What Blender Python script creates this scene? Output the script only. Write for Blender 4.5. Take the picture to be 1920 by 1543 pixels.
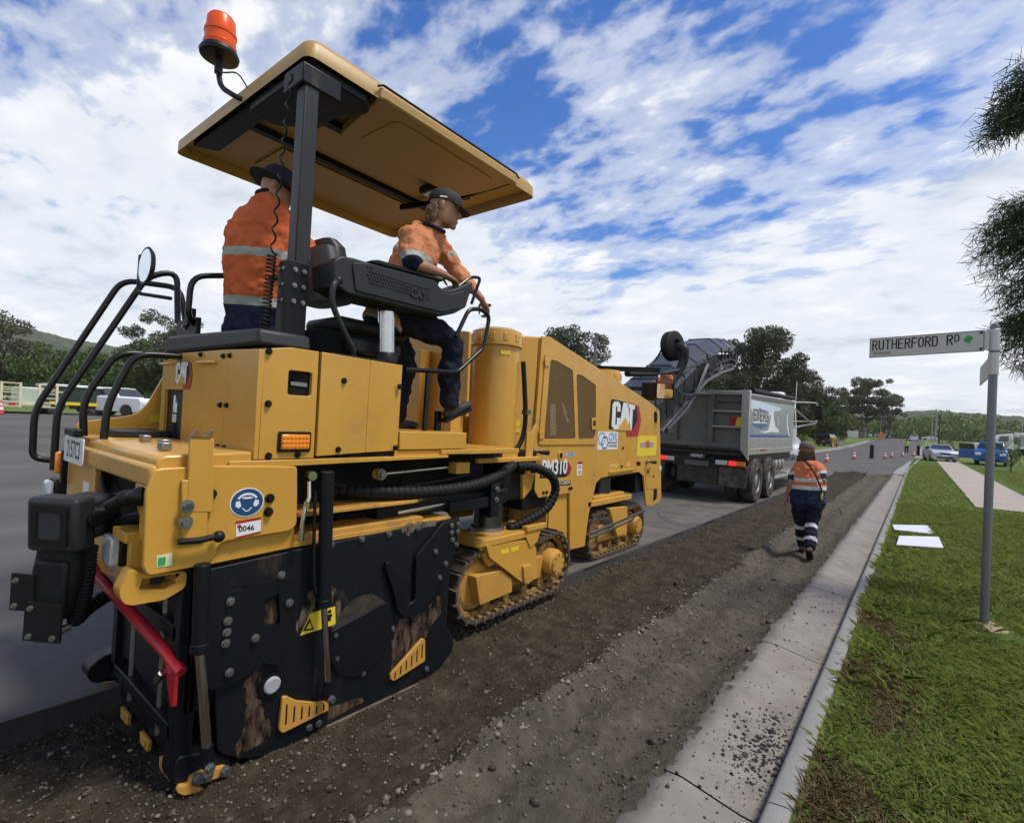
import bpy, bmesh, math, random
import numpy as np
from mathutils import Vector, Matrix, noise as mnoise
from mathutils.geometry import tessellate_polygon

scene = bpy.context.scene
for o in list(bpy.data.objects):
    bpy.data.objects.remove(o)
C = scene.collection

# ------------------------------------------------------------------ camera
cam_data = bpy.data.cameras.new('camera')
camera = bpy.data.objects.new('camera', cam_data)
C.objects.link(camera)
camera.matrix_world = Matrix(((0.78203, -0.03024, 0.62251, 0.0),
                              (0.62105, -0.04605, -0.78242, 0.0),
                              (0.05233, 0.99848, -0.01723, 1.62),
                              (0, 0, 0, 1)))
cam_data.sensor_fit = 'HORIZONTAL'
cam_data.sensor_width = 36.0
cam_data.lens = 18.0
cam_data.clip_start = 0.05
cam_data.clip_end = 6000
scene.camera = camera

# ------------------------------------------------------------------ sky, sun, exposure
SUN_EL, SUN_AZ = math.radians(64), math.radians(70)      # azimuth measured from +Y towards +X
world = bpy.data.worlds.new('World')
scene.world = world
world.use_nodes = True
wt = world.node_tree
for n in list(wt.nodes):
    wt.nodes.remove(n)
def wn(t, **kw):
    n = wt.nodes.new(t)
    for k, v in kw.items():
        setattr(n, k, v)
    return n
def wmath(op, a, b=None, c=None):
    n = wn('ShaderNodeMath', operation=op)
    for i, v in enumerate((a, b, c)):
        if v is None: continue
        if isinstance(v, (int, float)): n.inputs[i].default_value = v
        else: wt.links.new(v, n.inputs[i])
    return n.outputs[0]
def wramp(fac, stops):
    n = wn('ShaderNodeValToRGB')
    cr = n.color_ramp
    cr.interpolation = 'EASE'
    while len(cr.elements) < len(stops): cr.elements.new(0.5)
    for e, (p, c) in zip(cr.elements, stops):
        e.position = p
        e.color = (c, c, c, 1) if isinstance(c, (int, float)) else (*c, 1)
    wt.links.new(fac, n.inputs[0])
    return n.outputs[0]
sky = wn('ShaderNodeTexSky', sky_type='NISHITA')
sky.sun_disc = False
sky.sun_elevation = SUN_EL
sky.sun_rotation = SUN_AZ
sky.altitude = 300
sky.air_density = 1.0
sky.dust_density = 0.6
sky.ozone_density = 2.5
hs = wn('ShaderNodeHueSaturation')
hs.inputs['Hue'].default_value = 0.512
hs.inputs['Saturation'].default_value = 1.32
hs.inputs['Value'].default_value = 0.72
wt.links.new(sky.outputs[0], hs.inputs['Color'])
tc = wn('ShaderNodeTexCoord')
sep = wn('ShaderNodeSeparateXYZ')
wt.links.new(tc.outputs['Generated'], sep.inputs[0])
zz = wmath('ADD', wmath('MAXIMUM', sep.outputs[2], 0.0), 0.16)
cmb = wn('ShaderNodeCombineXYZ')
wt.links.new(wmath('DIVIDE', sep.outputs[0], zz), cmb.inputs[0])
wt.links.new(wmath('DIVIDE', sep.outputs[1], zz), cmb.inputs[1])
def wnoise(scale, detail, rough, dist=0.0, off=(0, 0, 0), stretch=(1, 1, 1), rot=0.0):
    mp = wn('ShaderNodeMapping')
    mp.inputs['Location'].default_value = off
    mp.inputs['Scale'].default_value = stretch
    mp.inputs['Rotation'].default_value = (0, 0, rot)
    wt.links.new(cmb.outputs[0], mp.inputs[0])
    n = wn('ShaderNodeTexNoise')
    n.inputs['Scale'].default_value = scale
    n.inputs['Detail'].default_value = detail
    n.inputs['Roughness'].default_value = rough
    n.inputs['Distortion'].default_value = dist
    wt.links.new(mp.outputs[0], n.inputs['Vector'])
    return n.outputs[0]
big = wnoise(0.62, 3, 0.5, 0.2, (0.5, 7.4, 0))
puff = wnoise(4.6, 5, 0.52, 0.15, (0.3, 0.9, 0), (1.0, 1.6, 1), math.radians(52))
wisp = wnoise(1.7, 6, 0.55, 0.3, (2.1, 4.4, 0), (1.0, 2.2, 1), math.radians(52))
fine = wnoise(15.0, 4, 0.55, 0.2, (5, 2, 0), (1, 1.5, 1), math.radians(52))
cov = wmath('ADD', wmath('MULTIPLY', big, 0.95), wmath('ADD', wmath('MULTIPLY', puff, 0.54), wmath('ADD', wmath('MULTIPLY', wisp, 0.42), wmath('MULTIPLY', fine, 0.20))))
# the layer is seen edge-on towards the horizon, where gaps close up
cov = wmath('ADD', cov, wmath('MULTIPLY', wmath('SUBTRACT', 0.22, sep.outputs[2]), 0.56))
cl = wramp(cov, [(0.0, 0.0), (0.71, 0.0), (0.84, 0.52), (0.95, 0.93)])
shade = wramp(wmath('ADD', wmath('MULTIPLY', wnoise(1.6, 5, 0.6, 0.2, (7, 3, 0)), 0.6), wmath('MULTIPLY', puff, 0.4)), [(0.32, (2.9, 3.12, 3.5)), (0.5, (3.9, 4.05, 4.25)), (0.64, (4.65, 4.68, 4.72))])
mix = wn('ShaderNodeMix', data_type='RGBA')
wt.links.new(cl, mix.inputs['Factor'])
wt.links.new(hs.outputs[0], mix.inputs[6])
wt.links.new(shade, mix.inputs[7])
bg = wn('ShaderNodeBackground')
bg.inputs['Strength'].default_value = 0.10
wt.links.new(mix.outputs[2], bg.inputs[0])
wo = wn('ShaderNodeOutputWorld')
wt.links.new(bg.outputs[0], wo.inputs[0])

sun_data = bpy.data.lights.new('sun', 'SUN')
sun_data.energy = 1.5
sun_data.angle = math.radians(12)
sun_data.color = (1.0, 0.93, 0.83)
sun = bpy.data.objects.new('sun', sun_data)
C.objects.link(sun)
sd = Vector((math.sin(SUN_AZ) * math.cos(SUN_EL), math.cos(SUN_AZ) * math.cos(SUN_EL), math.sin(SUN_EL)))
sun.rotation_euler = sd.to_track_quat('Z', 'Y').to_euler()
sun.location = (0, 0, 30)

vs = scene.view_settings
vs.view_transform = 'Standard'
vs.look = 'None'
vs.exposure = 1.22
vs.gamma = 1.0
vs.use_curve_mapping = False

# ------------------------------------------------------------------ helpers
random.seed(7)
RNG = np.random.default_rng(11)
ORIG = {}
class MB:
    """collects one mesh"""
    def __init__(s): s.v = []; s.f = []
    def add(s, vs, fs):
        n = len(s.v); s.v += [tuple(p) for p in vs]; s.f += [tuple(i + n for i in f) for f in fs]; return s
    def box(s, a, b):
        x0, y0, z0 = [min(a[i], b[i]) for i in range(3)]; x1, y1, z1 = [max(a[i], b[i]) for i in range(3)]
        return s.add([(x0,y0,z0),(x1,y0,z0),(x1,y1,z0),(x0,y1,z0),(x0,y0,z1),(x1,y0,z1),(x1,y1,z1),(x0,y1,z1)],
                     [(0,3,2,1),(4,5,6,7),(0,1,5,4),(1,2,6,5),(2,3,7,6),(3,0,4,7)])
    def bar(s, p, q, w, h, up=(0,0,1)):
        p, q = Vector(p), Vector(q); d = (q - p).normalized(); u = Vector(up)
        if abs(d.dot(u)) > .99: u = Vector((0,1,0))
        r = d.cross(u).normalized(); u = r.cross(d).normalized()
        vs = [c + r*a*w/2 + u*b*h/2 for c in (p, q) for a, b in ((-1,-1),(1,-1),(1,1),(-1,1))]
        return s.add(vs, [(0,1,2,3),(7,6,5,4),(0,4,5,1),(1,5,6,2),(2,6,7,3),(3,7,4,0)])
    def prism(s, poly, axis, a, b, holes=()):
        """2-D outline (other two axes in xyz order) pushed along axis from a to b"""
        def p3(p, t):
            return (t, p[0], p[1]) if axis == 'x' else (p[0], t, p[1]) if axis == 'y' else (p[0], p[1], t)
        loops = [list(poly)] + [list(h) for h in holes]
        flat = [p for l in loops for p in l]; n = len(flat)
        vs = [p3(p, a) for p in flat] + [p3(p, b) for p in flat]; fs = []
        if holes:
            tr = tessellate_polygon([[Vector((p[0], p[1], 0)) for p in l] for l in loops])
            fs += [tuple(t) for t in tr] + [tuple(i + n for i in reversed(t)) for t in tr]
        else:
            fs += [tuple(range(n))[::-1], tuple(range(n, 2*n))]
        k = 0
        for l in loops:
            m = len(l)
            fs += [(k+i, k+(i+1) % m, n+k+(i+1) % m, n+k+i) for i in range(m)]
            k += m
        return s.add(vs, fs)
    def cyl(s, p, q, r, r2=None, n=20, cap=True):
        p, q = Vector(p), Vector(q); d = (q - p).normalized(); r2 = r if r2 is None else r2
        u = d.orthogonal().normalized(); w = d.cross(u)
        vs = []
        for c, rr in ((p, r), (q, r2)):
            vs += [c + (u*math.cos(t) + w*math.sin(t))*rr for t in [2*math.pi*i/n for i in range(n)]]
        fs = [(i, (i+1) % n, n+(i+1) % n, n+i) for i in range(n)]
        if cap: fs += [tuple(range(n))[::-1], tuple(range(n, 2*n))]
        return s.add(vs, fs)
    def tube(s, path, r, n=10, fillet=0.0, closed=False):
        pts = [Vector(p) for p in path]
        if fillet: pts = round_path(pts, fillet)
        N = len(pts); rings = []; u = None
        for i, p in enumerate(pts):
            if closed: d = pts[(i+1) % N] - pts[i-1]
            else: d = pts[min(i+1, N-1)] - pts[max(i-1, 0)]
            d.normalize()
            u = d.orthogonal() if u is None else (u - d*u.dot(d))
            u.normalize(); w = d.cross(u)
            rr = r[i] if isinstance(r, (list, tuple)) else r
            rings.append([p + (u*math.cos(t) + w*math.sin(t))*rr for t in [2*math.pi*k/n for k in range(n)]])
        vs = [p for rg in rings for p in rg]; fs = []
        for i in range(N if closed else N-1):
            a, b = i*n, ((i+1) % N)*n
            fs += [(a+k, a+(k+1) % n, b+(k+1) % n, b+k) for k in range(n)]
        if not closed: fs += [tuple(range(n))[::-1], tuple(range((N-1)*n, N*n))]
        return s.add(vs, fs)
    def lathe(s, prof, c, axis=(0,0,1), n=24):
        """profile (radius, height) turned about axis through c"""
        c = Vector(c); a = Vector(axis).normalized(); u = a.orthogonal().normalized(); w = a.cross(u)
        vs = []
        for r, h in prof:
            vs += [c + a*h + (u*math.cos(t) + w*math.sin(t))*r for t in [2*math.pi*k/n for k in range(n)]]
        fs = [(i*n+k, i*n+(k+1) % n, (i+1)*n+(k+1) % n, (i+1)*n+k) for i in range(len(prof)-1) for k in range(n)]
        fs += [tuple(range(n))[::-1], tuple(range((len(prof)-1)*n, len(prof)*n))]
        return s.add(vs, fs)
    def loft(s, rings, n=20, power=2.0):
        """rings: (centre, half-width, half-depth, side vector, depth vector)"""
        N = len(rings); vs = []
        for c, a, b, u, w in rings:
            c, u, w = Vector(c), Vector(u).normalized(), Vector(w).normalized()
            for k in range(n):
                t = 2*math.pi*k/n; ct, st = math.cos(t), math.sin(t)
                e = 2/power
                vs.append(c + u*a*math.copysign(abs(ct)**e, ct) + w*b*math.copysign(abs(st)**e, st))
        fs = [(i*n+k, i*n+(k+1) % n, (i+1)*n+(k+1) % n, (i+1)*n+k) for i in range(N-1) for k in range(n)]
        fs += [tuple(range(n))[::-1], tuple(range((N-1)*n, N*n))]
        return s.add(vs, fs)
    def ball(s, c, r, n=12, m=8):
        r = (r, r, r) if isinstance(r, (int, float)) else r
        prof = [(math.sin(math.pi*i/m), -math.cos(math.pi*i/m)) for i in range(m+1)]
        prof[0] = (0.02, -1); prof[-1] = (0.02, 1)
        k = MB().lathe(prof, (0,0,0), n=n)
        return s.add([(c[0]+p[0]*r[0], c[1]+p[1]*r[1], c[2]+p[2]*r[2]) for p in k.v], k.f)
    def xform(s, mat):
        s.v = [tuple(mat @ Vector(p)) for p in s.v]; return s

def round_path(pts, rad, k=5):
    out = [pts[0]]
    for i in range(1, len(pts)-1):
        a, b, c = pts[i-1], pts[i], pts[i+1]
        d1, d2 = a-b, c-b
        t = min(rad, d1.length*.49, d2.length*.49)
        p, q = b + d1.normalized()*t, b + d2.normalized()*t
        for j in range(k+1):
            s = j/k; out.append(p*(1-s)**2 + b*2*s*(1-s) + q*s*s)
    out.append(pts[-1])
    return out
def catmull(pts, k=6):
    pts = [Vector(p) for p in pts]; out = []
    P = [pts[0]*2-pts[1]] + pts + [pts[-1]*2-pts[-2]]
    for i in range(1, len(P)-2):
        for j in range(k):
            t = j/k; a, b, c, d = P[i-1], P[i], P[i+1], P[i+2]
            out.append(((b*2) + (c-a)*t + (a*2-b*5+c*4-d)*t*t + (b*3-a-c*3+d)*t**3)*.5)
    out.append(pts[-1])
    return out
def rrect(a0, b0, a1, b1, r, k=4):
    out = []
    for cx, cy, s in ((a1-r, b1-r, 0), (a0+r, b1-r, 1), (a0+r, b0+r, 2), (a1-r, b0+r, 3)):
        out += [(cx + r*math.cos(math.pi/2*(s+j/k)), cy + r*math.sin(math.pi/2*(s+j/k))) for j in range(k+1)]
    return out
def circ(a, b, r, n=32, r2=None):
    return [(a + r*math.cos(2*math.pi*i/n), b + (r2 or r)*math.sin(2*math.pi*i/n)) for i in range(n)]
def roundpoly(pts, r, k=4):
    v = [Vector((p[0], p[1], 0)) for p in pts]; out = []
    for i in range(len(v)):
        a, b, c = v[i-1], v[i], v[(i+1) % len(v)]
        d1, d2 = a-b, c-b; t = min(r, d1.length*.45, d2.length*.45)
        p, q = b + d1.normalized()*t, b + d2.normalized()*t
        for j in range(k+1):
            s = j/k; w = p*(1-s)**2 + b*2*s*(1-s) + q*s*s; out.append((w.x, w.y))
    return out

def tag(o, label=None, cat=None, group=None, kind=None):
    if label: o['label'] = label
    if cat: o['category'] = cat
    if group: o['group'] = group
    if kind: o['kind'] = kind
    return o
def thing(name, loc, label, cat, group=None, kind=None):
    o = bpy.data.objects.new(name, None); C.objects.link(o); o.location = loc
    o.empty_display_size = .1
    ORIG[o.name] = Vector(loc)
    return tag(o, label, cat, group, kind)
def finish(me, sharp=35):
    bm = bmesh.new(); bm.from_mesh(me)
    bmesh.ops.recalc_face_normals(bm, faces=bm.faces)
    bm.to_mesh(me); bm.free()
    me.shade_smooth()
    me.set_sharp_from_angle(angle=math.radians(sharp))
def obj(name, mb, mat, parent=None, bevel=0.0, sharp=35, seg=2):
    """links the collected shape as ONE object; coordinates are world coordinates"""
    o0 = ORIG[parent.name] if parent else Vector((0,0,0))
    me = bpy.data.meshes.new(name)
    me.from_pydata([(p[0]-o0.x, p[1]-o0.y, p[2]-o0.z) for p in mb.v], [], mb.f)
    finish(me, sharp)
    me.materials.append(mat)
    o = bpy.data.objects.new(name, me); C.objects.link(o)
    if parent: o.parent = parent
    ORIG[o.name] = o0
    if bevel:
        m = o.modifiers.new('bevel', 'BEVEL'); m.width = bevel; m.segments = seg
        m.limit_method = 'ANGLE'; m.angle_limit = math.radians(35); m.harden_normals = False
    return o
def inst(name, me, parent, loc, rot=None, scale=None):
    """another object on shared mesh data, at a world position"""
    o = bpy.data.objects.new(name, me); C.objects.link(o); o.parent = parent
    o0 = ORIG[parent.name] if parent else Vector((0,0,0))
    o.location = Vector(loc) - o0
    if rot is not None: o.rotation_euler = rot
    if scale is not None: o.scale = scale
    ORIG[o.name] = o0
    return o
def mesh_of(name, mb, mat, sharp=35):
    me = bpy.data.meshes.new(name); me.from_pydata(mb.v, [], mb.f); finish(me, sharp); me.materials.append(mat); return me
def remesh(o, vox, smooth=4, fac=.5):
    m = o.modifiers.new('remesh', 'REMESH'); m.mode = 'VOXEL'; m.voxel_size = vox; m.use_smooth_shade = True
    s = o.modifiers.new('smooth', 'SMOOTH'); s.iterations = smooth; s.factor = fac
    return o
def big_mesh(name, V, F, mat, parent=None, smooth=False):
    """numpy vertices (N,3), quads or triangles (M,k)"""
    me = bpy.data.meshes.new(name); k = F.shape[1]
    me.vertices.add(len(V)); me.vertices.foreach_set('co', np.asarray(V, np.float32).ravel())
    me.loops.add(F.size); me.loops.foreach_set('vertex_index', np.asarray(F, np.int32).ravel())
    me.polygons.add(len(F)); me.polygons.foreach_set('loop_start', np.arange(0, F.size, k, dtype=np.int32))
    me.update(calc_edges=True)
    if smooth: me.shade_smooth()
    me.materials.append(mat)
    o = bpy.data.objects.new(name, me); C.objects.link(o)
    if parent:
        o.parent = parent; o0 = ORIG[parent.name]; ORIG[o.name] = o0
        me.transform(Matrix.Translation(-o0))
    else: ORIG[o.name] = Vector((0,0,0))
    return o
def copy_tree(o, parent=None):
    c = o.copy(); C.objects.link(c); c.parent = parent
    ORIG[c.name] = ORIG.get(o.name, Vector((0,0,0)))
    for ch in list(o.children): copy_tree(ch, c)
    return c

def text_mesh(s, size, extrude=0.0, bold=0.0, squeeze=1.0, align='LEFT', space=1.0):
    cu = bpy.data.curves.new('text', 'FONT'); cu.body = s; cu.size = size; cu.extrude = extrude
    cu.offset = bold; cu.align_x = align; cu.space_character = space; cu.resolution_u = 3
    o = bpy.data.objects.new('text', cu); C.objects.link(o)
    dg = bpy.context.evaluated_depsgraph_get()
    me = bpy.data.meshes.new_from_object(o.evaluated_get(dg))
    bpy.data.objects.remove(o); bpy.data.curves.remove(cu)
    m = MB(); m.add([(v.co.x*squeeze, v.co.y, v.co.z) for v in me.vertices], [tuple(p.vertices) for p in me.polygons])
    bpy.data.meshes.remove(me)
    return m
def frame_mat(o, u, v):
    """matrix with local x along u, y along v, origin o"""
    u, v = Vector(u).normalized(), Vector(v).normalized(); n = u.cross(v)
    return Matrix(((u.x, v.x, n.x, o[0]), (u.y, v.y, n.y, o[1]), (u.z, v.z, n.z, o[2]), (0,0,0,1)))

# ------------------------------------------------------------------ materials
MATS = {}
def mat(name, col, rough=0.6, metal=0.0, var=0.0, vscale=6.0, bump=0.0, bscale=40.0, spec=0.5, col2=None, patch=(0.45, 0.6),
        emit=0.0, alpha=1.0, coat=0.0, trans=0.0, detail=6, stretch=(1,1,1), dirt=None, dirt_amt=0.0, dscale=3.0, rvar=0.0):
    m = bpy.data.materials.new(name); m.use_nodes = True; nt = m.node_tree
    b = nt.nodes['Principled BSDF']
    b.inputs['Base Color'].default_value = (*col, 1); b.inputs['Roughness'].default_value = rough
    b.inputs['Metallic'].default_value = metal; b.inputs['Specular IOR Level'].default_value = spec
    b.inputs['Coat Weight'].default_value = coat; b.inputs['Transmission Weight'].default_value = trans
    b.inputs['Coat Roughness'].default_value = .12
    tcn = nt.nodes.new('ShaderNodeTexCoord'); mp = nt.nodes.new('ShaderNodeMapping'); mp.inputs['Scale'].default_value = stretch
    nt.links.new(tcn.outputs['Object'], mp.inputs[0])
    def nz(scale, det=detail, rg=.6):
        n = nt.nodes.new('ShaderNodeTexNoise'); n.inputs['Scale'].default_value = scale
        n.inputs['Detail'].default_value = det; n.inputs['Roughness'].default_value = rg
        nt.links.new(mp.outputs[0], n.inputs['Vector']); return n.outputs[0]
    def ramp(f, stops):
        r = nt.nodes.new('ShaderNodeValToRGB')
        while len(r.color_ramp.elements) < len(stops): r.color_ramp.elements.new(.5)
        for e, (p, c) in zip(r.color_ramp.elements, stops):
            e.position = p; e.color = (c, c, c, 1) if isinstance(c, float) else (*c, 1)
        nt.links.new(f, r.inputs[0]); return r.outputs[0]
    def mixc(f, a, c, mode='MIX'):
        x = nt.nodes.new('ShaderNodeMix'); x.data_type = 'RGBA'; x.blend_type = mode
        for s, v in ((0, f), (6, a), (7, c)):
            if isinstance(v, tuple): x.inputs[s].default_value = (*v, 1)
            elif isinstance(v, float): x.inputs[s].default_value = v
            else: nt.links.new(v, x.inputs[s])
        return x.outputs[2]
    cur = tuple(col)
    if col2: cur = mixc(ramp(nz(vscale), [(patch[0], 0.0), (patch[1], 1.0)]), cur, tuple(col2))
    if var:
        f = ramp(nz(vscale*2.3 if col2 else vscale), [(0.25, 1-var), (0.75, 1+var)])
        cur = mixc(1.0, cur, f, 'MULTIPLY')
    if dirt:
        cur = mixc(ramp(nz(dscale, 8, .7), [(0.62-dirt_amt, 0.0), (0.78-dirt_amt*.6, 1.0)]), cur, tuple(dirt))
    if not isinstance(cur, tuple): nt.links.new(cur, b.inputs['Base Color'])
    if rvar: 
        f = ramp(nz(vscale*1.7), [(0.3, max(rough-rvar, 0.02)), (0.7, min(rough+rvar, 1.0))]); nt.links.new(f, b.inputs['Roughness'])
    if bump:
        bp = nt.nodes.new('ShaderNodeBump'); bp.inputs['Strength'].default_value = bump; bp.inputs['Distance'].default_value = .02
        nt.links.new(nz(bscale, 8, .65), bp.inputs['Height']); nt.links.new(bp.outputs[0], b.inputs['Normal'])
    if emit:
        b.inputs['Emission Color'].default_value = (*col, 1); b.inputs['Emission Strength'].default_value = emit
    if alpha < 1: b.inputs['Alpha'].default_value = alpha
    MATS[name] = m
    return m
YEL = mat('machine_yellow_paint', (0.56, 0.300, 0.050), .27, var=.09, vscale=2.0, spec=.45, bump=.02, bscale=160, dirt=(0.40, .235, .075), dirt_amt=.05, dscale=2.4, rvar=.08)
YEL2 = mat('dusty_yellow_paint', (0.50, 0.26, 0.045), .5, var=.12, vscale=5, dirt=(.20, .13, .07), dirt_amt=.10, dscale=7, bump=.05, bscale=60)
BLK = mat('black_steel_paint', (0.0045, 0.0055, 0.008), .45, spec=.28, var=.25, vscale=4, dirt=(.10, .075, .05), dirt_amt=-.02, dscale=3.2, bump=.04, bscale=50, stretch=(1, 1, .5))
BLKR = mat('worn_black_steel', (0.005, 0.006, 0.0085), .5, spec=.28, var=.3, vscale=5, dirt=(.085, .06, .04), dirt_amt=.03, dscale=2.6, bump=.06, bscale=40, stretch=(1, 1.2, .45))
RUBB = mat('black_rubber', (0.007, 0.007, 0.0075), .6, spec=.25, var=.2, vscale=12, bump=.03, bscale=60)
PLAS = mat('charcoal_plastic', (0.020, 0.021, 0.023), .5, spec=.35, var=.1, vscale=12, bump=.05, bscale=220)
TUBE = mat('black_tube_paint', (0.006, 0.006, 0.007), .32, spec=.4, var=.15)
STEEL = mat('bright_steel', (0.62, 0.62, 0.62), .22, metal=1.0, var=.08, vscale=20)
ZINC = mat('zinc_bolt', (0.30, 0.30, 0.29), .38, metal=.9, var=.15, vscale=30)
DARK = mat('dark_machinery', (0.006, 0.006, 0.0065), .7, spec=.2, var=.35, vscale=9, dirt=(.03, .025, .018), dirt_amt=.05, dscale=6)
GREYM = mat('grey_paint', (0.022, 0.023, 0.025), .45, spec=.35, var=.15, vscale=5)
WHITE = mat('white_print', (0.72, 0.72, 0.72), .45, var=.04)
BLACKP = mat('black_print', (0.006, 0.006, 0.006), .45, spec=.3)
REDP = mat('red_print', (0.35, 0.012, 0.018), .4)
BLUEP = mat('blue_print', (0.012, 0.06, 0.17), .4)
LBLUE = mat('light_blue_print', (0.10, 0.30, 0.62), .4)
YPRINT = mat('yellow_print', (0.75, 0.55, 0.03), .4)
GREENP = mat('green_print', (0.05, 0.30, 0.07), .5)
REDPAINT = mat('red_bar_paint', (0.42, 0.015, 0.022), .38, var=.15, vscale=8, dirt=(.15, .06, .04), dirt_amt=.0, dscale=6)
AMBER = mat('amber_lens', (0.85, 0.26, 0.02), .18, var=.12, vscale=40, coat=.5)
REDLENS = mat('red_lens', (0.55, 0.02, 0.02), .2, emit=.6)
GLASS = mat('dark_glass', (0.02, 0.025, 0.03), .06, spec=.8, coat=.4)
CLEAR = mat('clear_lens', (0.55, 0.58, 0.6), .12, spec=.8, coat=.6, var=.2, vscale=60)

# ------------------------------------------------------------------ terrain
def sstep(a, b, t):
    t = np.clip((np.asarray(t, float)-a)/(b-a), 0, 1); return t*t*(3-2*t)
def gz(x, y):
    """height of the natural ground: flat here, rising to the highway ahead and to the left"""
    x = np.asarray(x, float); y = np.asarray(y, float)
    return 2.3*sstep(62, 215, y) + 0.60*sstep(-9, -30, x)*(1-.5*sstep(20, 60, y))
_P = np.arange(512); np.random.default_rng(3).shuffle(_P[:256]); _T = np.random.default_rng(5).random((256, 256))
def vnoise(x, y):
    xi = np.floor(x).astype(int); yi = np.floor(y).astype(int); u = x-xi; v = y-yi
    u = u*u*(3-2*u); v = v*v*(3-2*v)
    g = lambda a, b: _T[a & 255, b & 255]
    return (g(xi, yi)*(1-u)+g(xi+1, yi)*u)*(1-v) + (g(xi, yi+1)*(1-u)+g(xi+1, yi+1)*u)*v
def fbm(x, y, o=5, rg=.5):
    s = 0; a = 1; t = 0
    for i in range(o):
        s = s + a*vnoise(x*2**i+17*i, y*2**i+31*i); t += a; a *= rg
    return s/t
def sheet(name, xs, ys, zf, m, kind='structure', parent=None, mask=None):
    X, Y = np.meshgrid(np.asarray(xs, float), np.asarray(ys, float)); Z = zf(X, Y)+0*X
    V = np.stack([X.ravel(), Y.ravel(), Z.ravel()], 1)
    n = len(xs); i = np.arange(len(ys)-1)[:, None]*n+np.arange(n-1)[None, :]; i = i.ravel()
    F = np.stack([i, i+1, i+n+1, i+n], 1)
    if mask is not None:
        c = V[F].mean(1); F = F[mask(c[:, 0], c[:, 1])]
    o = big_mesh(name, V, F, m, parent, smooth=True)
    if kind: o['kind'] = kind
    return o
GRASSD = mat('far_grass', (0.105, 0.15, 0.035), .9, var=.25, vscale=.5, col2=(.15, .17, .05), patch=(.42, .65), bump=.3, bscale=8, spec=.1)
VERGE = mat('grass_soil', (0.075, 0.115, 0.026), .95, var=.35, vscale=3, col2=(.10, .075, .04), patch=(.58, .72), bump=.6, bscale=25, spec=.05)
ASPH = mat('asphalt', (0.093, 0.089, 0.082), .82, var=.16, vscale=.55, col2=(.125, .12, .112), patch=(.42, .70), stretch=(1, .4, 1), bump=.35, bscale=170, spec=.12, detail=8)
DUSTY = mat('dusty_asphalt', (0.13, 0.118, 0.10), .9, var=.3, vscale=1.4, col2=(.085, .083, .08), patch=(.42, .62), bump=.4, bscale=120, spec=.2)
CONC = mat('gutter_concrete', (0.228, 0.208, 0.176), .85, var=.2, vscale=2.2, col2=(.17, .145, .12), patch=(.5, .75), bump=.22, bscale=90, dirt=(.12, .095, .07), dirt_amt=.05, dscale=3)
KERBM = mat('kerb_concrete', (0.235, 0.232, 0.215), .8, var=.14, vscale=3, bump=.2, bscale=90, dirt=(.17, .15, .12), dirt_amt=.0, dscale=5)
PATHM = mat('path_concrete', (0.34, 0.29, 0.24), .85, var=.12, vscale=1.2, bump=.2, bscale=60)
SOIL = mat('milled_base', (0.042, 0.033, 0.022), .95, var=.38, vscale=5, col2=(.085, .069, .049), patch=(.45, .75), bump=1.0, bscale=55, spec=.12, dirt=(.16, .14, .115), dirt_amt=-.04, dscale=28)
SOIL2 = mat('older_cut_base', (0.092, 0.080, 0.060), .95, var=.35, vscale=4, col2=(.125, .105, .08), patch=(.45, .7), bump=1.0, bscale=60, spec=.1, dirt=(.22, .20, .17), dirt_amt=-.03, dscale=30)
EDGE = mat('cut_edge_asphalt', (0.035, 0.030, 0.025), .95, var=.4, vscale=30, bump=1, bscale=80)

def axis(a, b, d0, growth=1.15, dmax=200):
    out = [a]; d = d0
    while out[-1] < b: out.append(out[-1]+d); d = min(d*growth, dmax)
    return out
gx = [-x for x in axis(3.9, 1150, 2.5, 1.12, 120)][::-1] + [-3.5] + list(np.arange(-1.1, 12, 1.4)) + axis(12.5, 1150, 2.5, 1.12, 120)
gy = [-y for y in axis(6, 900, 4, 1.3, 200)][::-1] + list(np.arange(-4, 40, 4.0)) + axis(40, 1150, 5, 1.07, 120)
def ground_z(x, y):
    z = gz(x, y) - .012
    cut = (x > -3.7) & (x < -.45) & (y > -30) & (y < 32)
    z = np.where((x > -43.5) & (x < 15) & (y < 211) & (y > -41), z-.22, z)
    return np.where(cut, -.3, z)
ground = sheet('ground', gx, gy, ground_z, GRASSD)

# road: asphalt left of the cut, the road ahead, and the wide bell-mouth to the left
road_x = [-42, -34, -27, -21, -16, -12, -8.6, -6, -4.2, -3.5, -3.2, -2.885, -1.9, -0.915]
road_y = [-40, -20, -10, -6, -3, -1, 0, 1, 1.75, 3, 5, 8, 11, 14, 18, 22, 26, 28.2, 32, 38, 46, 55, 65, 80, 95, 110, 130, 150, 170, 190, 205, 215]
road = sheet('road', road_x, road_y, lambda x, y: gz(x, y) + np.where((y > 55) & (x < -9), 0, .0), ASPH,
             mask=lambda x, y: ~((x > -2.885) & (y < 28.2)) & ~((x > -3.5) & (y < 1.75)) & ~((x < -8.6) & (y > 30)) & (y < 212))
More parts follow.
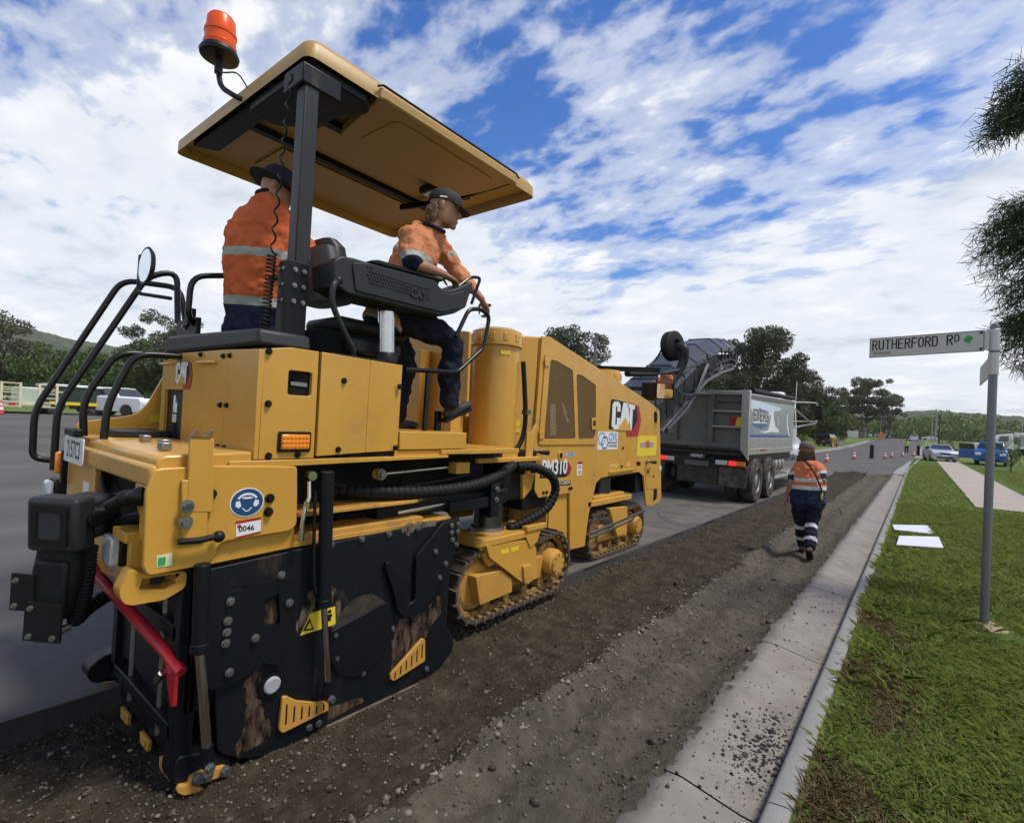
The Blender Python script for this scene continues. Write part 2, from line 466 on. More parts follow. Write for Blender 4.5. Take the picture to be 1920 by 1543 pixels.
# the road widens a little towards the highway, out to the far kerb
yk = np.array([31, 36, 42, 52, 62, 72, 80, 90, 100, 115, 130, 150, 170, 190, 205, 212.0]); xk = np.interp(yk, [31, 36, 42, 52, 62, 80, 100, 130, 170, 205, 212], [-.914, -.89, -.72, -.52, -.27, -.07, .23, .63, 1.33, 3.8, 4.6])
rows_ = [np.stack([-.916+(xk+.916)*t, yk, gz(-.9, yk)], 1) for t in (0, .5, 1)]
n = len(yk); i = (np.arange(2)[:, None]*n+np.arange(n-1)[None, :]).ravel()
rw = big_mesh('road', np.concatenate(rows_), np.stack([i, i+n, i+n+1, i+1], 1), ASPH, smooth=True); rw['kind'] = 'structure'
sheet('highway', [-220, -120, -60, -20, 0, 20, 60, 120, 220], [212, 216, 222, 228, 234], lambda x, y: gz(x, y)+.02, ASPH)
# dust swept over the asphalt beside the cut, a thin film with its own ragged outline
xs = np.arange(-4.7, -2.88, .03); ys = np.arange(4.5, 33, .06)
sheet('road_dust', xs, ys, lambda x, y: gz(x, y)+.005, DUSTY,
      mask=lambda x, y: (x > -3.15-1.3*fbm(x*.9+9, y*.35, 4)-.35*(y > 10) + .5*(y < 6)) & (x < -2.9))
sheet('road_dust', np.arange(-4.3, -0.92, .04), np.arange(28.3, 41, .06), lambda x, y: gz(x, y)+.006, DUSTY,
      mask=lambda x, y: fbm(x*.7+3, y*.3+5, 5) > .40+.016*(y-28))

# the cut: fresh pass on the left, older and paler pass beside the gutter
def cut_z(x, y):
    rows = .013*np.sin(x*2*math.pi/.055)*(.4+fbm(x*3, y*2, 3)) * (x < -1.72)
    n = .055*(fbm(x*2.2, y*1.6, 5)-.5) + .05*(fbm(x*11, y*9, 5, .6)-.5) + .02*(fbm(x*45, y*40, 3)-.5)
    ridge = .08*np.exp(-((x+1.735+.12*(fbm(y*1.1, y*0+3, 3)-.5)-.0)/.07)**2)*(.3+1.4*fbm(x*9, y*7, 4))
    ruts = .02*np.sin(x*14+2*fbm(x, y*.6, 3))*(x > -1.72)
    bank = .09*sstep(-1.2, -0.90, x)*(.35+.5*fbm(x*4, y*3, 4)) + .05*sstep(-2.72, -2.9, x)*fbm(x*8, y*5, 3)*(y > 2.6)
    mound = .20*np.exp(-((y-27.6)/1.1)**2)*(.2+1.3*fbm(x*1.8, y*1.2, 4)) if True else 0
    return -.115 + n + rows + ridge + ruts + bank + mound
cy = list(np.arange(-1.2, 5.0, .016)) + list(np.arange(5.0, 12, .035)) + list(np.arange(12, 28.6, .09))
seam = lambda x, y: x < -1.735+.16*(fbm(y*1.3, y*0+6, 4)-.5)+.06*(fbm(x*12, y*10, 3)-.5)
def cut_sheet(name, x0, x1, step, ylo, yhi, m, mask=None):
    y = [v for v in cy if ylo <= v <= yhi]
    return sheet(name, np.arange(x0, x1+step*.5, step), y, cut_z, m, mask=mask)
cut_sheet('milled_trench_floor', -2.90, -0.88, .0165, -1.2, 28.6, SOIL, seam)
cut_sheet('older_trench_floor', -2.90, -0.88, .0165, -1.2, 28.6, SOIL2, lambda x, y: ~seam(x, y))
cut_sheet('milled_trench_floor', -3.54, -2.90, .0165, -1.2, 1.78, SOIL)
def cut_wall(name, xw, y0, y1, side):
    ys = np.arange(y0, y1, .02); K = 7; V = []
    for k in range(K):
        t = k/(K-1)
        off = .03*(fbm(ys*9, ys*0+k*1.7, 4)-.5) + .05*(fbm(ys*2.5, ys*0+2, 3)-.5)
        x = xw + side*(.055*t**1.5) + off*(t > .01)
        z = gz(xw, ys) + .001 - .15*t - .006*(k == 0)*fbm(ys*14, ys*0, 2)
        V.append(np.stack([x+0*ys, ys, z], 1))
    n = len(ys); V = np.concatenate(V); i = (np.arange(K-1)[:, None]*n+np.arange(n-1)[None, :]).ravel()
    o = big_mesh(name, V, np.stack([i, i+1, i+n+1, i+n], 1), EDGE, smooth=True); o['kind'] = 'structure'
cut_wall('cut_asphalt_edge', -2.887, 1.75, 28.3, 1)
cut_wall('cut_asphalt_edge', -3.502, -1.3, 1.76, 1)
for a, b in ((-3.5, -2.88),):
    m = MB(); m.add([(a, 1.752, .0), (b, 1.752, .0), (b, 1.752, -.16), (a, 1.752, -.16)], [(0, 1, 2, 3)])
    obj('cut_asphalt_edge', m, EDGE)['kind'] = 'structure'

# ------------------------------------------------------------------ kerb and gutter, piece by piece
KG = thing('kerb_and_gutter', (-.75, 0, 0), None, None, kind='structure')
gj = [-1.6, .45, 2.475, 4.5, 6.51, 9.8, 12.88, 15.0, 17.4, 20.6, 24, 27.5, 31]
for a, b in zip(gj[:-1], gj[1:]):
    y = np.arange(a+.006, b-.006+1e-6, (b-a-.012)/max(8, int((b-a)/.03))); n = len(y)
    jag = -.915 + .10*(fbm(y*3.2, y*0+1.3, 5, .7)-.5) + .045*(fbm(y*26, y*0+4, 3, .7)-.5) - .02*(vnoise(y*7, y*0+9) > .8)
    prof = [(None, -.15), (None, -.018), (.09, -.022), (.24, -.048), (.35, -.066), (.445, -.07), (.45, -.16)]
    V = []
    for k, (dx, z) in enumerate(prof):
        x = (jag if dx is None else -.915+dx+0*y)
        zz_ = z+0*y - (.012*vnoise(y*18, y*0) if k == 1 else 0) + (.0015*(fbm(y*.7+k*.2, y*0+1, 2)-.5) if 1 < k < 6 else 0)
        V.append(np.stack([x + (0 if k else .01), y, zz_], 1))
    V = np.concatenate(V); i = (np.arange(len(prof)-1)[:, None]*n+np.arange(n-1)[None, :]).ravel()
    F = np.stack([i, i+1, i+n+1, i+n], 1)
    K_ = len(prof)
    ends = np.array([[k*n, (k+1)*n, (k+1)*n, k*n] for k in range(0)])
    big_mesh('gutter_slab', V, F, CONC, KG, smooth=False)
kj = [-1.6, .45, 2.45, 4.45, 6.42, 9.8, 12.9, 15.2, 17.8, 20.4, 23, 25.6, 28.2, 31]
for a, b in zip(kj[:-1], kj[1:]):
    m = MB(); pr = [(-.472, -.20), (-.478, -.060), (-.474, -.02), (-.462, .045), (-.452, .060), (-.44, .066), (-.375, .074), (-.362, .066), (-.36, -.2)]
    m.prism(pr, 'y', a+.004, b-.004); obj('kerb_stone', m, KERBM, KG, sharp=50)
# far kerb, straight on and round towards the highway; and the kerb across the road
def kerb_strip(name, pts, w, h):
    m = MB(); L = []; R = []
    for i, p in enumerate(pts):
        p = Vector(p); d = (Vector(pts[min(i+1, len(pts)-1)])-Vector(pts[max(i-1, 0)])).normalized(); s = Vector((d.y, -d.x))
        L.append(p-s*w/2); R.append(p+s*w/2)
    n = len(pts); vs = []
    for l, r in zip(L, R):
        z0, z1 = float(gz(l.x, l.y)), float(gz(r.x, r.y))
        q = lambda t: (l.x+(r.x-l.x)*t, l.y+(r.y-l.y)*t)
        vs += [(l.x, l.y, z0-.15), (*q(0), z0+.004), (*q(.7), z0-.012), (*q(.78), z0-.01), (*q(.82), z1+h), (*q(1), z1+h), (r.x, r.y, z1-.15)]
    fs = [(i*7+k, i*7+k+1, i*7+k+8, i*7+k+7) for i in range(n-1) for k in range(6)] + [(0, 1, 2, 3, 4, 5, 6)]
    m.add(vs, fs); obj(name, m, KERBM)['kind'] = 'structure'
kerb_strip('far_kerb', [(-.64, 31.01), (-.62, 36), (-.45, 42), (-.25, 52), (.0, 62), (.2, 80), (.5, 100), (.9, 130), (1.6, 170), (4, 205)], .56, .09)
kerb_strip('opposite_kerb', [(-30, 24), (-14, 26), (-9.6, 30), (-8.3, 37), (-8.2, 55), (-8.4, 90), (-8.6, 140), (-9.4, 185), (-13, 207)][::-1], .8, .1)

# ------------------------------------------------------------------ verge, footpath
def verge_z(x, y): return gz(x, y) + .055 + .03*(fbm(x*.8, y*.8, 4)-.5) + .015*(fbm(x*7, y*7, 3)-.5) + .012*sstep(-.33, .1, x)
sheet('grass_verge', np.concatenate([np.arange(-.368, 3.2, .06), np.arange(3.2, 14, .5)]), np.concatenate([np.arange(-3, 14, .07), np.arange(14, 62, .4)]), verge_z, VERGE)
sheet('far_verge', np.arange(-.4, 16, 1.0), axis(62, 205, 3, 1.05, 8), lambda x, y: gz(x, y)+.03+.02*(fbm(x, y, 3)), GRASSD, mask=lambda x, y: x > .3+.004*(y-62))
sheet('far_verge', np.arange(-40, -8.6, 1.2), axis(26, 205, 2, 1.05, 8), lambda x, y: gz(x, y)+.07+.04*(fbm(x, y, 3)), GRASSD)
PATHROOT = thing('footpath', (1.9, 20, .08), None, None, kind='structure')
py_ = [17.0, 18.8, 20.6, 22.4, 24.2, 26, 28, 30, 33, 36, 40, 44, 48, 53, 58]
for a, b in zip(py_[:-1], py_[1:]):
    sh = .018*(a-17)**1.0*.2
    m = MB(); m.add([(1.15+sh*.6, a+.006, .10), (2.6+sh*.4, a+.006, .10), (2.6+sh*.4, b-.006, .10), (1.15+sh*.6, b-.006, .10), (1.15+sh*.6, a+.006, 0), (2.6+sh*.4, a+.006, 0), (2.6+sh*.4, b-.006, 0), (1.15+sh*.6, b-.006, 0)],
                     [(0,1,2,3),(4,7,6,5),(0,4,5,1),(1,5,6,2),(2,6,7,3),(3,7,4,0)])
    obj('path_slab', m, PATHM, PATHROOT)
for k in range(4):
    m = MB().box((2.612+k*1.9, 17.0, 0), (2.612+k*1.9+1.888, 20.6, .098)); obj('path_slab', m, PATHM, PATHROOT)

# ------------------------------------------------------------------ hills all round the horizon ahead and to the left
HILLM = mat('wooded_hill', (0.046, 0.062, 0.030), 1.0, var=.5, vscale=.05, col2=(.085, .095, .055), patch=(.4, .62), bump=1.0, bscale=.3, spec=.05, detail=10)
NA, NR = 900, 12
az = np.radians(np.linspace(-125, 62, NA))
hh = np.interp(np.degrees(az), [-125, -95, -86, -80, -74, -68, -55, -30, -8, -2, 1, 4, 7, 12, 30, 62], [95, 97, 93, 84, 78, 66, 45, 36, 40, 43, 46, 43, 40, 44, 50, 40])
V = []
for r in range(NR):
    t = r/(NR-1); R = 560+420*t
    h = (hh*(.9+.2*fbm(az*9, az*0+1, 4)))*math.sin(t*math.pi/2)**.8
    h = h + 5.0*fbm(az*260+r*3.1, az*0+r*7.7, 3, .6)*min(1, t*3) - 3
    V.append(np.stack([np.sin(az)*R, np.cos(az)*R, h], 1))
V = np.concatenate(V); i = (np.arange(NR-1)[:, None]*NA+np.arange(NA-1)[None, :]).ravel()
hills = big_mesh('hills', V, np.stack([i, i+1, i+NA+1, i+NA], 1), HILLM, smooth=True); hills['kind'] = 'structure'

# ================================================================== the milling machine
MM = thing('road_milling_machine', (-3.4, 3.5, 0), 'large yellow and black road milling machine with canopy standing in the cut', 'milling machine')
MESH = mat('grille_mesh', (0.20, 0.115, 0.035), .6)
def grille_nodes(m):
    nt = m.node_tree; b = nt.nodes['Principled BSDF']
    tcn = nt.nodes.new('ShaderNodeTexCoord'); sp = nt.nodes.new('ShaderNodeSeparateXYZ'); nt.links.new(tcn.outputs['Object'], sp.inputs[0])
    def mt(op, a, c):
        n = nt.nodes.new('ShaderNodeMath'); n.operation = op
        for i, v in enumerate((a, c)):
            if isinstance(v, float): n.inputs[i].default_value = v
            else: nt.links.new(v, n.inputs[i])
        return n.outputs[0]
    s1 = mt('FRACT', mt('MULTIPLY', mt('ADD', sp.outputs[1], mt('MULTIPLY', sp.outputs[2], 1.0)), 24.0), 0.0)
    s2 = mt('FRACT', mt('MULTIPLY', mt('SUBTRACT', sp.outputs[1], mt('MULTIPLY', sp.outputs[2], 1.0)), 24.0), 0.0)
    w = mt('MAXIMUM', mt('LESS_THAN', s1, 0.33), mt('LESS_THAN', s2, 0.33))
    nt.links.new(w, b.inputs['Alpha'])
grille_nodes(MESH)
bolt_m = MB().cyl((0,0,0), (.006,0,0), .019, n=14); bolt_m.cyl((.006,0,0), (.018,0,0), .0125, n=6)
BOLT = mesh_of('bolt', bolt_m, ZINC)
BOLTB = mesh_of('bolt', bolt_m, BLACKP)
def bolts(pts, parent, me=BOLT, s=1.0, rot=None):
    for p in pts: inst('bolt', me, parent, p, rot, (s, s, s))
def plateX(name, poly, x, th, m, parent, bevel=.004, holes=()):
    return obj(name, MB().prism(poly, 'x', x-th, x, holes), m, parent, bevel)
def onface(mb, p, parent, name, m, u=(0,1,0), v=(0,0,1)):
    return obj(name, mb.xform(frame_mat(p, u, v)), m, parent)

# ---- drum box with its side plate
BOX = obj('drum_housing', MB().box((-3.48, .93, .22), (-2.53, 2.58, .90)), BLK, MM, .01)
sp_poly = roundpoly([(0.96,0.871),(1.425,0.892)]+[(2.624,0.922),(2.536,0.526),(2.543,0.181),(2.635,0.043),(2.579,-0.043),(2.399,-0.117),(1.648,-0.11)]+[(1.367,-0.131),(1.181,-0.067),(1.084,0.013),(1.053,0.321)], .03)
SIDE = plateX('side_plate', sp_poly, -2.50, .025, BLKR, MM, .004)
SIDE['label'] = 'worn black steel side plate with bare brown metal showing'
adj = [(0.982,0.818),(1.037,0.764),(1.148,0.753),(1.166,0.774),(1.417,0.761),(1.425,0.627),(1.351,0.324),(1.254,0.377),(1.255,0.356),(1.145,0.331),(1.063,0.323),(1.018,0.333),(0.995,0.362),(0.986,0.522)]
slot = [(1.245,0.686),(1.317,0.7),(1.332,0.547),(1.322,0.539),(1.246,0.56)]
plateX('adjuster_plate', roundpoly(adj, .015), -2.468, .03, BLK, SIDE, .004, [slot])
hook = [(2.573,0.925),(2.421,0.909),(2.312,0.812),(2.208,0.727),(2.22,0.445),(2.156,0.429),(2.12,0.593),(2.018,0.723),(1.973,0.732),(1.972,0.696),(2.046,0.536),(2.078,0.418),(2.137,0.36),(2.236,0.342),(2.318,0.382),(2.487,0.529),(2.577,0.745)]
plateX('hook_plate', roundpoly(hook, .02), -2.468, .03, BLK, SIDE, .004)
dc = [(1.844,0.334)][0]
obj('drum_cover', MB().prism([(dc[0]+.215*math.cos(a), dc[1]+.235*math.sin(a)) for a in [math.radians(t) for t in range(-200, 41, 8)]], 'x', -2.505, -2.486), BLK, SIDE, .003)
obj('drum_opening', MB().prism([(dc[0]+.205*math.cos(a), dc[1]+.225*math.sin(a)) for a in [math.radians(t) for t in range(36, 165, 8)]], 'x', -2.505, -2.4965), mat('drum_hole', (.035, .028, .02), .9, var=.6, vscale=14, bump=.8, bscale=30), SIDE)
for poly, nm in (([(1.374,0.158),(1.395,0.158),(1.454,0.11),(1.56,0.06),(1.638,0.033),(1.646,-0.015),(1.385,-0.026),(1.365,-0.002)], 0), ([(2.062,0.032),(2.311,0.177),(2.332,0.161),(2.343,0.021),(2.093,-0.019),(2.065,-0.002)], 1)):
    st = plateX('step_plate', roundpoly(poly, .012), -2.478, .02, YEL2, MM, .003)
    ys_ = [p[0] for p in poly]; a, b = min(ys_), max(ys_)
    for k in range(6):
        y = a+(b-a)*(.12+.76*k/5); zs = []
        n = len(poly)
        for i in range(n):
            (y0, z0), (y1, z1) = poly[i], poly[(i+1) % n]
            if (y0-y)*(y1-y) < 0: zs.append(z0+(z1-z0)*(y-y0)/(y1-y0))
        if len(zs) >= 2:
            lo, hi = min(zs), max(zs); d = hi-lo
            obj('slot', MB().prism(rrect(y-.004, lo+d*.22, y+.004, hi-d*.22, .003, 2), 'x', -2.478, -2.4765), BLACKP, st)
bolts([(-2.498, y, z) for y, z in [(1.612,0.891),(1.809,0.892),(2.002,0.894),(2.23,0.899)]], SIDE, s=1.0)
bolts([(-2.466, y, z) for y, z in [(2.504,0.886),(2.567,0.888),(2.507,0.838),(2.565,0.837),(2.517,0.789),(2.559,0.749),(2.367,0.732),(2.466,0.635),(2.417,0.551)]], SIDE, s=.95)
bolts([(-2.466, y, z) for y, z in [(1.083,0.718),(1.077,0.629),(1.075,0.579),(1.073,0.529),(1.098,0.387),(1.32,0.791),(1.372,0.641),(1.209,0.512)]], SIDE, s=1.05)
bolts([(-2.496, y, z) for y, z in [(1.665,0.385),(1.683,0.252),(1.867,0.104),(2.068,0.303),(1.542,-0.069),(1.595,-0.07),(2.373,-0.047)]], SIDE)
hub = [(1.319,0.239)][0]
obj('bearing_cap', MB().lathe([(.042, -.03), (.042, .008), (.034, .014), (.02, .014)], (-2.49, *hub), (1,0,0)), mat('cap_grey', (.35, .36, .37), .5, var=.1), SIDE)
obj('bearing_ring', MB().lathe([(.062, -.02), (.062, .004), (.045, .004)], (-2.492, *hub), (1,0,0)), BLK, SIDE)
BARE = mat('bare_scraped_steel', (.19, .15, .105), .62, metal=.15, var=.35, vscale=16, col2=(.06, .045, .03), patch=(.4, .7), bump=.15, bscale=60, stretch=(1, 1.3, .5))
RUSTM = mat('rusty_bare_steel', (.085, .052, .030), .7, metal=.1, var=.4, vscale=14, col2=(.17, .12, .075), patch=(.52, .75), bump=.15, bscale=60, stretch=(1, 1.2, .5))
def ragged(m, lo, hi):
    nt = m.node_tree; b = nt.nodes['Principled BSDF']; tcn = nt.nodes.new('ShaderNodeTexCoord'); mp = nt.nodes.new('ShaderNodeMapping'); mp.inputs['Scale'].default_value = (1, 2.2, .8)
    n = nt.nodes.new('ShaderNodeTexNoise'); n.inputs['Scale'].default_value = 9; n.inputs['Detail'].default_value = 9; n.inputs['Roughness'].default_value = .72
    r = nt.nodes.new('ShaderNodeValToRGB'); r.color_ramp.elements[0].position = lo; r.color_ramp.elements[1].position = hi
    nt.links.new(tcn.outputs['Object'], mp.inputs[0]); nt.links.new(mp.outputs[0], n.inputs['Vector']); nt.links.new(n.outputs[0], r.inputs[0]); nt.links.new(r.outputs[0], b.inputs['Alpha'])
ragged(BARE, .43, .52); ragged(RUSTM, .40, .58)
def worn(pts, m, x, seed, parent, jag=.010):
    rg = random.Random(seed); out = []
    for i in range(len(pts)):
        a, b = Vector(pts[i]), Vector(pts[(i+1) % len(pts)]); k = max(2, int((b-a).length/.012))
        for j in range(k):
            p = a.lerp(b, j/k); q = mnoise.noise((p.x*26, p.y*26, seed))+.6*mnoise.noise((p.x*70, p.y*70, seed)); nn = Vector((-(b-a).y, (b-a).x)).normalized(); p = p+nn*q*jag*1.6
            out.append((p.x, p.y))
    return obj('bare_metal_patch', MB().prism(out, 'x', x-.001, x+.0007), m, parent)
worn([(1.498,0.659),(1.549,0.675),(1.614,0.677),(1.668,0.615),(1.694,0.542),(1.708,0.477),(1.681,0.412),(1.642,0.445),(1.571,0.508),(1.501,0.516),(1.459,0.475),(1.444,0.448),(1.434,0.513),(1.454,0.55)], BARE, -2.499, 3, SIDE)
worn([(2.13,0.347),(2.262,0.331),(2.363,0.357),(2.43,0.427),(2.478,0.402),(2.478,0.281),(2.374,0.215),(2.36,0.167),(2.276,0.127),(2.15,0.054),(2.082,0.028),(2.076,0.226),(2.101,0.305)], RUSTM, -2.499, 5, SIDE, .006)
worn([(1.187,0.31),(1.27,0.336),(1.272,0.229),(1.253,0.201),(1.294,0.119),(1.302,0.075),(1.342,0.016),(1.314,-0.043),(1.228,-0.044),(1.181,-0.067),(1.154,-0.01),(1.189,0.043),(1.208,0.134)], RUSTM, -2.499, 7, SIDE)
worn([(1.262,0.649),(1.333,0.673),(1.342,0.535),(1.265,0.501)], RUSTM, -2.499, 8, SIDE, .004)
worn([(1.659,-0.011),(1.876,-0.04),(1.892,-0.071),(1.645,-0.082)], RUSTM, -2.499, 9, SIDE, .005)
worn([(2.089,0.915),(2.152,0.938),(2.392,0.935),(2.386,0.896),(2.22,0.898),(2.158,0.855),(2.116,0.88)], BARE, -2.499, 10, SIDE, .006)
ws = [(1.461,0.439),(1.511,0.542),(1.659,0.541),(1.668,0.441)]
wd = plateX('warning_decal', ws, -2.4965, .003, YPRINT, MM, 0)
obj('pictogram', MB().prism([(1.471,0.459),(1.509,0.518),(1.537,0.45)], 'x', -2.4966, -2.4955), BLACKP, wd)
obj('pictogram', MB().prism([(1.49,0.466),(1.511,0.497),(1.524,0.461)], 'x', -2.4960, -2.4948), YPRINT, wd)
obj('pictogram', MB().prism([(1.616,0.471),(1.618,0.5),(1.61,0.489),(1.614,0.508),(1.64,0.507),(1.644,0.485),(1.635,0.496),(1.637,0.469)], 'x', -2.4966, -2.4955), BLACKP, wd)
obj('pictogram', MB().cyl((-2.4966, *[(1.626,0.522)][0]), (-2.4955, *[(1.626,0.522)][0]), .011, n=14), BLACKP, wd)
obj('wear_edge', MB().prism([(1.648,-0.11),(2.399,-0.117),(2.409,-0.129),(1.651,-0.122)], 'x', -2.53, -2.488), mat('polished_wear_edge', (.30, .24, .17), .4, metal=.5, var=.3, vscale=9), SIDE)
# rear wall of the drum box and its scraper teeth
obj('moldboard', MB().box((-3.46, .955, -.04), (-2.53, .985, .9)).box((-3.46, .90, .55), (-2.56, .96, .62)).box((-3.46, .90, .12), (-2.56, .96, .18)), BLK, MM, .006)
for x in (-3.30, -2.98, -2.70):
    obj('scraper_tooth', MB().prism([(x-.07, -.055), (x+.06, -.055), (x+.05, -.108), (x-.06, -.108)], 'y', .935, .953).cyl((x+.02, .935, -.08), (x+.02, .925, -.08), .010, n=8), YEL2, MM, .003)
obj('rear_upright', MB().box((-2.60, .90, -.02), (-2.53, .96, .92)), BLK, MM, .006)
obj('rear_upright', MB().box((-3.46, .90, .1), (-3.39, .95, .92)), BLK, MM, .006)
for x in (-2.78, -3.2):
    obj('lift_rod', MB().cyl((x, .93, .05), (x, .93, .80), .016, n=12), ZINC, MM)
# skids
sk = MB().prism(roundpoly([(.92, .06), (.905, -.05), (.95, -.112), (1.14, -.112), (1.16, -.06), (1.06, .02)], .03), 'x', -2.66, -2.515)
obj('skid_shoe', sk, BLK, MM, .006)
obj('skid_wear_pad', MB().prism(roundpoly([(0.918,-0.08),(0.928,-0.059),(0.964,-0.07),(0.974,-0.041),(1.013,-0.042),(1.116,-0.065),(1.143,-0.088),(1.141,-0.109),(0.985,-0.087),(1.03,-0.121),(1.024,-0.134),(0.945,-0.106)], .008), 'x', -2.515, -2.487), YEL2, MM, .003)
bolts([(-2.487, y, z) for y, z in [(0.996,-0.06),(1.039,-0.068),(1.116,-0.083)]], MM, s=1.3)
obj('skid_shoe', MB().prism(roundpoly([(.80, .14), (.83, .06), (1.0, .02), (1.35, .02), (1.35, .2), (.88, .2)], .04), 'x', -3.62, -3.50), BLK, MM, .006)
obj('skid_wear_pad', MB().prism([(.88, .045), (1.3, .004), (1.32, .02), (.9, .065)], 'x', -3.625, -3.5), YEL2, MM)
obj('side_plate', MB().box((-3.525, .95, .02), (-3.50, 2.6, .9)), BLK, MM, .004)
# lift cylinders on the side plate
def ram(x, y0, z0, ymid, zmid, y1, z1, rb, rr, name='lift_cylinder'):
    c = obj(name, MB().cyl((x, y1, z1), (x, ymid, zmid), rb, n=18).cyl((x, ymid, zmid+.03), (x, ymid, zmid-.012), rb*1.18, n=18), BLK, MM, .003)
    obj('piston_rod', MB().cyl((x, ymid, zmid), (x, y0, z0), rr, n=16), STEEL, c)
    obj('clevis', MB().cyl((x, y0, z0+.02), (x, y0, z0-.06), rr*1.3, n=12).cyl((x-.03, y0+.005, z0-.07), (x+.03, y0+.005, z0-.07), .022, n=12), BLK, c)
    inst('bolt', BOLT, c, (x+.03, y0+.005, z0-.07), None, (1.2, 1.2, 1.2))
ram(-2.44, 1.01, .085, .955, .545, .945, .92, .033, .021)
ram(-2.43, 1.598, .16, 1.545, .60, 1.52, 1.30, .036, .017)
obj('hose', MB().tube(catmull([(-2.45, 1.47, 1.2), (-2.44, 1.475, .9), (-2.44, 1.49, .7), (-2.45, 1.51, .64)]), .009, 8), RUBB, MM)
obj('red_tow_bar', MB().tube([(-3.34, .72, .80), (-3.0, .80, .655), (-2.62, .885, .50), (-2.5, .91, .44)], .026, 14).prism([(-2.66, .50), (-2.50, .43), (-2.50, .30), (-2.53, .29), (-2.60, .40)], 'y', .885, .90), REDPAINT, MM)['label'] = 'red painted bar slanting down behind the drum box'
obj('spring_pin', MB().cyl((-2.66, .87, .36), (-2.60, .87, .42), .015, n=12), STEEL, MM)

# ---- yellow rear body
RB = MM
rp = roundpoly([(0.726,1.246),(0.733,0.936),(0.753,0.898),(0.977,0.904),(1.006,0.93),(1.016,0.98),(1.046,0.997),(1.357,1.002),(1.391,1.031),(1.385,1.184)]+[(1.375,1.328),(0.971,1.347),(0.776,1.343),(0.751,1.336)], .018)
REARP = plateX('rear_side_plate', rp, -2.47, .03, YEL, RB, .006)
plateX('lower_flange', roundpoly([(0.979,1.0),(1.401,1.01),(1.396,0.906),(0.985,0.892)], .01), -2.505, .03, YEL, RB, .004)
low = roundpoly([(0.665,0.842),(0.685,0.792),(0.714,0.778),(0.832,0.773),(0.91,0.809),(0.91,0.881),(0.751,0.896),(0.706,0.93)], .02)
obj('rear_tow_lug', MB().prism(low, 'x', -2.60, -2.51, [[(0.735,0.839),(0.744,0.88),(0.866,0.877),(0.868,0.836),(0.83,0.818)]]), YEL, RB, .008)
obj('channel_upright', MB().prism([(0.87,1.472),(0.964,1.469),(0.979,1.142),(0.871,1.154)], 'x', -2.47, -2.445).prism([(0.848,1.292),(0.95,1.286),(0.962,1.038),(0.862,1.034)], 'x', -2.47, -2.447), YEL, RB, .004)
obj('hook_bracket', MB().prism([(0.87,1.475),(0.887,1.508),(0.901,1.504),(0.897,1.484),(0.931,1.481),(0.944,1.505),(0.963,1.509),(0.948,1.473)], 'x', -2.475, -2.44), mat('bracket_brown', (.16, .09, .03), .5), RB, .002)
bolts([(-2.445, y, z) for y, z in [(0.87,1.179),(0.868,1.112)]+[(0.871,1.18)]], RB, s=1.5)
bolts([(-2.469, y, z) for y, z in [(1.24,1.179),(1.237,1.113),(0.974,1.22)]], RB, BOLTB, 1.2)
h = obj('latch_handle', MB().tube([(-2.425, y, z) for y, z in [(0.84,1.036),(0.92,1.03),(0.986,1.037)]], .014, 10).ball((-2.425, *[(0.999,1.035)][0]), .026), BLACKP, RB)
# mandatory ear-protection sign
e = [(1.134,1.169)][0]; er = .079
sg = obj('ear_protection_sign', MB().prism(circ(e[0], e[1], er, 48, er*.86), 'x', -2.47, -2.4675), WHITE, MM)
obj('sign_disc', MB().prism(circ(e[0], e[1], er*.93, 48, er*.80), 'x', -2.4675, -2.4665), BLUEP, sg)
g = lambda pts: [(e[0]+a*er, e[1]+b*er*.86) for a, b in pts]
band = [(.62*math.cos(t), .10+.56*math.sin(t)) for t in [math.radians(q) for q in range(160, 19, -10)]] + [(.50*math.cos(t), .10+.40*math.sin(t)) for t in [math.radians(q) for q in range(20, 161, 10)]]
obj('sign_symbol', MB().prism(g(band), 'x', -2.4665, -2.4655).prism(g([(-.66, .1), (-.44, .14), (-.34, -.22), (-.5, -.36), (-.68, -.2)]), 'x', -2.4665, -2.4655).prism(g([(.66, .1), (.44, .14), (.34, -.22), (.5, -.36), (.68, -.2)]), 'x', -2.4665, -2.4655)
    .prism(g([(-.3, -.38), (-.1, -.62), (.1, -.62), (.3, -.38), (.26, -.34), (.08, -.55), (-.08, -.55), (-.26, -.34)]), 'x', -2.4665, -2.4655).prism(g([(-.34, .30), (-.15, .24), (.15, .24), (.34, .30), (.2, .38), (-.2, .38)]), 'x', -2.4665, -2.4655), WHITE, sg)
ip = [(1.089,1.078),(1.203,1.088),(1.207,1.019),(1.093,1.004)]
tagd = plateX('inspection_tag', ip, -2.4675, .003, WHITE, MM, 0)
obj('tag_stripe', MB().prism([(1.088,1.084),(1.203,1.092),(1.203,1.08),(1.089,1.072)], 'x', -2.4676, -2.4668).prism([(1.092,1.012),(1.207,1.024),(1.207,1.017),(1.093,1.002)], 'x', -2.4676, -2.4668), REDP, tagd)
obj('tag_logo', MB().prism([(1.095,1.067),(1.111,1.068),(1.112,1.052),(1.096,1.051)], 'x', -2.4676, -2.4668), REDP, tagd)
onface(text_mesh('0046', .036, bold=.0008), (-2.4667, *[(1.102,1.034)][0]), tagd, 'lettering', BLACKP)
gs = plateX('green_sticker', [(0.777,0.979),(0.835,0.981),(0.837,0.928),(0.78,0.931)], -2.4675, .003, mat('pale_sticker', (.62, .66, .42), .5), MM, 0)
gc = [(0.797,0.952)][0]
obj('sticker_print', MB().prism(rrect(gc[0]-.014, gc[1]-.018, gc[0]+.014, gc[1]+.018, .006), 'x', -2.4676, -2.4668), GREENP, gs)
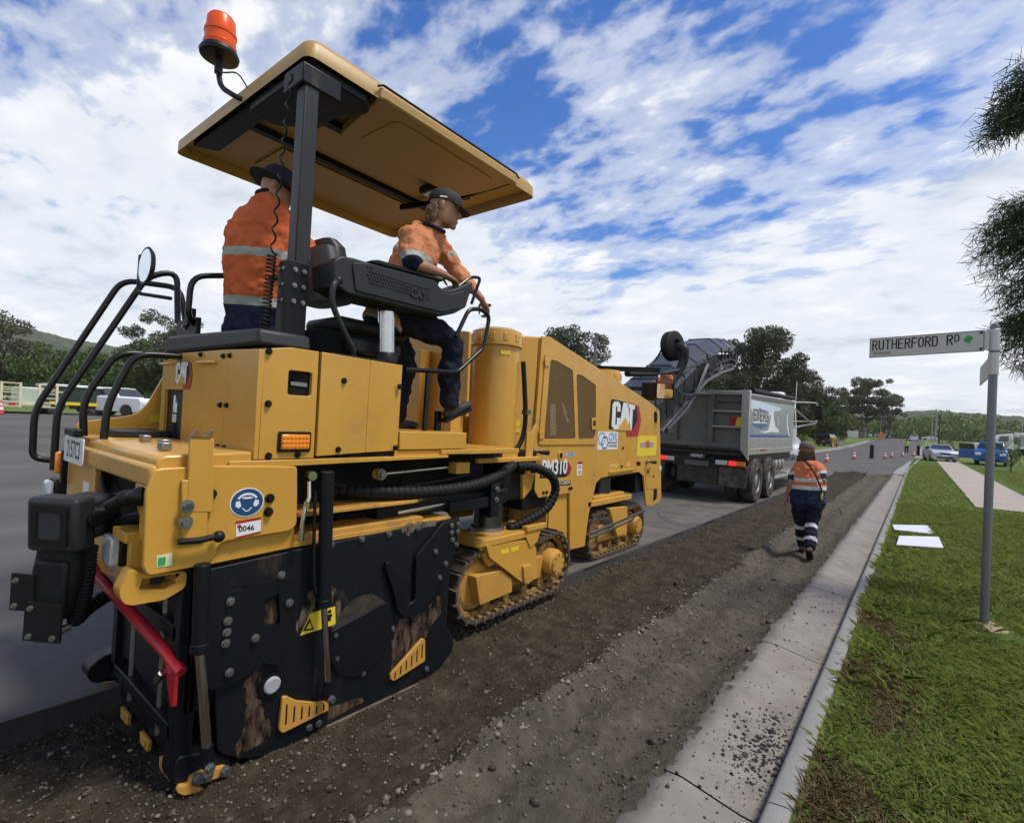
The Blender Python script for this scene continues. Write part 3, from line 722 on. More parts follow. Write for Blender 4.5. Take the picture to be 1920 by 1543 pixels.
# top deck of the rear body, rear cross beam, pan
obj('rear_deck', MB().prism([(.765, 1.355), (.775, 1.385), (.80, 1.395), (1.16, 1.405), (1.16, 1.30), (.765, 1.30)], 'x', -3.60, -2.50), YEL, RB, .012)
obj('deck_step', MB().box((-3.95, .78, 1.28), (-3.605, 1.17, 1.40)), YEL, RB, .008)
obj('deck_tread', MB().box((-3.94, .90, 1.402), (-3.62, 1.165, 1.44)), PLAS, RB, .004)
for x, y in ((-2.95, .93), (-2.72, .86), (-3.3, .95)):
    obj('deck_cleat', MB().box((x-.035, y-.02, 1.40), (x+.035, y+.02, 1.435)), ZINC, RB, .004)
obj('rear_cross_beam', MB().box((-3.98, .745, 1.255), (-2.505, .80, 1.352)), YEL, RB, .018, seg=3)
obj('rear_end_block', MB().prism([(-2.70, 1.26), (-2.505, 1.26), (-2.505, 1.02), (-2.62, 1.02), (-2.62, 1.12), (-2.70, 1.18)], 'y', .75, .86), YEL, RB, .008)
obj('rear_pan', MB().prism([(-3.98, 1.26), (-3.42, 1.26), (-3.42, 1.02), (-2.62, .98), (-2.56, .9), (-2.62, .79), (-3.32, .74), (-3.98, .80)], 'y', .765, .80), YEL, RB, .008)
obj('rear_cavity', MB().box((-3.42, .84, 1.0), (-2.53, .90, 1.26)), DARK, RB)
obj('frame_web', MB().box((-3.98, .80, .95), (-3.9, 1.19, 1.28)), YEL, RB, .004)
obj('frame_web', MB().box((-2.62, .80, .95), (-2.51, 1.35, 1.28)), YEL, RB, .004)
lp = roundpoly([(.80, 1.47), (.98, 1.50), (1.10, 1.53), (1.16, 1.60), (1.22, 1.74), (1.30, 1.93), (1.6, 1.95), (1.6, 1.30), (.80, 1.30)], .03)
obj('ladder_side_sheet', MB().prism(lp, 'x', -4.05, -4.03), YEL, RB, .003)
wl = [(1.179,1.526),(1.247,1.529),(1.249,1.486),(1.181,1.484)]
obj('warning_decal', MB().prism(wl, 'x', -4.03, -4.0275), YPRINT, RB)
# number plate, lamps
LP = obj('number_plate', MB().prism(rrect(-3.88, 1.255, -3.47, 1.40, .012), 'y', .722, .727), WHITE, RB)
onface(text_mesh('2157C3', .135, bold=.002, squeeze=.68, align='CENTER'), (-3.675, .7215, 1.285), LP, 'lettering', BLACKP, (1,0,0), (0,0,1))
obj('plate_lamp', MB().box((-3.80, .70, 1.405), (-3.56, .74, 1.45)), BLACKP, RB, .01)
obj('marker_lamp', MB().box((-4.10, .71, 1.16), (-4.02, .745, 1.29)), AMBER, RB, .01)
obj('lamp_bracket', MB().box((-4.02, .735, 1.1), (-3.98, .765, 1.30)), BLACKP, RB, .004)
obj('tail_lamp', MB().box((-4.30, .70, .985), (-4.16, .74, 1.10)), CLEAR, RB, .02)
obj('tail_lamp_housing', MB().box((-4.31, .742, .975), (-4.15, .80, 1.11)), BLACKP, RB, .01)
obj('white_label', MB().box((-3.62, .7635, 1.05), (-3.50, .765, 1.16)), WHITE, RB)
obj('white_label', MB().box((-3.12, .762, .93), (-3.06, .765, 1.02)), WHITE, RB)
wl = obj('work_lamp', MB().box((-2.93, .70, .875), (-2.79, .735, 1.0)), CLEAR, RB, .008)
obj('lamp_housing', MB().box((-2.935, .735, .87), (-2.785, .79, 1.005)), BLACKP, wl, .006)
obj('work_lamp_bracket', MB().box((-2.78, .70, 1.015), (-2.60, .80, 1.06)).box((-2.64, .72, .9), (-2.60, .80, 1.02)), YEL, RB, .004)
obj('ring_pin', MB().cyl((-3.20, .70, .84), (-3.08, .70, .87), .016, n=12).tube([(-3.12+.06*math.cos(t), .69, .93+.025*math.sin(t)) for t in [2*math.pi*i/16 for i in range(16)]], .006, 6, closed=True), STEEL, RB)
for k, pth in enumerate(([(-3.45, .78, 1.0), (-3.2, .74, 1.12), (-2.9, .80, 1.18), (-2.7, .9, 1.2)], [(-3.1, .79, 1.0), (-2.95, .76, 1.03), (-2.8, .76, 1.08), (-2.65, .82, 1.12)], [(-3.4, .80, 1.2), (-3.2, .76, 1.16), (-3.0, .78, 1.05), (-2.8, .82, 1.02)])):
    obj('hose', MB().tube(catmull(pth), (.012, .026, .016)[k], 10), RUBB, RB)
# camera box on its ball arm at the back
CB = MM
def oriented(mb, c, rz, rx=0, ry=0): return mb.xform(Matrix.Translation(c) @ Matrix.Rotation(rz, 4, 'Z') @ Matrix.Rotation(ry, 4, 'Y') @ Matrix.Rotation(rx, 4, 'X'))
cc = (-3.0, .60, 1.06); rz = math.radians(34)
obj('camera_body', oriented(MB().box((-.095, .0, -.085), (.095, .17, .10)), cc, rz, .06), PLAS, CB, .02, seg=3)
obj('camera_hood', oriented(MB().box((-.118, -.10, -.118), (.118, .01, .122)), cc, rz, .06), PLAS, CB, .022, seg=3)
obj('camera_bezel', oriented(MB().prism(rrect(-.085, -.085, .085, .09, .012), 'y', -.108, -.098, [rrect(-.055, -.055, .055, .06, .008)]), cc, rz, .06), BLACKP, CB)
obj('camera_lens', oriented(MB().box((-.056, -.104, -.056), (.056, -.101, .061)), cc, rz, .06), GLASS, CB)
obj('ball_arm', MB().tube([(-2.88, .66, 1.08), (-2.74, .68, 1.16), (-2.62, .70, 1.205)], .027, 12).ball((-2.62, .70, 1.205), .037).ball((-2.88, .66, 1.08), .036).cyl((-2.74, .62, 1.14), (-2.74, .70, 1.14), .018, n=10), RUBB, CB)
obj('ball_mount', MB().lathe([(.042, 0), (.042, .016), (.024, .05)], (-2.55, .74, 1.22), (-.4, -.8, -.1)), BLACKP, CB)
obj('flap_mount', oriented(MB().prism([(-.10, -.10), (.09, -.10), (.10, -.24), (.06, -.42), (-.06, -.46), (-.14, -.34)], 'y', -.07, .06), cc, rz), RUBB, CB, .03, seg=3)
obj('flap_wrap', oriented(MB().prism([(-.08, -.16), (.075, -.16), (.075, -.40), (-.10, -.38)], 'y', -.09, -.06), cc, rz), RUBB, CB, .02)
obj('rubber_flap', oriented(MB().box((-.165, -.10, -.38), (-.06, -.09, -.22)), cc, rz), RUBB, CB)
obj('rubber_flap', oriented(MB().box((-.08, -.112, -.50), (.09, -.10, -.335)), cc, rz), RUBB, CB)
bolts([Matrix.Translation(cc) @ Matrix.Rotation(rz, 4, 'Z') @ Vector(q) for q in ((-.14, -.10, -.25), (-.14, -.10, -.36), (-.05, -.112, -.36), (-.05, -.112, -.48), (.06, -.112, -.48))], CB, s=.7, rot=(0, 0, rz-math.pi/2))
cpath = catmull([(-2.94, .66, .95), (-2.94, .655, .85), (-2.94, .65, .74), (-2.95, .64, .65), (-2.99, .64, .61), (-3.06, .70, .63), (-3.16, .86, .68)], 26)
obj('corrugated_hose', MB().tube(cpath, [.030+(.004 if (i//2) % 2 else 0) for i in range(len(cpath))], 12), RUBB, CB)
obj('cable_tail', MB().tube(catmull([(-2.95, .63, .61), (-2.97, .58, .59), (-2.98, .50, .56), (-2.95, .53, .555), (-2.93, .61, .59)]), .006, 8), STEEL, CB)

# ---- handrails at the rear ladder
def rail(pts, r=.019, name='handrail', fil=.09):
    return obj(name, MB().tube(pts, r, 12, fil), TUBE, MM)
rail([(-4.33, .75, 1.21), (-4.36, .66, 1.225), (-4.36, .655, 1.53), (-4.33, 1.05, 2.445), (-4.1, 1.33, 2.43), (-4.0, 1.34, 2.2)])
rail([(-4.05, .71, 1.18)] + [(-4.05, y, z) for y, z in [(0.71,1.556),(1.119,2.453),(1.289,2.527)]] + [(-3.95, 1.28, 2.16)])
rail([(-3.8, .79, 1.40), (-3.8, .775, 1.60), (-3.8, .92, 1.905), (-3.8, 1.19, 1.92)])
rail([(-3.5, .815, 1.40), (-3.5, .82, 1.585), (-3.5, .93, 1.888), (-3.5, 1.19, 1.90)])
obj('rail_bracket', MB().box((-3.93, 1.27, 1.95), (-3.60, 1.30, 2.17)).box((-3.78, 1.26, 2.12), (-3.72, 1.31, 2.24)), BLK, MM, .006)
bolts([(-3.78, 1.268, 2.12), (-3.78, 1.268, 1.99)], MM, rot=(0, 0, -math.pi/2))
rail([(-3.66, 1.29, 2.12)] + [(-3.6, y, z) for y, z in [(1.22,2.168),(1.226,2.419),(1.442,2.476)]] + [(-3.1, 1.55, 2.42)], .018)
mc = Vector((-3.841, 1.05, 2.47))
obj('mirror', MB().lathe([(.02, -.02), (.08, -.02), (.092, 0), (.088, .008), (.02, .009)], mc, (.12, -.97, .05), 28).xform(Matrix.Translation(mc) @ Matrix.Diagonal((1, 1, 1.35, 1)) @ Matrix.Translation(-mc)), BLACKP, MM)
obj('mirror_glass', MB().lathe([(.078, 0), (.078, .004), (.002, .004)], mc+Vector((.75, -.6, .05)).normalized()*.008, (.12, -.97, .05), 28).xform(Matrix.Translation(mc) @ Matrix.Diagonal((1, 1, 1.35, 1)) @ Matrix.Translation(-mc)), mat('mirror_glass', (.8, .85, .9), .03, metal=1), MM)
obj('mirror_stay', MB().tube([mc+Vector((-.02, 0, 0)), mc+Vector((-.1, .0, .0)), mc+Vector((-.12, 0, .1)), mc+Vector((-.12, .0, -.16)), mc+Vector((.15, .1, -.2))], .012, 8, .03), BLACKP, MM)

# ---- operator platform
PF = MM
obj('platform_core', MB().box((-3.78, 1.19, 1.36), (-2.525, 2.03, 1.915)), DARK, PF)
obj('deck_plate', MB().box((-4.6, 1.2, 1.36), (-2.53, 3.3, 1.395)), YEL, PF, .004)
rear_panel = MB().prism([(-3.80, 1.30), (-2.86, 1.345), (-2.86, 1.915), (-3.80, 1.925)], 'y', 1.165, 1.188, [[(-3.74, 1.32), (-3.44, 1.335), (-3.44, 1.70), (-3.74, 1.70)]])
obj('rear_panel', rear_panel, YEL, PF, .003)
obj('panel_recess', MB().box((-3.76, 1.186, 1.31), (-3.42, 1.189, 1.72)), BLACKP, PF)
obj('hydraulic_coupling', MB().cyl((-3.6, 1.19, 1.62), (-3.6, 1.19, 1.56), .02, n=12).cyl((-3.6, 1.19, 1.55), (-3.6, 1.19, 1.50), .024, n=6).cyl((-3.60, 1.19, 1.615), (-3.63, 1.2, 1.66), .018, n=12), STEEL, PF)
obj('hose', MB().tube([(-3.6, 1.19, 1.50), (-3.6, 1.195, 1.4), (-3.62, 1.2, 1.3)], .02, 10), RUBB, PF)
# corner panel folds round from the rear to the side
cp = MB()
cp.prism([(-2.852, 1.348), (-2.50, 1.366), (-2.50, 1.90), (-2.852, 1.914)], 'y', 1.163, 1.188)
side_cut = rrect(1.335, 1.69, 1.455, 1.81, .015)
cp.prism([(1.188, 1.366), (1.48, 1.366), (1.475, 1.93), (1.32, 1.93), (1.188, 1.905)], 'x', -2.525, -2.50, [rrect(1.315, 1.69, 1.445, 1.815, .015)])
CPN = obj('corner_panel', cp, YEL, PF, .003)
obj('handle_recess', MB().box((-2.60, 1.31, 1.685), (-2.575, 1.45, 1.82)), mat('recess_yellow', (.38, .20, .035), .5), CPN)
obj('turn_handle', MB().cyl((-2.575, 1.35, 1.75), (-2.525, 1.35, 1.75), .022, n=6).bar((-2.53, 1.34, 1.75), (-2.53, 1.43, 1.748), .02, .02), ZINC, CPN)
al = obj('amber_marker', MB().box((-2.498, 1.292, 1.415), (-2.478, 1.44, 1.49)), AMBER, MM, .004)
obj('marker_frame', MB().prism(rrect(1.277, 1.40, 1.455, 1.505, .012), 'x', -2.50, -2.492), BLACKP, CPN, .003)
for r in range(3):
    for c in range(7):
        obj('lens_facet', MB().lathe([(.010, 0), (.006, .004)], (-2.478, 1.303+c*.0208, 1.43+r*.0225), (1,0,0), 6), AMBER, al)
sp = MB().prism([(1.492, 1.375), (1.80, 1.39), (1.80, 1.925), (1.492, 1.93)], 'x', -2.525, -2.497)
sp.add([(-2.497, 1.80, 1.39), (-2.515, 2.045, 1.397), (-2.515, 2.05, 1.925), (-2.497, 1.80, 1.925), (-2.52, 1.80, 1.39), (-2.54, 2.045, 1.397), (-2.54, 2.05, 1.925), (-2.52, 1.80, 1.925)],
       [(0,1,2,3),(7,6,5,4),(0,4,5,1),(1,5,6,2),(2,6,7,3)])
obj('side_panel', sp, YEL, PF, .003)
bolts([(-2.498, y, z) for y, z in [(1.207,1.895),(1.219,1.639),(1.236,1.383),(1.387,1.386),(1.632,1.79),(2.02,1.789),(1.62,1.409),(2.013,1.415)]], PF, BOLTB, .9)
bolts([(x, 1.163, z) for x, z in ((-3.74, 1.90), (-3.5, 1.90), (-3.2, 1.90), (-2.9, 1.88), (-2.9, 1.62), (-2.82, 1.62), (-2.9, 1.40), (-2.82, 1.40), (-2.82, 1.88))], PF, BOLTB, .8, (0, 0, -math.pi/2))
obj('grab_pin', MB().cyl((-3.6, 1.16, 1.86), (-3.84, 1.16, 1.865), .008, n=8), YEL, PF)
obj('grab_pin', MB().cyl((-3.22, 1.15, 1.855), (-2.98, 1.15, 1.85), .008, n=8), YEL, PF)
obj('rear_tray', MB().prism([(-3.82, 1.93), (-2.53, 1.925), (-2.55, 2.01), (-3.78, 2.045)], 'y', 1.17, 1.45), PLAS, PF, .02)
obj('front_step', MB().box((-3.3, 2.06, 1.40), (-2.515, 2.66, 1.515)), YEL, PF, .006)
obj('step_foot', MB().box((-2.9, 2.42, 1.365), (-2.51, 2.68, 1.396)), YEL, PF, .004)
obj('skirt_beam', MB().prism([(1.05, 1.325), (2.46, 1.345), (2.46, 1.362), (1.05, 1.362)], 'x', -2.9, -2.485), YEL, PF, .003)
obj('front_wall', MB().box((-4.6, 3.12, 1.40), (-3.05, 3.15, 2.36)).box((-3.5, 3.0, 1.4), (-3.44, 3.12, 2.2)).box((-3.05, 2.95, 1.4), (-2.98, 3.1, 1.75)), YEL, PF, .008)
obj('front_gusset', MB().prism(roundpoly([(-3.22, 2.36), (-2.95, 2.34), (-2.93, 1.62), (-2.98, 1.66), (-3.06, 1.80), (-3.10, 2.02), (-3.2, 2.1)], .02), 'y', 3.08, 3.11), YEL, PF, .004)
for z in (2.3, 2.2): obj('knob', MB().ball((-3.06, 3.05, z-.03), .022), BLACKP, PF)
# canopy post, cable
PO = obj('canopy_post', MB().prism(rrect(-2.91, 1.43, -2.80, 1.56, .01), 'z', 1.9, 2.46), BLK, MM, .004)
obj('upper_post', MB().prism([(-2.905, 1.475), (-2.81, 1.475), (-2.81, 1.565), (-2.905, 1.565)], 'z', 2.44, 3.50), GREYM, PO, .008)
bolts([(-2.799, y, z) for y in (1.475, 1.53) for z in (2.41, 2.32, 2.23)], PO, s=.75)
bolts([(x, 1.429, z) for x in (-2.885, -2.835) for z in (2.41, 2.32, 2.23)], PO, s=.6, rot=(0, 0, -math.pi/2))
ck = []
a_, b_, c_ = Vector((-2.86, 1.41, 3.52)), Vector((-2.93, 1.40, 2.5)), Vector((-2.86, 1.345, 1.96))
turn = 0.0
for i in range(900):
    s = i/899
    p = a_.lerp(b_, s/.42) if s < .42 else b_.lerp(c_, (s-.42)/.58)
    turns = 24*s if s < .42 else 10.08 + 40*(s-.42)
    rr = .011 if s < .42 else .022
    ck.append(p+Vector((rr*math.cos(turns*2*math.pi), rr*math.sin(turns*2*math.pi), 0)))
obj('coiled_cable', MB().tube(ck, .0055, 6), RUBB, MM)

# ---- canopy
CANM = mat('canopy_tan_paint', (0.42, 0.255, 0.075), .45, var=.08, vscale=2, bump=.02, bscale=90)
x0, x1, y0, y1 = -4.83, -2.80, 1.47, 3.70
zb = 3.655
top = MB()
def cring(inx, z, r): return [(p[0], p[1], z) for p in rrect(x0+inx, y0+inx, x1-inx, y1-inx, r, 4)]
rings = [cring(.03, zb+.035, .06), cring(.0, zb, .06), cring(.0, zb+.085, .07), cring(.03, zb+.13, .08), cring(.16, zb+.17, .1), cring(.6, zb+.19, .1)]
rin = [cring(.035, zb+.075, .05), cring(.10, zb+.085, .05)]
n = len(rings[0]); allr = rin[::-1] + rings
vs_ = [p for r in allr for p in r]
top.add(vs_, [(i*n+k, i*n+(k+1) % n, (i+1)*n+(k+1) % n, (i+1)*n+k) for i in range(len(allr)-1) for k in range(n)] + [tuple(range(n))[::-1], tuple(range((len(allr)-1)*n, len(allr)*n))])
CAN = obj('canopy_roof', top, CANM, MM, sharp=50)
# swing-out side extension along the right edge
ext = [(1.93, zb-.03), (1.96, zb+.012), (2.1, zb+.035), (3.25, zb+.015), (3.40, zb-.01), (3.40, zb-.035), (2.1, zb-.02)]
obj('canopy_side_flap', MB().prism([(x1+.012, 1.96), (x1+.03, 2.0), (x1+.03, 3.36), (x1+.012, 3.40), (x1-.62, 3.30), (x1-.62, 2.08)], 'z', zb-.005, zb+.07), CANM, MM, .012)
obj('flap_panel', MB().prism(rrect(x1-.54, 2.18, x1-.08, 3.22, .07), 'z', zb-.014, zb-.004), CANM, MM, .006)
obj('flap_seal', MB().tube([(x1+.022, 1.94, zb+.06), (x1+.022, 1.98, zb+.085), (x1+.022, 3.38, zb+.085), (x1+.022, 3.42, zb+.06)], .008, 8), RUBB, MM)
obj('flap_lip', MB().box((x1-.6, 3.34, zb-.005), (x1-.02, 3.36, zb+.02)), BLACKP, MM)
for x in (-3.95, -3.42):
    obj('canopy_rail', MB().box((x-.035, 1.6, zb+.03), (x+.035, 3.45, zb+.075)), BLK, MM, .006)
obj('canopy_bracket', MB().prism(roundpoly([(-3.6, 1.50), (-2.86, 1.50), (-2.83, 1.58), (-2.83, 1.92), (-2.92, 1.98), (-3.08, 1.90), (-3.4, 1.85), (-3.6, 1.70)], .05), 'z', zb-.06, zb+.07).prism([(-3.02, 1.45), (-2.80, 1.45), (-2.80, 1.70), (-3.02, 1.70)], 'z', zb-.17, zb-.05), BLK, MM, .01)
obj('canopy_bracket', MB().prism([(-4.6, 1.52), (-3.6, 1.52), (-3.6, 1.66), (-4.5, 1.68)], 'z', zb+.01, zb+.07), BLK, MM, .01)
obj('canopy_bead', MB().box((-4.6, 2.0, zb+.066), (-4.1, 3.4, zb+.078)).box((-3.9, 2.0, zb+.066), (-3.47, 3.4, zb+.078)), CANM, MM, .02, seg=3)
cl = obj('canopy_lamp', MB().box((-3.62, 3.02, zb-.02), (-3.42, 3.22, zb+.04)), BLACKP, MM, .01)
obj('lamp_lens', MB().box((-3.60, 3.05, zb-.026), (-3.45, 3.2, zb-.02)), CLEAR, cl)
obj('canopy_latch', MB().bar((-4.1, 3.2, zb+.02), (-3.75, 3.3, zb+.02), .03, .05).bar((-3.98, 3.24, zb+.0), (-3.98, 3.24, zb+.08), .06, .05), BLACKP, MM, .004)
# beacon
bx = -3.86
obj('beacon_stem', MB().tube([(-3.62, 1.50, zb+.02), (-3.66, 1.44, zb+.04), (-3.80, 1.40, zb+.13), (bx, 1.40, zb+.26), (bx, 1.40, zb+.36)], .018, 10, .06).cyl((bx, 1.40, zb+.25), (bx, 1.40, zb+.34), .026, n=12), BLACKP, MM)
obj('beacon_base', MB().lathe([(.03, -.01), (.12, .0), (.125, .02), (.11, .05), (.1, .055)], (bx, 1.40, zb+.36), n=28), BLACKP, MM)
be = obj('beacon_lens', MB().lathe([(.098, .0), (.103, .03), (.096, .038), (.096, .09), (.101, .096), (.101, .115), (.092, .122), (.088, .20), (.075, .222), (.03, .228)], (bx, 1.40, zb+.415), n=32), mat('beacon_orange', (.82, .10, .005), .32, var=.1, spec=.3, vscale=20), MM)
be['label'] = 'orange flashing beacon on a bent stem above the canopy corner'
obj('beacon_cable', MB().tube(catmull([(bx, 1.38, zb+.3), (-3.74, 1.38, zb+.2), (-3.6, 1.42, zb+.16), (-3.55, 1.48, zb+.06)]), .005, 6), RUBB, MM)

# ---- seats and console
SEATM = mat('seat_vinyl', (0.016, 0.016, 0.018), .5, var=.15, bump=.05, bscale=40)
SEATG = mat('seat_grey', (0.07, 0.072, 0.072), .55, var=.1, bump=.05, bscale=60)
sb = obj('seat_back', MB().loft([((-3.13, 1.90, 2.33), .20, .07, (1,0,0), (0,1,0)), ((-3.13, 1.87, 2.5), .21, .08, (1,0,0), (0,1,0)), ((-3.13, 1.84, 2.68), .19, .07, (1,0,0), (0,1,0)), ((-3.13, 1.82, 2.73), .14, .05, (1,0,0), (0,1,0))], 28, 3.2), SEATM, MM)
obj('seat_shell', MB().loft([((-3.08, 1.82, 2.32), .20, .06, (1,0,0), (0,1,0)), ((-3.08, 1.79, 2.5), .205, .06, (1,0,0), (0,1,0)), ((-3.08, 1.77, 2.66), .15, .05, (1,0,0), (0,1,0))], 28, 3.2), SEATG, MM)
obj('seat_cushion', MB().box((-3.35, 1.85, 2.14), (-2.92, 2.42, 2.24)), SEATM, MM, .04, seg=3)
obj('seat_base', MB().box((-3.3, 1.75, 1.93), (-2.95, 2.35, 2.14)).box((-3.4, 1.6, 1.92), (-2.6, 2.0, 1.95)), DARK, MM, .01)
obj('seat_arm', MB().box((-2.93, 1.9, 2.0), (-2.84, 2.3, 2.1)), SEATM, MM, .02)
cpoly = roundpoly([(1.599,2.466),(1.623,2.495),(1.655,2.512),(1.724,2.521),(1.857,2.522),(2.396,2.543),(2.414,2.514),(2.465,2.504),(2.548,2.526),(2.729,2.625),(2.746,2.605),(2.685,2.426),(2.578,2.361),(2.446,2.314),(1.703,2.302),(1.662,2.322),(1.614,2.327)], .012)
CONS = obj('console', MB().prism(cpoly, 'x', -2.86, -2.615), PLAS, MM, .022, seg=3)
CONS['label'] = 'long charcoal plastic operator console with raised hexagon pattern'
obj('console_fascia', MB().prism(roundpoly([(1.714,2.488),(1.832,2.515),(2.372,2.541),(2.409,2.477),(2.5,2.479),(2.653,2.539),(2.61,2.404),(2.444,2.34),(1.748,2.329)], .02), 'x', -2.62, -2.604), PLAS, CONS, .008)
hexpoly = [(1.808,2.478),(1.821,2.492),(2.314,2.472),(2.328,2.382),(1.828,2.395)]
hb = MB(); (ya, yb) = (min(p[0] for p in hexpoly), max(p[0] for p in hexpoly))
hr = .0125; row = 0; zv = min(p[1] for p in hexpoly)
def inside(p, poly):
    c = False
    for i in range(len(poly)):
        (ax, ay), (bx_, by) = poly[i-1], poly[i]
        if (ay > p[1]) != (by > p[1]) and p[0] < (bx_-ax)*(p[1]-ay)/(by-ay)+ax: c = not c
    return c
while zv < max(p[1] for p in hexpoly):
    y = ya + (hr if row % 2 else 0)
    while y < yb:
        if inside((y, zv), hexpoly): hb.lathe([(.0105, 0), (.007, .005)], (-2.604, y, zv), (1,0,0), 6)
        y += 2*hr
    zv += hr*1.73; row += 1
obj('hexagon_relief', hb, PLAS, CONS)
onface(text_mesh('CAT', .085, .002, .004, .8), (-2.598, *[(2.15,2.392)][0]), CONS, 'lettering', PLAS, (0, 1, -.06), (0, .06, 1))
obj('console_top_pad', MB().prism(roundpoly([(1.901,2.566),(1.952,2.582),(2.503,2.603),(2.505,2.579),(1.903,2.55)], .01), 'x', -2.84, -2.68), RUBB, CONS, .008)
obj('console_grab', MB().tube([(-2.66, y, z) for y, z in [(2.64,2.575),(2.761,2.675),(2.872,2.697),(2.786,2.479)]], .012, 10, .04), TUBE, CONS)
obj('joystick', MB().cyl((-2.72, 2.45, 2.50), (-2.72, 2.47, 2.56), .012, n=8).ball((-2.72, 2.475, 2.58), (.022, .022, .03)), BLACKP, CONS)
cs = obj('console_column', MB().cyl((-2.75, 2.10, 2.02), (-2.75, 2.085, 2.29), .055, n=28), STEEL, MM)
obj('column_collar', MB().cyl((-2.75, 2.085, 2.285), (-2.75, 2.08, 2.38), .06, n=24).lathe([(.075, 0), (.075, .03), (.06, .06), (.056, .06)], (-2.75, 2.10, 1.955)), BLACKP, cs)
obj('console_hose', MB().tube(catmull([(-2.64, 1.66, 2.36), (-2.60, 1.60, 2.33), (-2.60, 1.60, 2.22), (-2.60, 1.68, 2.08), (-2.62, 1.76, 1.98), (-2.64, 1.775, 1.91)]), .017, 10), PLAS, MM)
obj('hose_boot', MB().ball((-2.635, 1.645, 2.365), .03), BLACKP, MM)
# front guard rail
gr_ = [(-2.62, y, z) for y, z in [(2.156,1.913),(2.595,1.943),(2.647,1.955),(2.904,2.161),(2.953,2.416),(2.851,2.449),(2.72,2.42),(2.602,2.199)]]
rail(gr_, .016, 'guard_rail', .05)
rail([(-2.62, y, z) for y, z in [(2.358,1.912),(2.351,1.518)]], .018, 'guard_rail_post')
obj('pedal_post', MB().box((-2.80, 2.60, 1.51), (-2.77, 2.65, 1.66)), BLACKP, MM, .004)

# ---- right leg tower, swing arm
tw = (-3.0, 3.50)
obj('leg_tower', MB().lathe([(.245, 1.30), (.245, 1.34), (.212, 1.36), (.212, 2.28)], (*tw, 0), n=40), YEL, MM)
obj('tower_cap', MB().lathe([(.214, 2.26), (.235, 2.27), (.235, 2.33), (.222, 2.40), (.17, 2.425), (.03, 2.43)], (*tw, 0), n=40), YEL, MM)
for k in range(12):
    a = 2*math.pi*k/12
    obj('cap_rib', MB().box((-.022, .21, 2.30), (.022, .238, 2.37)).xform(Matrix.Translation((*tw, 0)) @ Matrix.Rotation(a, 4, 'Z')), YEL, MM, .005)
obj('tower_foot', MB().prism(roundpoly([(-3.30, 3.05), (-2.74, 3.05), (-2.72, 3.9), (-3.3, 3.9)], .05), 'z', 1.26, 1.30).box((-3.2, 3.15, 1.16), (-2.78, 3.8, 1.26)), YEL, MM, .006)
obj('warning_decal', MB().prism([(3.275, 2.185), (3.365, 2.185), (3.365, 2.222), (3.275, 2.222)], 'x', -2.772, -2.765).xform(Matrix.Translation((*tw, 0)) @ Matrix.Rotation(math.radians(-28), 4, 'Z') @ Matrix.Translation((-tw[0]-.02, -tw[1]+.18, 0))), YPRINT, MM)
obj('tower_strap', MB().box((-2.80, 3.66, 1.68), (-2.74, 3.72, 1.72)), mat('strap_green', (.03, .10, .07), .5), MM)
obj('strip_hose', MB().tube(catmull([(-2.79, 3.63, 2.15), (-2.78, 3.66, 1.9), (-2.77, 3.68, 1.6), (-2.78, 3.62, 1.4), (-2.80, 3.4, 1.24), (-2.8, 3.1, 1.14), (-2.8, 2.8, 1.08)]), .022, 10), RUBB, MM)
obj('hose_guide', MB().prism([(3.72, 1.52), (3.80, 1.52), (3.86, 1.60), (3.80, 1.14), (3.72, 1.14)], 'x', -2.80, -2.77).prism([(3.66, 1.14), (3.85, 1.14), (3.80, 1.0), (3.68, .92)], 'x', -2.82, -2.75), YEL, MM, .004)
# the dark space under the platform
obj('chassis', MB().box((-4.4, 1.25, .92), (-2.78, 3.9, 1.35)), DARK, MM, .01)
obj('chassis_arm', MB().box((-2.80, 2.0, .95), (-2.62, 3.3, 1.06)), BLK, MM, .01)
obj('deck_ledge', MB().prism(roundpoly([(-2.52, 1.42), (-2.52, 2.22), (-2.62, 2.42), (-2.8, 2.46), (-2.8, 1.42)], .03), 'z', 1.055, 1.075), YEL2, MM, .003)
obj('drum_top_plate', MB().prism([(-2.52, 1.30), (-2.52, 2.55), (-3.4, 2.55), (-3.4, 1.30)], 'z', .902, .93).box((-2.75, 1.3, .93), (-2.53, 2.3, .96)), YEL2, MM, .003)
st = obj('steering_rod', MB().cyl((-2.60, 2.02, 1.245), (-2.68, 2.70, 1.255), .014, n=12), STEEL, MM)
obj('rod_eye', MB().lathe([(.035, -.02), (.035, .02)], (-2.60, 1.98, 1.245), (1,0,0), 18), YEL, st)
obj('rod_mount', MB().box((-2.70, 2.68, 1.21), (-2.62, 2.82, 1.29)), YEL, st)
inst('bolt', BOLT, st, (-2.578, 1.98, 1.245), None, (1.8, 1.8, 1.8))
obj('steering_rod', MB().cyl((-2.62, 2.15, .985), (-2.64, 2.62, 1.0), .02, n=12), STEEL, MM)
obj('valve_block', MB().box((-2.70, 2.60, .94), (-2.58, 3.1, 1.02)).box((-2.68, 3.02, .86), (-2.56, 3.12, 1.12)), BLK, MM, .006)
bolts([(-2.555, 3.07, 1.08), (-2.555, 3.07, 1.0)], MM, s=1.2)
def spiral_hose(pts, r, name='spiral_hose', step=.009):
    p = catmull(pts, 8); L = [0]
    for a, b in zip(p[:-1], p[1:]): L.append(L[-1]+(b-a).length)
    out = []; d = 0; i = 0
    while d < L[-1]:
        while L[i+1] < d: i += 1
        out.append(p[i].lerp(p[i+1], (d-L[i])/(L[i+1]-L[i]))); d += step
    return obj(name, MB().tube(out, [r*(.86 if k % 5 == 0 else 1.0) for k in range(len(out))], 14), RUBB, MM, sharp=60)
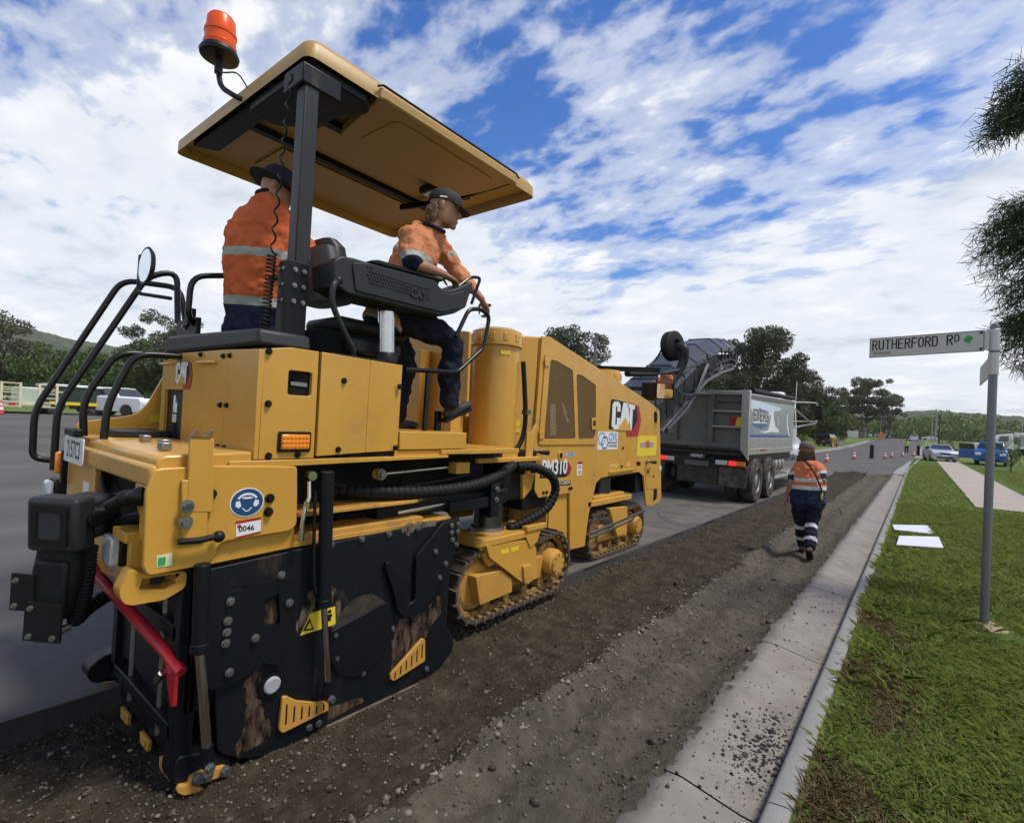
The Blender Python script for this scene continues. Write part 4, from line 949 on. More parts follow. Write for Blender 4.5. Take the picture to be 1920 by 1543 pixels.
spiral_hose([(-2.75, 1.75, 1.14), (-2.62, 1.95, 1.135), (-2.56, 2.25, 1.115), (-2.54, 2.55, 1.115), (-2.56, 2.85, 1.13), (-2.62, 3.15, 1.17), (-2.70, 3.45, 1.235)], .043)
spiral_hose([(-2.74, 3.55, 1.22), (-2.70, 3.75, 1.21), (-2.66, 3.98, 1.12), (-2.66, 4.06, .98), (-2.68, 3.95, .82), (-2.74, 3.72, .72), (-2.8, 3.55, .66)], .042)
for k, (a, b) in enumerate((((-2.75, 1.6, 1.02), (-2.75, 2.6, 1.05)), ((-2.70, 1.7, 1.19), (-2.72, 2.9, 1.18)), ((-2.78, 2.3, 1.16), (-2.74, 3.4, 1.10)))):
    a, b = Vector(a), Vector(b)
    obj('hose', MB().tube(catmull([a, a.lerp(b, .3)+Vector((0.02, 0, -.05)), a.lerp(b, .7)+Vector((.03, 0, -.03)), b]), .018, 8), RUBB, MM)
tp = obj('tap_fitting', MB().tube([(-2.46, 1.44, 1.25), (-2.45, 1.44, 1.17), (-2.45, 1.42, 1.12), (-2.45, 1.41, 1.05), (-2.45, 1.405, .97)], .012, 8).cyl((-2.45, 1.405, 1.0), (-2.45, 1.405, .95), .018, n=8).cyl((-2.45, 1.43, 1.15), (-2.45, 1.43, 1.11), .02, n=8).cyl((-2.47, 1.44, 1.28), (-2.43, 1.44, 1.28), .025, n=10), STEEL, MM)

# ---- tracks
TRK = mat('track_shoe_steel', (0.055, 0.042, 0.032), .7, var=.5, vscale=8, col2=(.15, .105, .06), patch=(.5, .7), bump=.2, bscale=40)
TRKY = mat('muddy_chain', (0.30, 0.17, 0.05), .65, var=.4, vscale=14, dirt=(.10, .075, .045), dirt_amt=.10, dscale=16)
shoe = MB().box((-.15, -.048, -.014), (.15, .048, .012)).prism([(-.048, -.014), (-.03, -.014), (-.034, -.034), (-.044, -.034)], 'x', -.148, .148)
SHOE = mesh_of('track_shoe', shoe, TRK)
link = MB().prism(roundpoly([(-.05, .014), (-.05, .04), (-.02, .062), (.03, .062), (.05, .04), (.05, .014)], .012), 'x', .055, .09).cyl((.088, -.02, .036), (.10, -.02, .036), .014, n=10).box((.09, .0, .016), (.14, .035, .034))
LINK = mesh_of('track_link', link, TRKY)
def track(xo, ya, yb, z0, r, detail=True):
    """outer face at x = xo, wheel centres ya and yb, ground at z0"""
    xc = xo-.15; L = yb-ya; per = 2*L+2*math.pi*r; N = int(per/.104)
    for i in range(N):
        s = i*per/N
        if s < L: p = (ya+s, z0+.034); a = 0
        elif s < L+math.pi*r: t = (s-L)/r; p = (yb+r*math.sin(t), z0+.034+r-r*math.cos(t)); a = t
        elif s < 2*L+math.pi*r: q = s-L-math.pi*r; p = (yb-q, z0+.034+2*r-.03*math.sin(q/L*math.pi)); a = math.pi
        else: t = (s-2*L-math.pi*r)/r; p = (ya-r*math.sin(t), z0+.034+r+r*math.cos(t)); a = math.pi+t
        inst('track_shoe', SHOE, MM, (xc, *p), (a, 0, 0))
        if detail: inst('track_link', LINK, MM, (xc, *p), (a, 0, 0))
    zc = z0+.034+r
    for y, rr in ((ya, r-.07), (yb, r-.09)):
        obj('track_wheel', MB().lathe([(rr*.5, -.11), (rr, -.10), (rr, .06), (rr*.82, .075), (rr*.7, .06), (rr*.3, .07)], (xc, y, zc), (1,0,0), 28), TRKY, MM)
    dr = obj('drive_motor', MB().lathe([(.13, .0), (.13, .10), (.118, .125), (.10, .13), (.10, .145), (.02, .147)], (xc+.06, yb, zc), (1,0,0), 32), YEL2, MM)
    for k in range(8):
        a = 2*math.pi*k/8; inst('bolt', BOLTB, dr, (xc+.20, yb+.085*math.cos(a), zc+.085*math.sin(a)), None, (.6, .6, .6))
    for k in range(4):
        y = ya+L*(k+.5)/4
        obj('track_roller', MB().cyl((xc-.1, y, z0+.13), (xc+.1, y, z0+.13), .045, n=14), TRKY, MM)
    obj('track_frame', MB().prism(roundpoly([(ya+.05, zc-.1), (yb-.12, zc-.13), (yb-.12, zc+.08), (ya+.05, zc+.1)], .03), 'x', xc-.10, xc+.10), YEL2, MM, .006)
    return xc, zc
tx, tz = track(-2.70, 3.12, 4.16, -.03, .275)
obj('frame_box', MB().prism(roundpoly([(3.029,0.379),(3.351,0.371),(3.494,0.266),(3.509,0.151),(3.095,0.139)], .015), 'x', -2.95, -2.685), YEL2, MM, .01)
obj('idler_guard', MB().lathe([(.18, 0), (.18, .02), (.15, .025)], (-2.80, 3.13, .27), (1,0,0), 28), YEL2, MM)
yk = roundpoly([(3.106,0.622),(3.731,0.569),(3.806,0.476),(3.854,0.214),(3.675,0.18),(3.583,0.235),(3.164,0.508)], .012)
YK = obj('leg_yoke', MB().prism(yk, 'x', -2.72, -2.665), YEL, MM, .008)
obj('yoke_top', MB().prism(roundpoly([(-3.05, 3.02), (-2.68, 3.02), (-2.66, 3.2), (-2.66, 3.82), (-2.72, 3.92), (-3.05, 3.92)], .05), 'z', .60, .66), YEL, MM, .008)
obj('yoke_side', MB().prism([(3.05, .62), (3.85, .62), (3.8, .45), (3.2, .42)], 'x', -2.74, -2.70), YEL, MM, .006)
obj('yoke_clamp', MB().box((-2.70, 3.62, .655), (-2.64, 3.92, .70)).prism([(3.62, .62), (3.86, .66), (3.80, .54), (3.7, .5)], 'x', -2.675, -2.655), YEL, MM, .005)
obj('warning_decal', MB().prism([(3.298,0.546),(3.398,0.546),(3.402,0.508),(3.301,0.509)], 'x', -2.665, -2.6625).prism([(3.431,0.546),(3.536,0.546),(3.539,0.509),(3.434,0.506)], 'x', -2.665, -2.6625), YPRINT, MM)
obj('pivot_boss', MB().lathe([(.055, -.02), (.055, .012), (.035, .014)], (-2.66, *[(3.681,0.245)][0]), (1,0,0), 18), YEL2, MM)
obj('boss_cover', MB().prism(roundpoly([(3.598,0.361),(3.716,0.357),(3.738,0.242),(3.619,0.253)], .01), 'x', -2.665, -2.645), YEL, MM, .003)
lg = obj('leg_column', MB().cyl((-2.93, 3.42, .66), (-2.95, 3.44, 1.20), .125, n=28), mat('leg_column_steel', (.10, .10, .105), .3, metal=.9, var=.4, vscale=7), MM)
obj('leg_seal', MB().lathe([(.15, 0), (.15, .025), (.126, .03)], (-2.93, 3.42, .66), n=24), ZINC, lg)
track(-2.95, 5.52, 6.50, 0, .265)
obj('leg_yoke', MB().prism(roundpoly([(5.677,0.611),(6.173,0.587),(6.181,0.249),(5.929,0.233),(5.801,0.425)], .012), 'x', -2.97, -2.92), YEL, MM, .006)
obj('yoke_top', MB().box((-3.35, 5.2, .66), (-2.95, 6.35, .73)).box((-3.25, 5.4, .73), (-2.99, 6.2, .77)), YEL, MM, .008)
obj('silver_guard', MB().bar((-2.925, 5.25, .36), (-2.925, 6.75, .475), .012, .04).bar((-2.925, 5.25, .31), (-2.925, 6.3, .39), .012, .03), ZINC, MM, .003)
lg = obj('leg_column', MB().cyl((-3.12, 5.8, .72), (-3.12, 5.8, 1.05), .12, n=24), MATS['leg_column_steel'], MM)
obj('leg_link', MB().box((-3.2, 5.6, .97), (-3.0, 6.7, 1.01)), BLK, MM, .006)
track(-4.35, 5.52, 6.50, 0, .265, False)
track(-4.25, 2.7, 3.7, 0, .265, False)

# ---- engine hood
hp = [(4.132,2.469),(4.269,2.485),(6.686,1.998),(7.086,1.894),(7.148,1.856),(7.363,0.599),(7.295,0.547),(7.109,0.507),(6.88,0.511),(6.818,0.545),(6.698,0.945),(6.542,1.011),(5.677,0.999),(5.479,0.986),(5.372,0.938)]+[(5.228,0.585),(5.173,0.224),(4.849,0.237),(4.793,0.829)]+[(4.785,0.861),(4.207,0.861),(4.084,0.993),(4.079,1.303)]
zmid = [p for p in hp]
HOOD = obj('engine_hood', MB().prism(hp, 'x', -2.975, -2.95), YEL, MM, .004)
tp_ = [(4.132,2.469),(4.269,2.485),(6.686,1.998),(7.086,1.894)]
solid = [(p[0], p[1]-.004) for p in tp_] + [(7.12, 1.25), (4.12, 1.25)]
obj('hood_body', MB().prism(solid, 'x', -4.72, -2.976), YEL, MM, .02, seg=3)
obj('hood_left_side', MB().prism([(4.12, 2.47), (4.4, 2.47), (7.12, 1.92), (7.12, .6), (6.8, .6), (6.7, 1.0), (5.4, 1.0), (5.2, .3), (4.8, .3), (4.1, 1.0)], 'x', -4.74, -4.722), YEL, MM, .004)
obj('hood_front', MB().box((-4.72, 7.1, .7), (-2.98, 7.125, 1.85)), YEL, MM, .006)
obj('underframe', MB().box((-4.6, 4.0, .75), (-3.0, 5.2, 1.26)).box((-4.6, 5.2, 1.0), (-3.0, 7.1, 1.26)).box((-4.6, 6.55, .72), (-3.0, 7.1, 1.0)), DARK, MM, .01)
obj('leg_skirt_inner', MB().box((-3.0, 4.45, .35), (-2.98, 5.1, 1.0)).box((-3.4, 4.40, .3), (-2.976, 4.42, 1.0)), YEL, MM, .004)
cham = [(-2.978, 4.115), (-3.10, 3.80), (-3.5, 3.72), (-4.5, 3.72), (-4.5, 4.115)]
c2 = MB(); zt = [2.465, 2.44, 2.44, 2.44, 2.465]
n = len(cham); c2.add([(*p, 1.0) for p in cham] + [(p[0], p[1], z) for p, z in zip(cham, zt)], [tuple(range(n))[::-1], tuple(range(n, 2*n))] + [(i, (i+1) % n, n+(i+1) % n, n+i) for i in range(n)])
obj('hood_rear_corner', c2, YEL, MM, .02, seg=3)
obj('warning_decal', MB().prism([(0, 0), (.05, 0), (.05, .06), (0, .06)], 'y', -.002, 0).prism([(0, -.055), (.05, -.055), (.05, -.01), (0, -.01)], 'y', -.002, 0).xform(Matrix.Translation((-3.055, 3.905, 1.56)) @ Matrix.Rotation(math.atan2(.315, .122), 4, 'Z')), YPRINT, MM)
# door with two mesh windows
dpoly = roundpoly([(4.185,2.302),(4.306,2.315),(4.746,2.232),(5.257,2.121),(5.28,1.709),(5.293,1.391),(4.152,1.393),(4.151,1.51)], .02)
g1 = roundpoly([(4.276,2.251),(4.371,2.259),(4.71,2.192),(4.834,1.455),(4.231,1.452)], .03)
g2 = roundpoly([(4.786,2.157),(4.892,2.161),(5.225,2.076),(5.278,1.541),(5.24,1.457),(4.898,1.455)], .03)
DOOR = obj('hood_door', MB().prism(dpoly, 'x', -2.95, -2.938, [g1, g2]), YEL, MM, .003)
obj('door_cavity', MB().prism(roundpoly([(4.203,2.275),(5.222,2.103),(5.291,1.418),(4.177,1.419)], .02), 'x', -2.951, -2.9485), mat('cavity_brown', (.045, .028, .014), .8, var=.5, vscale=4), DOOR)
obj('mesh_window', MB().prism([((p[0]-4.9)*1.0+4.9, p[1]) for p in g1], 'x', -2.944, -2.943), MESH, DOOR)
obj('mesh_window', MB().prism(g2, 'x', -2.944, -2.943), MESH, DOOR)
obj('canister', MB().prism([(4.323,1.807),(4.42,1.813),(4.462,1.487),(4.353,1.486)], 'x', -2.9484, -2.9462).prism([(4.531,1.819),(4.582,1.822),(4.704,1.631),(4.652,1.629)], 'x', -2.9484, -2.9462), mat('canister_pale', (.32, .30, .26), .6, var=.2), DOOR)
obj('hinge', MB().prism([(4.166,2.251),(4.239,2.264),(4.247,2.181),(4.174,2.169)], 'x', -2.938, -2.926), YEL, DOOR, .004)
obj('hinge', MB().prism([(4.133,1.53),(4.208,1.531),(4.215,1.448),(4.141,1.448)], 'x', -2.938, -2.926), YEL, DOOR, .004)
obj('door_latch', MB().prism(roundpoly([(5.156,1.697),(5.278,1.702),(5.291,1.564),(5.17,1.557)], .008), 'x', -2.938, -2.93), YEL, DOOR, .003)
obj('latch_hole', MB().prism([(5.187,1.664),(5.248,1.666),(5.253,1.61),(5.192,1.608)], 'x', -2.931, -2.9285), BLACKP, DOOR)
# lettering and badges on the hood side
def flatX(name, polys, x, m, parent=None, t=.0016):
    b = MB()
    for q in polys: b.prism(q, 'x', x-.003, x+t)
    return obj(name, b, m, parent or MM)
def cat_badge(O, s, frame, thick, sv=None):
    """white block letters, triangle, black field and red hexagon; local units on a plane"""
    bk = [(-.03, .02), (.02, .0), (.78, .0), (.80, -.17), (.99, -.17), (1.1, .32), (1.0, .68), (.80, .80), (.05, .86), (.0, .82)]
    red = [(.80, .80), (1.02, .76), (1.14, .32), (1.04, -.18), (.62, -.20), (.58, -.02), (.74, -.02), (.84, .0), (.99, .32), (.93, .72)]
    C_ = [(.05,.1),(.13,.0),(.26,.0),(.33,.1),(.33,.34),(.22,.34),(.22,.14),(.17,.14),(.17,.66),(.22,.66),(.22,.52),(.33,.52),(.33,.70),(.27,.80),(.12,.80),(.05,.70)]
    A_ = [(.30,.0),(.42,.80),(.60,.80),(.72,.0),(.61,.0),(.51,.35),(.41,.0)]
    A2 = [(.475,.45),(.51,.64),(.545,.45)]
    T_ = [(.58,.80),(.86,.76),(.86,.63),(.78,.64),(.78,.0),(.67,.0),(.67,.66),(.58,.67)]
    tri = [(.24,-.02),(.51,.36),(.78,-.02)]
    out = []
    for nm, ps, m, lv in (('badge_field', [bk], BLACKP, 0), ('badge_hexagon', [red], REDP, 1), ('letter', [C_], WHITE, 2), ('letter', [A_], WHITE, 2), ('letter', [T_], WHITE, 2), ('badge_triangle', [tri], YPAINT, 3)):
        b = MB()
        for q in ps: b.prism([(x*s, y*(sv or s)) for x, y in q], 'z', lv*thick, (lv+1)*thick)
        out.append((nm, b.xform(frame), m))
    return out
YPAINT = mat('badge_yellow', (.60, .33, .05), .4)
bo = [(5.63,1.575)][0]
root = None
bw = [(5.63,1.575),(6.31,1.582)][1][0]-bo[0]
for nm, b, m in cat_badge(None, bw/.87, frame_mat((-2.9495, bo[0], bo[1]), (0,1,0), (0,0,1)), .0022, ([(5.593,1.928)][0][1]-bo[1])/.82):
    if root is None: root = obj('hood_badge', b, m, MM)
    else: obj(nm, b, m, root)
root = None
for nm, b, m in cat_badge(None, .225, frame_mat((-3.565, 1.1645, 1.735), (1,0,0), (0,0,1)), .002, .165):
    if root is None: root = obj('rear_badge', b, m, MM)
    else: obj(nm, b, m, root)
pm = flatX('model_badge', [[(4.204,1.13),(4.232,1.197),(4.725,1.203),(4.789,1.146),(4.764,1.069),(4.674,1.045),(4.211,1.057)]], -2.9488, BLACKP)
flatX('badge_chevron', [[(4.699,1.199),(4.73,1.202),(4.795,1.139),(4.764,1.065),(4.698,1.062),(4.731,1.134)]], -2.9470, REDP, pm)
p_ = [(4.231,1.086),(4.711,1.067)]
tm = text_mesh('PM310', 1.0, bold=.03, squeeze=1.0); w_ = max(v[0] for v in tm.v); hgt = .15
tm.v = [(v[0]/w_*(p_[1][0]-p_[0][0]), v[1]*hgt/.7, v[2]) for v in tm.v]
onface(tm, (-2.9466, *p_[0]), pm, 'lettering', WHITE, (0,1,0), (0,0,1))
gc_ = flatX('grade_control_decal', [[(4.439,1.0),(4.791,1.003),(4.796,0.953),(4.442,0.963)]], -2.9488, BLACKP)
p_ = [(4.456,0.968),(4.779,0.964)]
tm = text_mesh('Grade Control', 1.0, bold=.01); w_ = max(v[0] for v in tm.v)
tm.v = [(v[0]/w_*(p_[1][0]-p_[0][0]), v[1]*.045/.7, 0) for v in tm.v]
onface(tm, (-2.9466, *p_[0]), gc_, 'lettering', WHITE)
cv = flatX('company_sticker', [[(5.351,1.541),(5.862,1.544),(5.867,1.327),(5.347,1.325)]], -2.9488, WHITE)
def hexring(c, r, w):
    o = [(c[0]+r*1.15*math.cos(math.pi/3*k), c[1]+r*math.sin(math.pi/3*k)) for k in range(6)]; i = [(c[0]+(r-w)*1.15*math.cos(math.pi/3*k), c[1]+(r-w)*math.sin(math.pi/3*k)) for k in range(6)]
    return o, i
for (c_, m) in (([(5.446,1.457)][0], LBLUE), ([(5.525,1.41)][0], BLUEP)):
    o_, i_ = hexring(c_, .085, .018); obj('sticker_hexagon', MB().prism(o_, 'x', -2.9486, -2.946, [i_]), m, cv)
for txt, (a, b), hh, m in (('CIVIL', [(5.619,1.437),(5.852,1.437)], .092, LBLUE), ('INDEPENDENT', [(5.623,1.398),(5.849,1.398)], .022, BLUEP), ('INDUSTRIES', [(5.628,1.357),(5.839,1.355)], .027, BLUEP)):
    tm = text_mesh(txt, 1.0, bold=.03); w_ = max(v[0] for v in tm.v)
    tm.v = [(v[0]/w_*(b[0]-a[0]), v[1]*hh/.7, 0) for v in tm.v]; onface(tm, (-2.9462, *a), cv, 'lettering', m)
ys2 = flatX('yellow_sticker', [[(6.443,1.5),(7.082,1.508),(7.082,1.228),(6.442,1.223)]], -2.9488, YPRINT)
flatX('sticker_print', [[(6.528,1.408),(6.707,1.413),(6.715,1.344),(6.536,1.34)], [(6.818,1.413),(6.976,1.417),(6.984,1.351),(6.826,1.343)]], -2.947, mat('grey_print', (.30, .30, .26), .5), ys2)
flatX('sticker_print', [[(6.705,1.435),(6.828,1.435),(6.84,1.334),(6.716,1.335)]], -2.9468, mat('dull_red_print', (.45, .08, .05), .5), ys2)
ub = flatX('unit_number_sticker', [[(4.667,1.309),(4.844,1.31),(4.848,1.267),(4.671,1.266)]], -2.9488, mat('pale_blue_print', (.42, .55, .75), .5))
p_ = [(4.686,1.274),(4.836,1.274)]
tm = text_mesh('CU-0321', 1.0, bold=.02); w_ = max(v[0] for v in tm.v); tm.v = [(v[0]/w_*(p_[1][0]-p_[0][0]), v[1]*.04/.7, 0) for v in tm.v]
onface(tm, (-2.9462, *p_[0]), ub, 'lettering', BLUEP)
wt_ = flatX('white_label', [[(4.909,1.203),(5.023,1.204),(5.021,1.046),(4.913,1.047)]], -2.9488, WHITE)
flatX('label_print', [[(4.915,1.203),(5.023,1.204),(5.023,1.173),(4.918,1.173)]] + [[(4.931,1.155),(5.01,1.155),(5.008,1.147),(4.932,1.147)], [(4.933,1.135),(5.006,1.135),(5.007,1.126),(4.934,1.126)], [(4.936,1.097),(5.01,1.096),(5.011,1.088),(4.937,1.088)], [(4.939,1.075),(5.007,1.073),(5.008,1.064),(4.939,1.066)]], -2.947, REDP, wt_)
flatX('yellow_text', [[(5.677,1.144),(5.898,1.14),(5.902,1.103),(5.681,1.109)], [(6.133,1.154),(6.233,1.156),(6.239,1.104),(6.139,1.104)]], -2.9488, mat('faint_yellow_print', (.66, .45, .10), .5))
flatX('black_label', [[(6.441,1.153),(6.566,1.152),(6.572,1.099),(6.447,1.1)]], -2.9485, BLACKP)
def knob(p, ln=.09):
    b = obj('door_knob', MB().lathe([(.03, 0), (.03, .02), (.014, .03), (.014, .06)], (-2.95, *p), (1,0,0), 14), ZINC, MM)
    obj('knob_grip', MB().tube([(-2.89, p[0], p[1]), (-2.885, p[0]+ln*.4, p[1]-.005), (-2.885, p[0]+ln*1.6, p[1]-.01)], [.012, .018, .026], 10), BLACKP, b)
knob([(4.089,1.326)][0]); knob([(6.766,1.147)][0])
for p in ([(4.563,1.273)][0],):
    obj('paddle_latch', MB().prism(roundpoly([(4.514,1.315),(4.604,1.317),(4.613,1.226),(4.522,1.225)], .02), 'x', -2.95, -2.94), YEL, MM, .003)
    obj('latch_hole', MB().prism(roundpoly([(4.535,1.304),(4.588,1.304),(4.593,1.247),(4.54,1.247)], .02), 'x', -2.942, -2.9385), BLACKP, MM)
for q in ([(6.934,1.855),(7.057,1.842),(7.074,1.701),(6.968,1.683)], [(7.055,0.748),(7.187,0.744),(7.191,0.595),(7.067,0.564)]):
    obj('lifting_slot', MB().prism(roundpoly(q, .04), 'x', -2.951, -2.9485), DARK, MM)
obj('front_cover', MB().prism(roundpoly([(6.703,1.072),(7.207,1.062),(7.222,0.736),(6.804,0.76)], .01), 'x', -2.95, -2.945), YEL, MM, .002)
obj('hood_strip', MB().prism([(5.662,1.061),(6.35,1.065),(6.352,1.047),(5.665,1.032)], 'x', -2.95, -2.935), YEL, MM, .003)
bolts([(-2.949, y, z) for y, z in [(6.011,1.342),(6.82,1.003),(7.01,0.929),(4.281,0.907),(4.34,0.907),(4.773,0.916),(4.811,0.916),(6.0,1.108)]], MM, BOLTB, .9)
# filter cap, stack, pipes, mirror on the hood
fc = (-3.45, 6.35)
obj('filter_bowl', MB().lathe([(.19, 1.9), (.19, 2.18)], (*fc, 0), n=30), YEL, MM)
fcap = obj('filter_cap', MB().lathe([(.20, 2.16), (.235, 2.18), (.235, 2.30), (.215, 2.375), (.03, 2.38)], (*fc, 0), n=30), YEL, MM)
for k in range(10):
    obj('cap_rib', MB().box((-.03, .21, 2.24), (.03, .24, 2.33)).xform(Matrix.Translation((*fc, 0)) @ Matrix.Rotation(2*math.pi*k/10, 4, 'Z')), YEL, fcap, .005)
obj('vent_pipe', MB().cyl((-3.75, 6.6, 2.1), (-3.75, 6.6, 2.62), .035, n=12).cyl((-3.75, 6.6, 2.62), (-3.75, 6.6, 2.95), .022, n=12).cyl((-3.75, 6.6, 2.94), (-3.75, 6.6, 2.96), .035, n=12), mat('vent_steel', (.15, .15, .16), .4, metal=.7), MM)
obj('antenna', MB().cyl((-3.35, 3.75, 2.43), (-3.35, 3.75, 2.73), .012, n=10).lathe([(.03, .3), (.03, .315), (.012, .32)], (-3.35, 3.75, 2.43)).lathe([(.09, 0), (.08, .03), (.03, .05)], (-3.35, 3.75, 2.42)), BLACKP, MM)
obj('air_duct', MB().tube([(-4.3, 6.0, 2.2), (-4.2, 6.2, 2.42), (-4.0, 6.9, 2.44), (-3.9, 7.5, 2.35), (-3.85, 7.6, 2.1)], .11, 16, .2), RUBB, MM)
mp_ = Vector((-2.847, 7.05, 2.214))
obj('front_mirror', MB().prism(rrect(-.13, -.19, .13, .19, .04), 'y', 0, .05).xform(Matrix.Translation(mp_) @ Matrix.Rotation(math.radians(10), 4, 'Z')), BLACKP, MM, .01)
obj('front_mirror_glass', MB().prism(rrect(-.11, -.17, .11, .17, .03), 'y', -.004, 0).xform(Matrix.Translation(mp_) @ Matrix.Rotation(math.radians(10), 4, 'Z')), MATS['mirror_glass'], MM)
obj('mirror_plate', MB().box((mp_.x-.36, 7.06, mp_.z-.2), (mp_.x-.14, 7.09, mp_.z+.06)), BLACKP, MM, .004)
obj('mirror_arm', MB().tube([mp_+Vector((-.3, .02, -.05)), mp_+Vector((-.55, .0, -.02)), mp_+Vector((-.62, -.05, -.2)), mp_+Vector((-.62, -.05, -.45))], .022, 10, .1).bar(mp_+Vector((-.1, .04, .24)), mp_+Vector((-1.1, -.3, .26)), .05, .07), BLACKP, MM)
obj('front_lamp', MB().ball((-3.0, 7.28, 1.02), (.06, .08, .09)), CLEAR, MM)

# ---- loading conveyor
CONVM = mat('conveyor_grey', (0.030, 0.034, 0.043), .38, spec=.4, var=.2, vscale=2.5, dirt=(.07, .06, .05), dirt_amt=.02, dscale=2)
base = [(7.3, 1.35), (8.9, 1.70), (11.3, 2.86), (12.25, 3.14), (13.30, 3.36)]
def conv(prof, name, m, path=base, bev=.01):
    """section (x, offset normal to the belt) carried along the path"""
    vs_ = []; N = len(path)
    for i, (y, z) in enumerate(path):
        a = Vector(path[max(i-1, 0)]); b = Vector(path[min(i+1, N-1)]); d = (b-a).normalized(); nn = Vector((-d.y, d.x))
        vs_ += [(x, y+nn.x*h, z+nn.y*h) for x, h in prof]
    k = len(prof)
    fs_ = [(i*k+j, i*k+(j+1) % k, (i+1)*k+(j+1) % k, (i+1)*k+j) for i in range(N-1) for j in range(k)] + [tuple(range(k))[::-1], tuple(range((N-1)*k, N*k))]
    return obj(name, MB().add(vs_, fs_), m, MM, bev, sharp=8)
conv([(-3.60, .30), (-3.60, .40), (-3.86, .62), (-4.34, .62), (-4.60, .40), (-4.60, .30)], 'conveyor_cover', CONVM, [(7.6, 1.5), (8.9, 1.78), (11.2, 2.86), (12.25, 3.16), (13.32, 3.30)])
conv([(-3.62, .05), (-3.62, .10), (-3.70, .10), (-3.70, .05)], 'conveyor_frame_tube', GREYM)
conv([(-4.50, .05), (-4.50, .10), (-4.58, .10), (-4.58, .05)], 'conveyor_frame_tube', GREYM)
conv([(-3.72, .10), (-3.72, .14), (-4.48, .14), (-4.48, .10)], 'conveyor_belt', RUBB)
conv([(-3.64, -.06), (-3.64, -.02), (-3.70, -.02), (-3.70, -.06)], 'conveyor_frame_tube', GREYM, base[2:])
CHORD = mat('truss_grey', (.085, .09, .10), .45, var=.2, vscale=6)
conv([(-3.63, -.20), (-3.63, -.14), (-3.70, -.14), (-3.70, -.20)], 'conveyor_lower_chord', CHORD, base[1:])
for k in range(14):
    y = 9.6+k*.27; f_ = lambda q: float(np.interp(q, [p[0] for p in base], [p[1] for p in base]))
    obj('truss_brace', MB().bar((-3.66, y, f_(y)+.06), (-3.66, y+(.16 if k % 2 else -.10), f_(y)-.17), .03, .03), CHORD, MM)
# rubber curtains hanging along the side
for k in range(13):
    t0, t1 = k/13, (k+1)/13
    y0_, y1_ = 8.2+3.6*t0, 8.2+3.6*t1-.01
    zf = lambda y: np.interp(y, [7.6, 8.9, 11.2, 12.25], [1.5, 1.78, 2.86, 3.16])
    za, zb_ = float(zf(y0_))+.32, float(zf(y1_))+.32
    w = .03*math.sin(k*2.3)
    obj('rubber_curtain', MB().add([(-3.605, y0_, za+.02), (-3.605, y1_, zb_+.02), (-3.60+w, y1_+.06, zb_-.33-.05*math.sin(k)), (-3.60-w*.6, y0_+.06, za-.33+.04*math.cos(k*3)), (-3.615, y0_, za+.02), (-3.615, y1_, zb_+.02), (-3.61+w, y1_+.06, zb_-.33-.05*math.sin(k)), (-3.61-w*.6, y0_+.06, za-.33+.04*math.cos(k*3))],
        [(0,1,2,3),(7,6,5,4),(0,4,5,1),(1,5,6,2),(2,6,7,3),(3,7,4,0)]), RUBB, MM)
obj('conveyor_root', MB().prism([(7.2, 1.35), (8.2, 2.0), (8.95, 1.75), (8.55, 1.25), (7.2, .85)], 'x', -4.5, -3.62), DARK, MM, .02)
for k in range(7):
    y = 11.55+k*.27; z = float(np.interp(y, [11.3, 12.25, 13.3], [2.86, 3.14, 3.36]))
    obj('conveyor_brace', MB().bar((-3.66, y, z+.30), (-3.66, y+(.14 if k % 2 else -.12), z-.03), .03, .03).box((-3.69, y-.05, z+.06), (-3.62, y+.05, z+.16)), GREYM, MM, .004)
obj('discharge_roller', MB().cyl((-4.5, 13.35, 3.43), (-3.6, 13.35, 3.43), .13, n=20), GREYM, MM)
obj('discharge_frame', MB().tube([(-3.60, 13.0, 3.34), (-3.60, 13.42, 3.40), (-3.60, 13.46, 3.58), (-3.60, 13.36, 3.66)], .025, 8).bar((-3.60, 13.25, 3.38), (-3.60, 13.30, 3.66), .03, .03), GREYM, MM)
cvp = [(7.6, 1.5), (8.9, 1.78), (11.2, 2.86), (12.25, 3.16), (13.32, 3.30)]
def cpt(y):
    z = float(np.interp(y, [p[0] for p in cvp], [p[1] for p in cvp])); s = (float(np.interp(y+.05, [p[0] for p in cvp], [p[1] for p in cvp]))-z)/.05
    n = Vector((-s, 1)).normalized(); return lambda x, h: (x, y+n.x*h, z+n.y*h)
for y in (8.6, 9.3, 10.0, 10.7, 11.25, 12.2, 12.75, 13.25):
    q = cpt(y); obj('cover_seam', MB().tube([q(-3.592, .30), q(-3.592, .402), q(-3.856, .626), q(-4.344, .626)], .012, 6), CONVM, MM)
for k in range(12):
    q = cpt(8.8+k*.38); inst('bolt', BOLT, MM, q(-3.60, .355), None, (1.3, 1.3, 1.3))
ac = (-3.72, 9.483, 3.192)
bl = obj('blower_wheel', MB().lathe([(.05, -.10), (.24, -.10), (.285, -.07), (.285, .07), (.24, .10), (.12, .10), (.10, .05)], ac, (.97, -.26, .05), 32), RUBB, MM)
obj('blower_duct', MB().tube([Vector(ac)+Vector((.12, -.02, -.02)), Vector(ac)+Vector((.26, -.05, -.05)), Vector(ac)+Vector((.22, .02, -.35)), Vector(ac)+Vector((.05, -.2, -.75))], .085, 14, .2), PLAS, MM)
obj('blower_stay', MB().tube([Vector(ac)+Vector((-.1, -.15, .05)), Vector(ac)+Vector((-.18, -.2, -.2)), Vector(ac)+Vector((-.3, -.7, -.65))], .02, 8, .1), BLACKP, MM)
obj('lift_cable', MB().tube([(-3.5, 8.45, 2.547), (-3.55, 9.631, 2.765), (-3.58, 11.154, 3.109)], .018, 8), GREYM, MM)
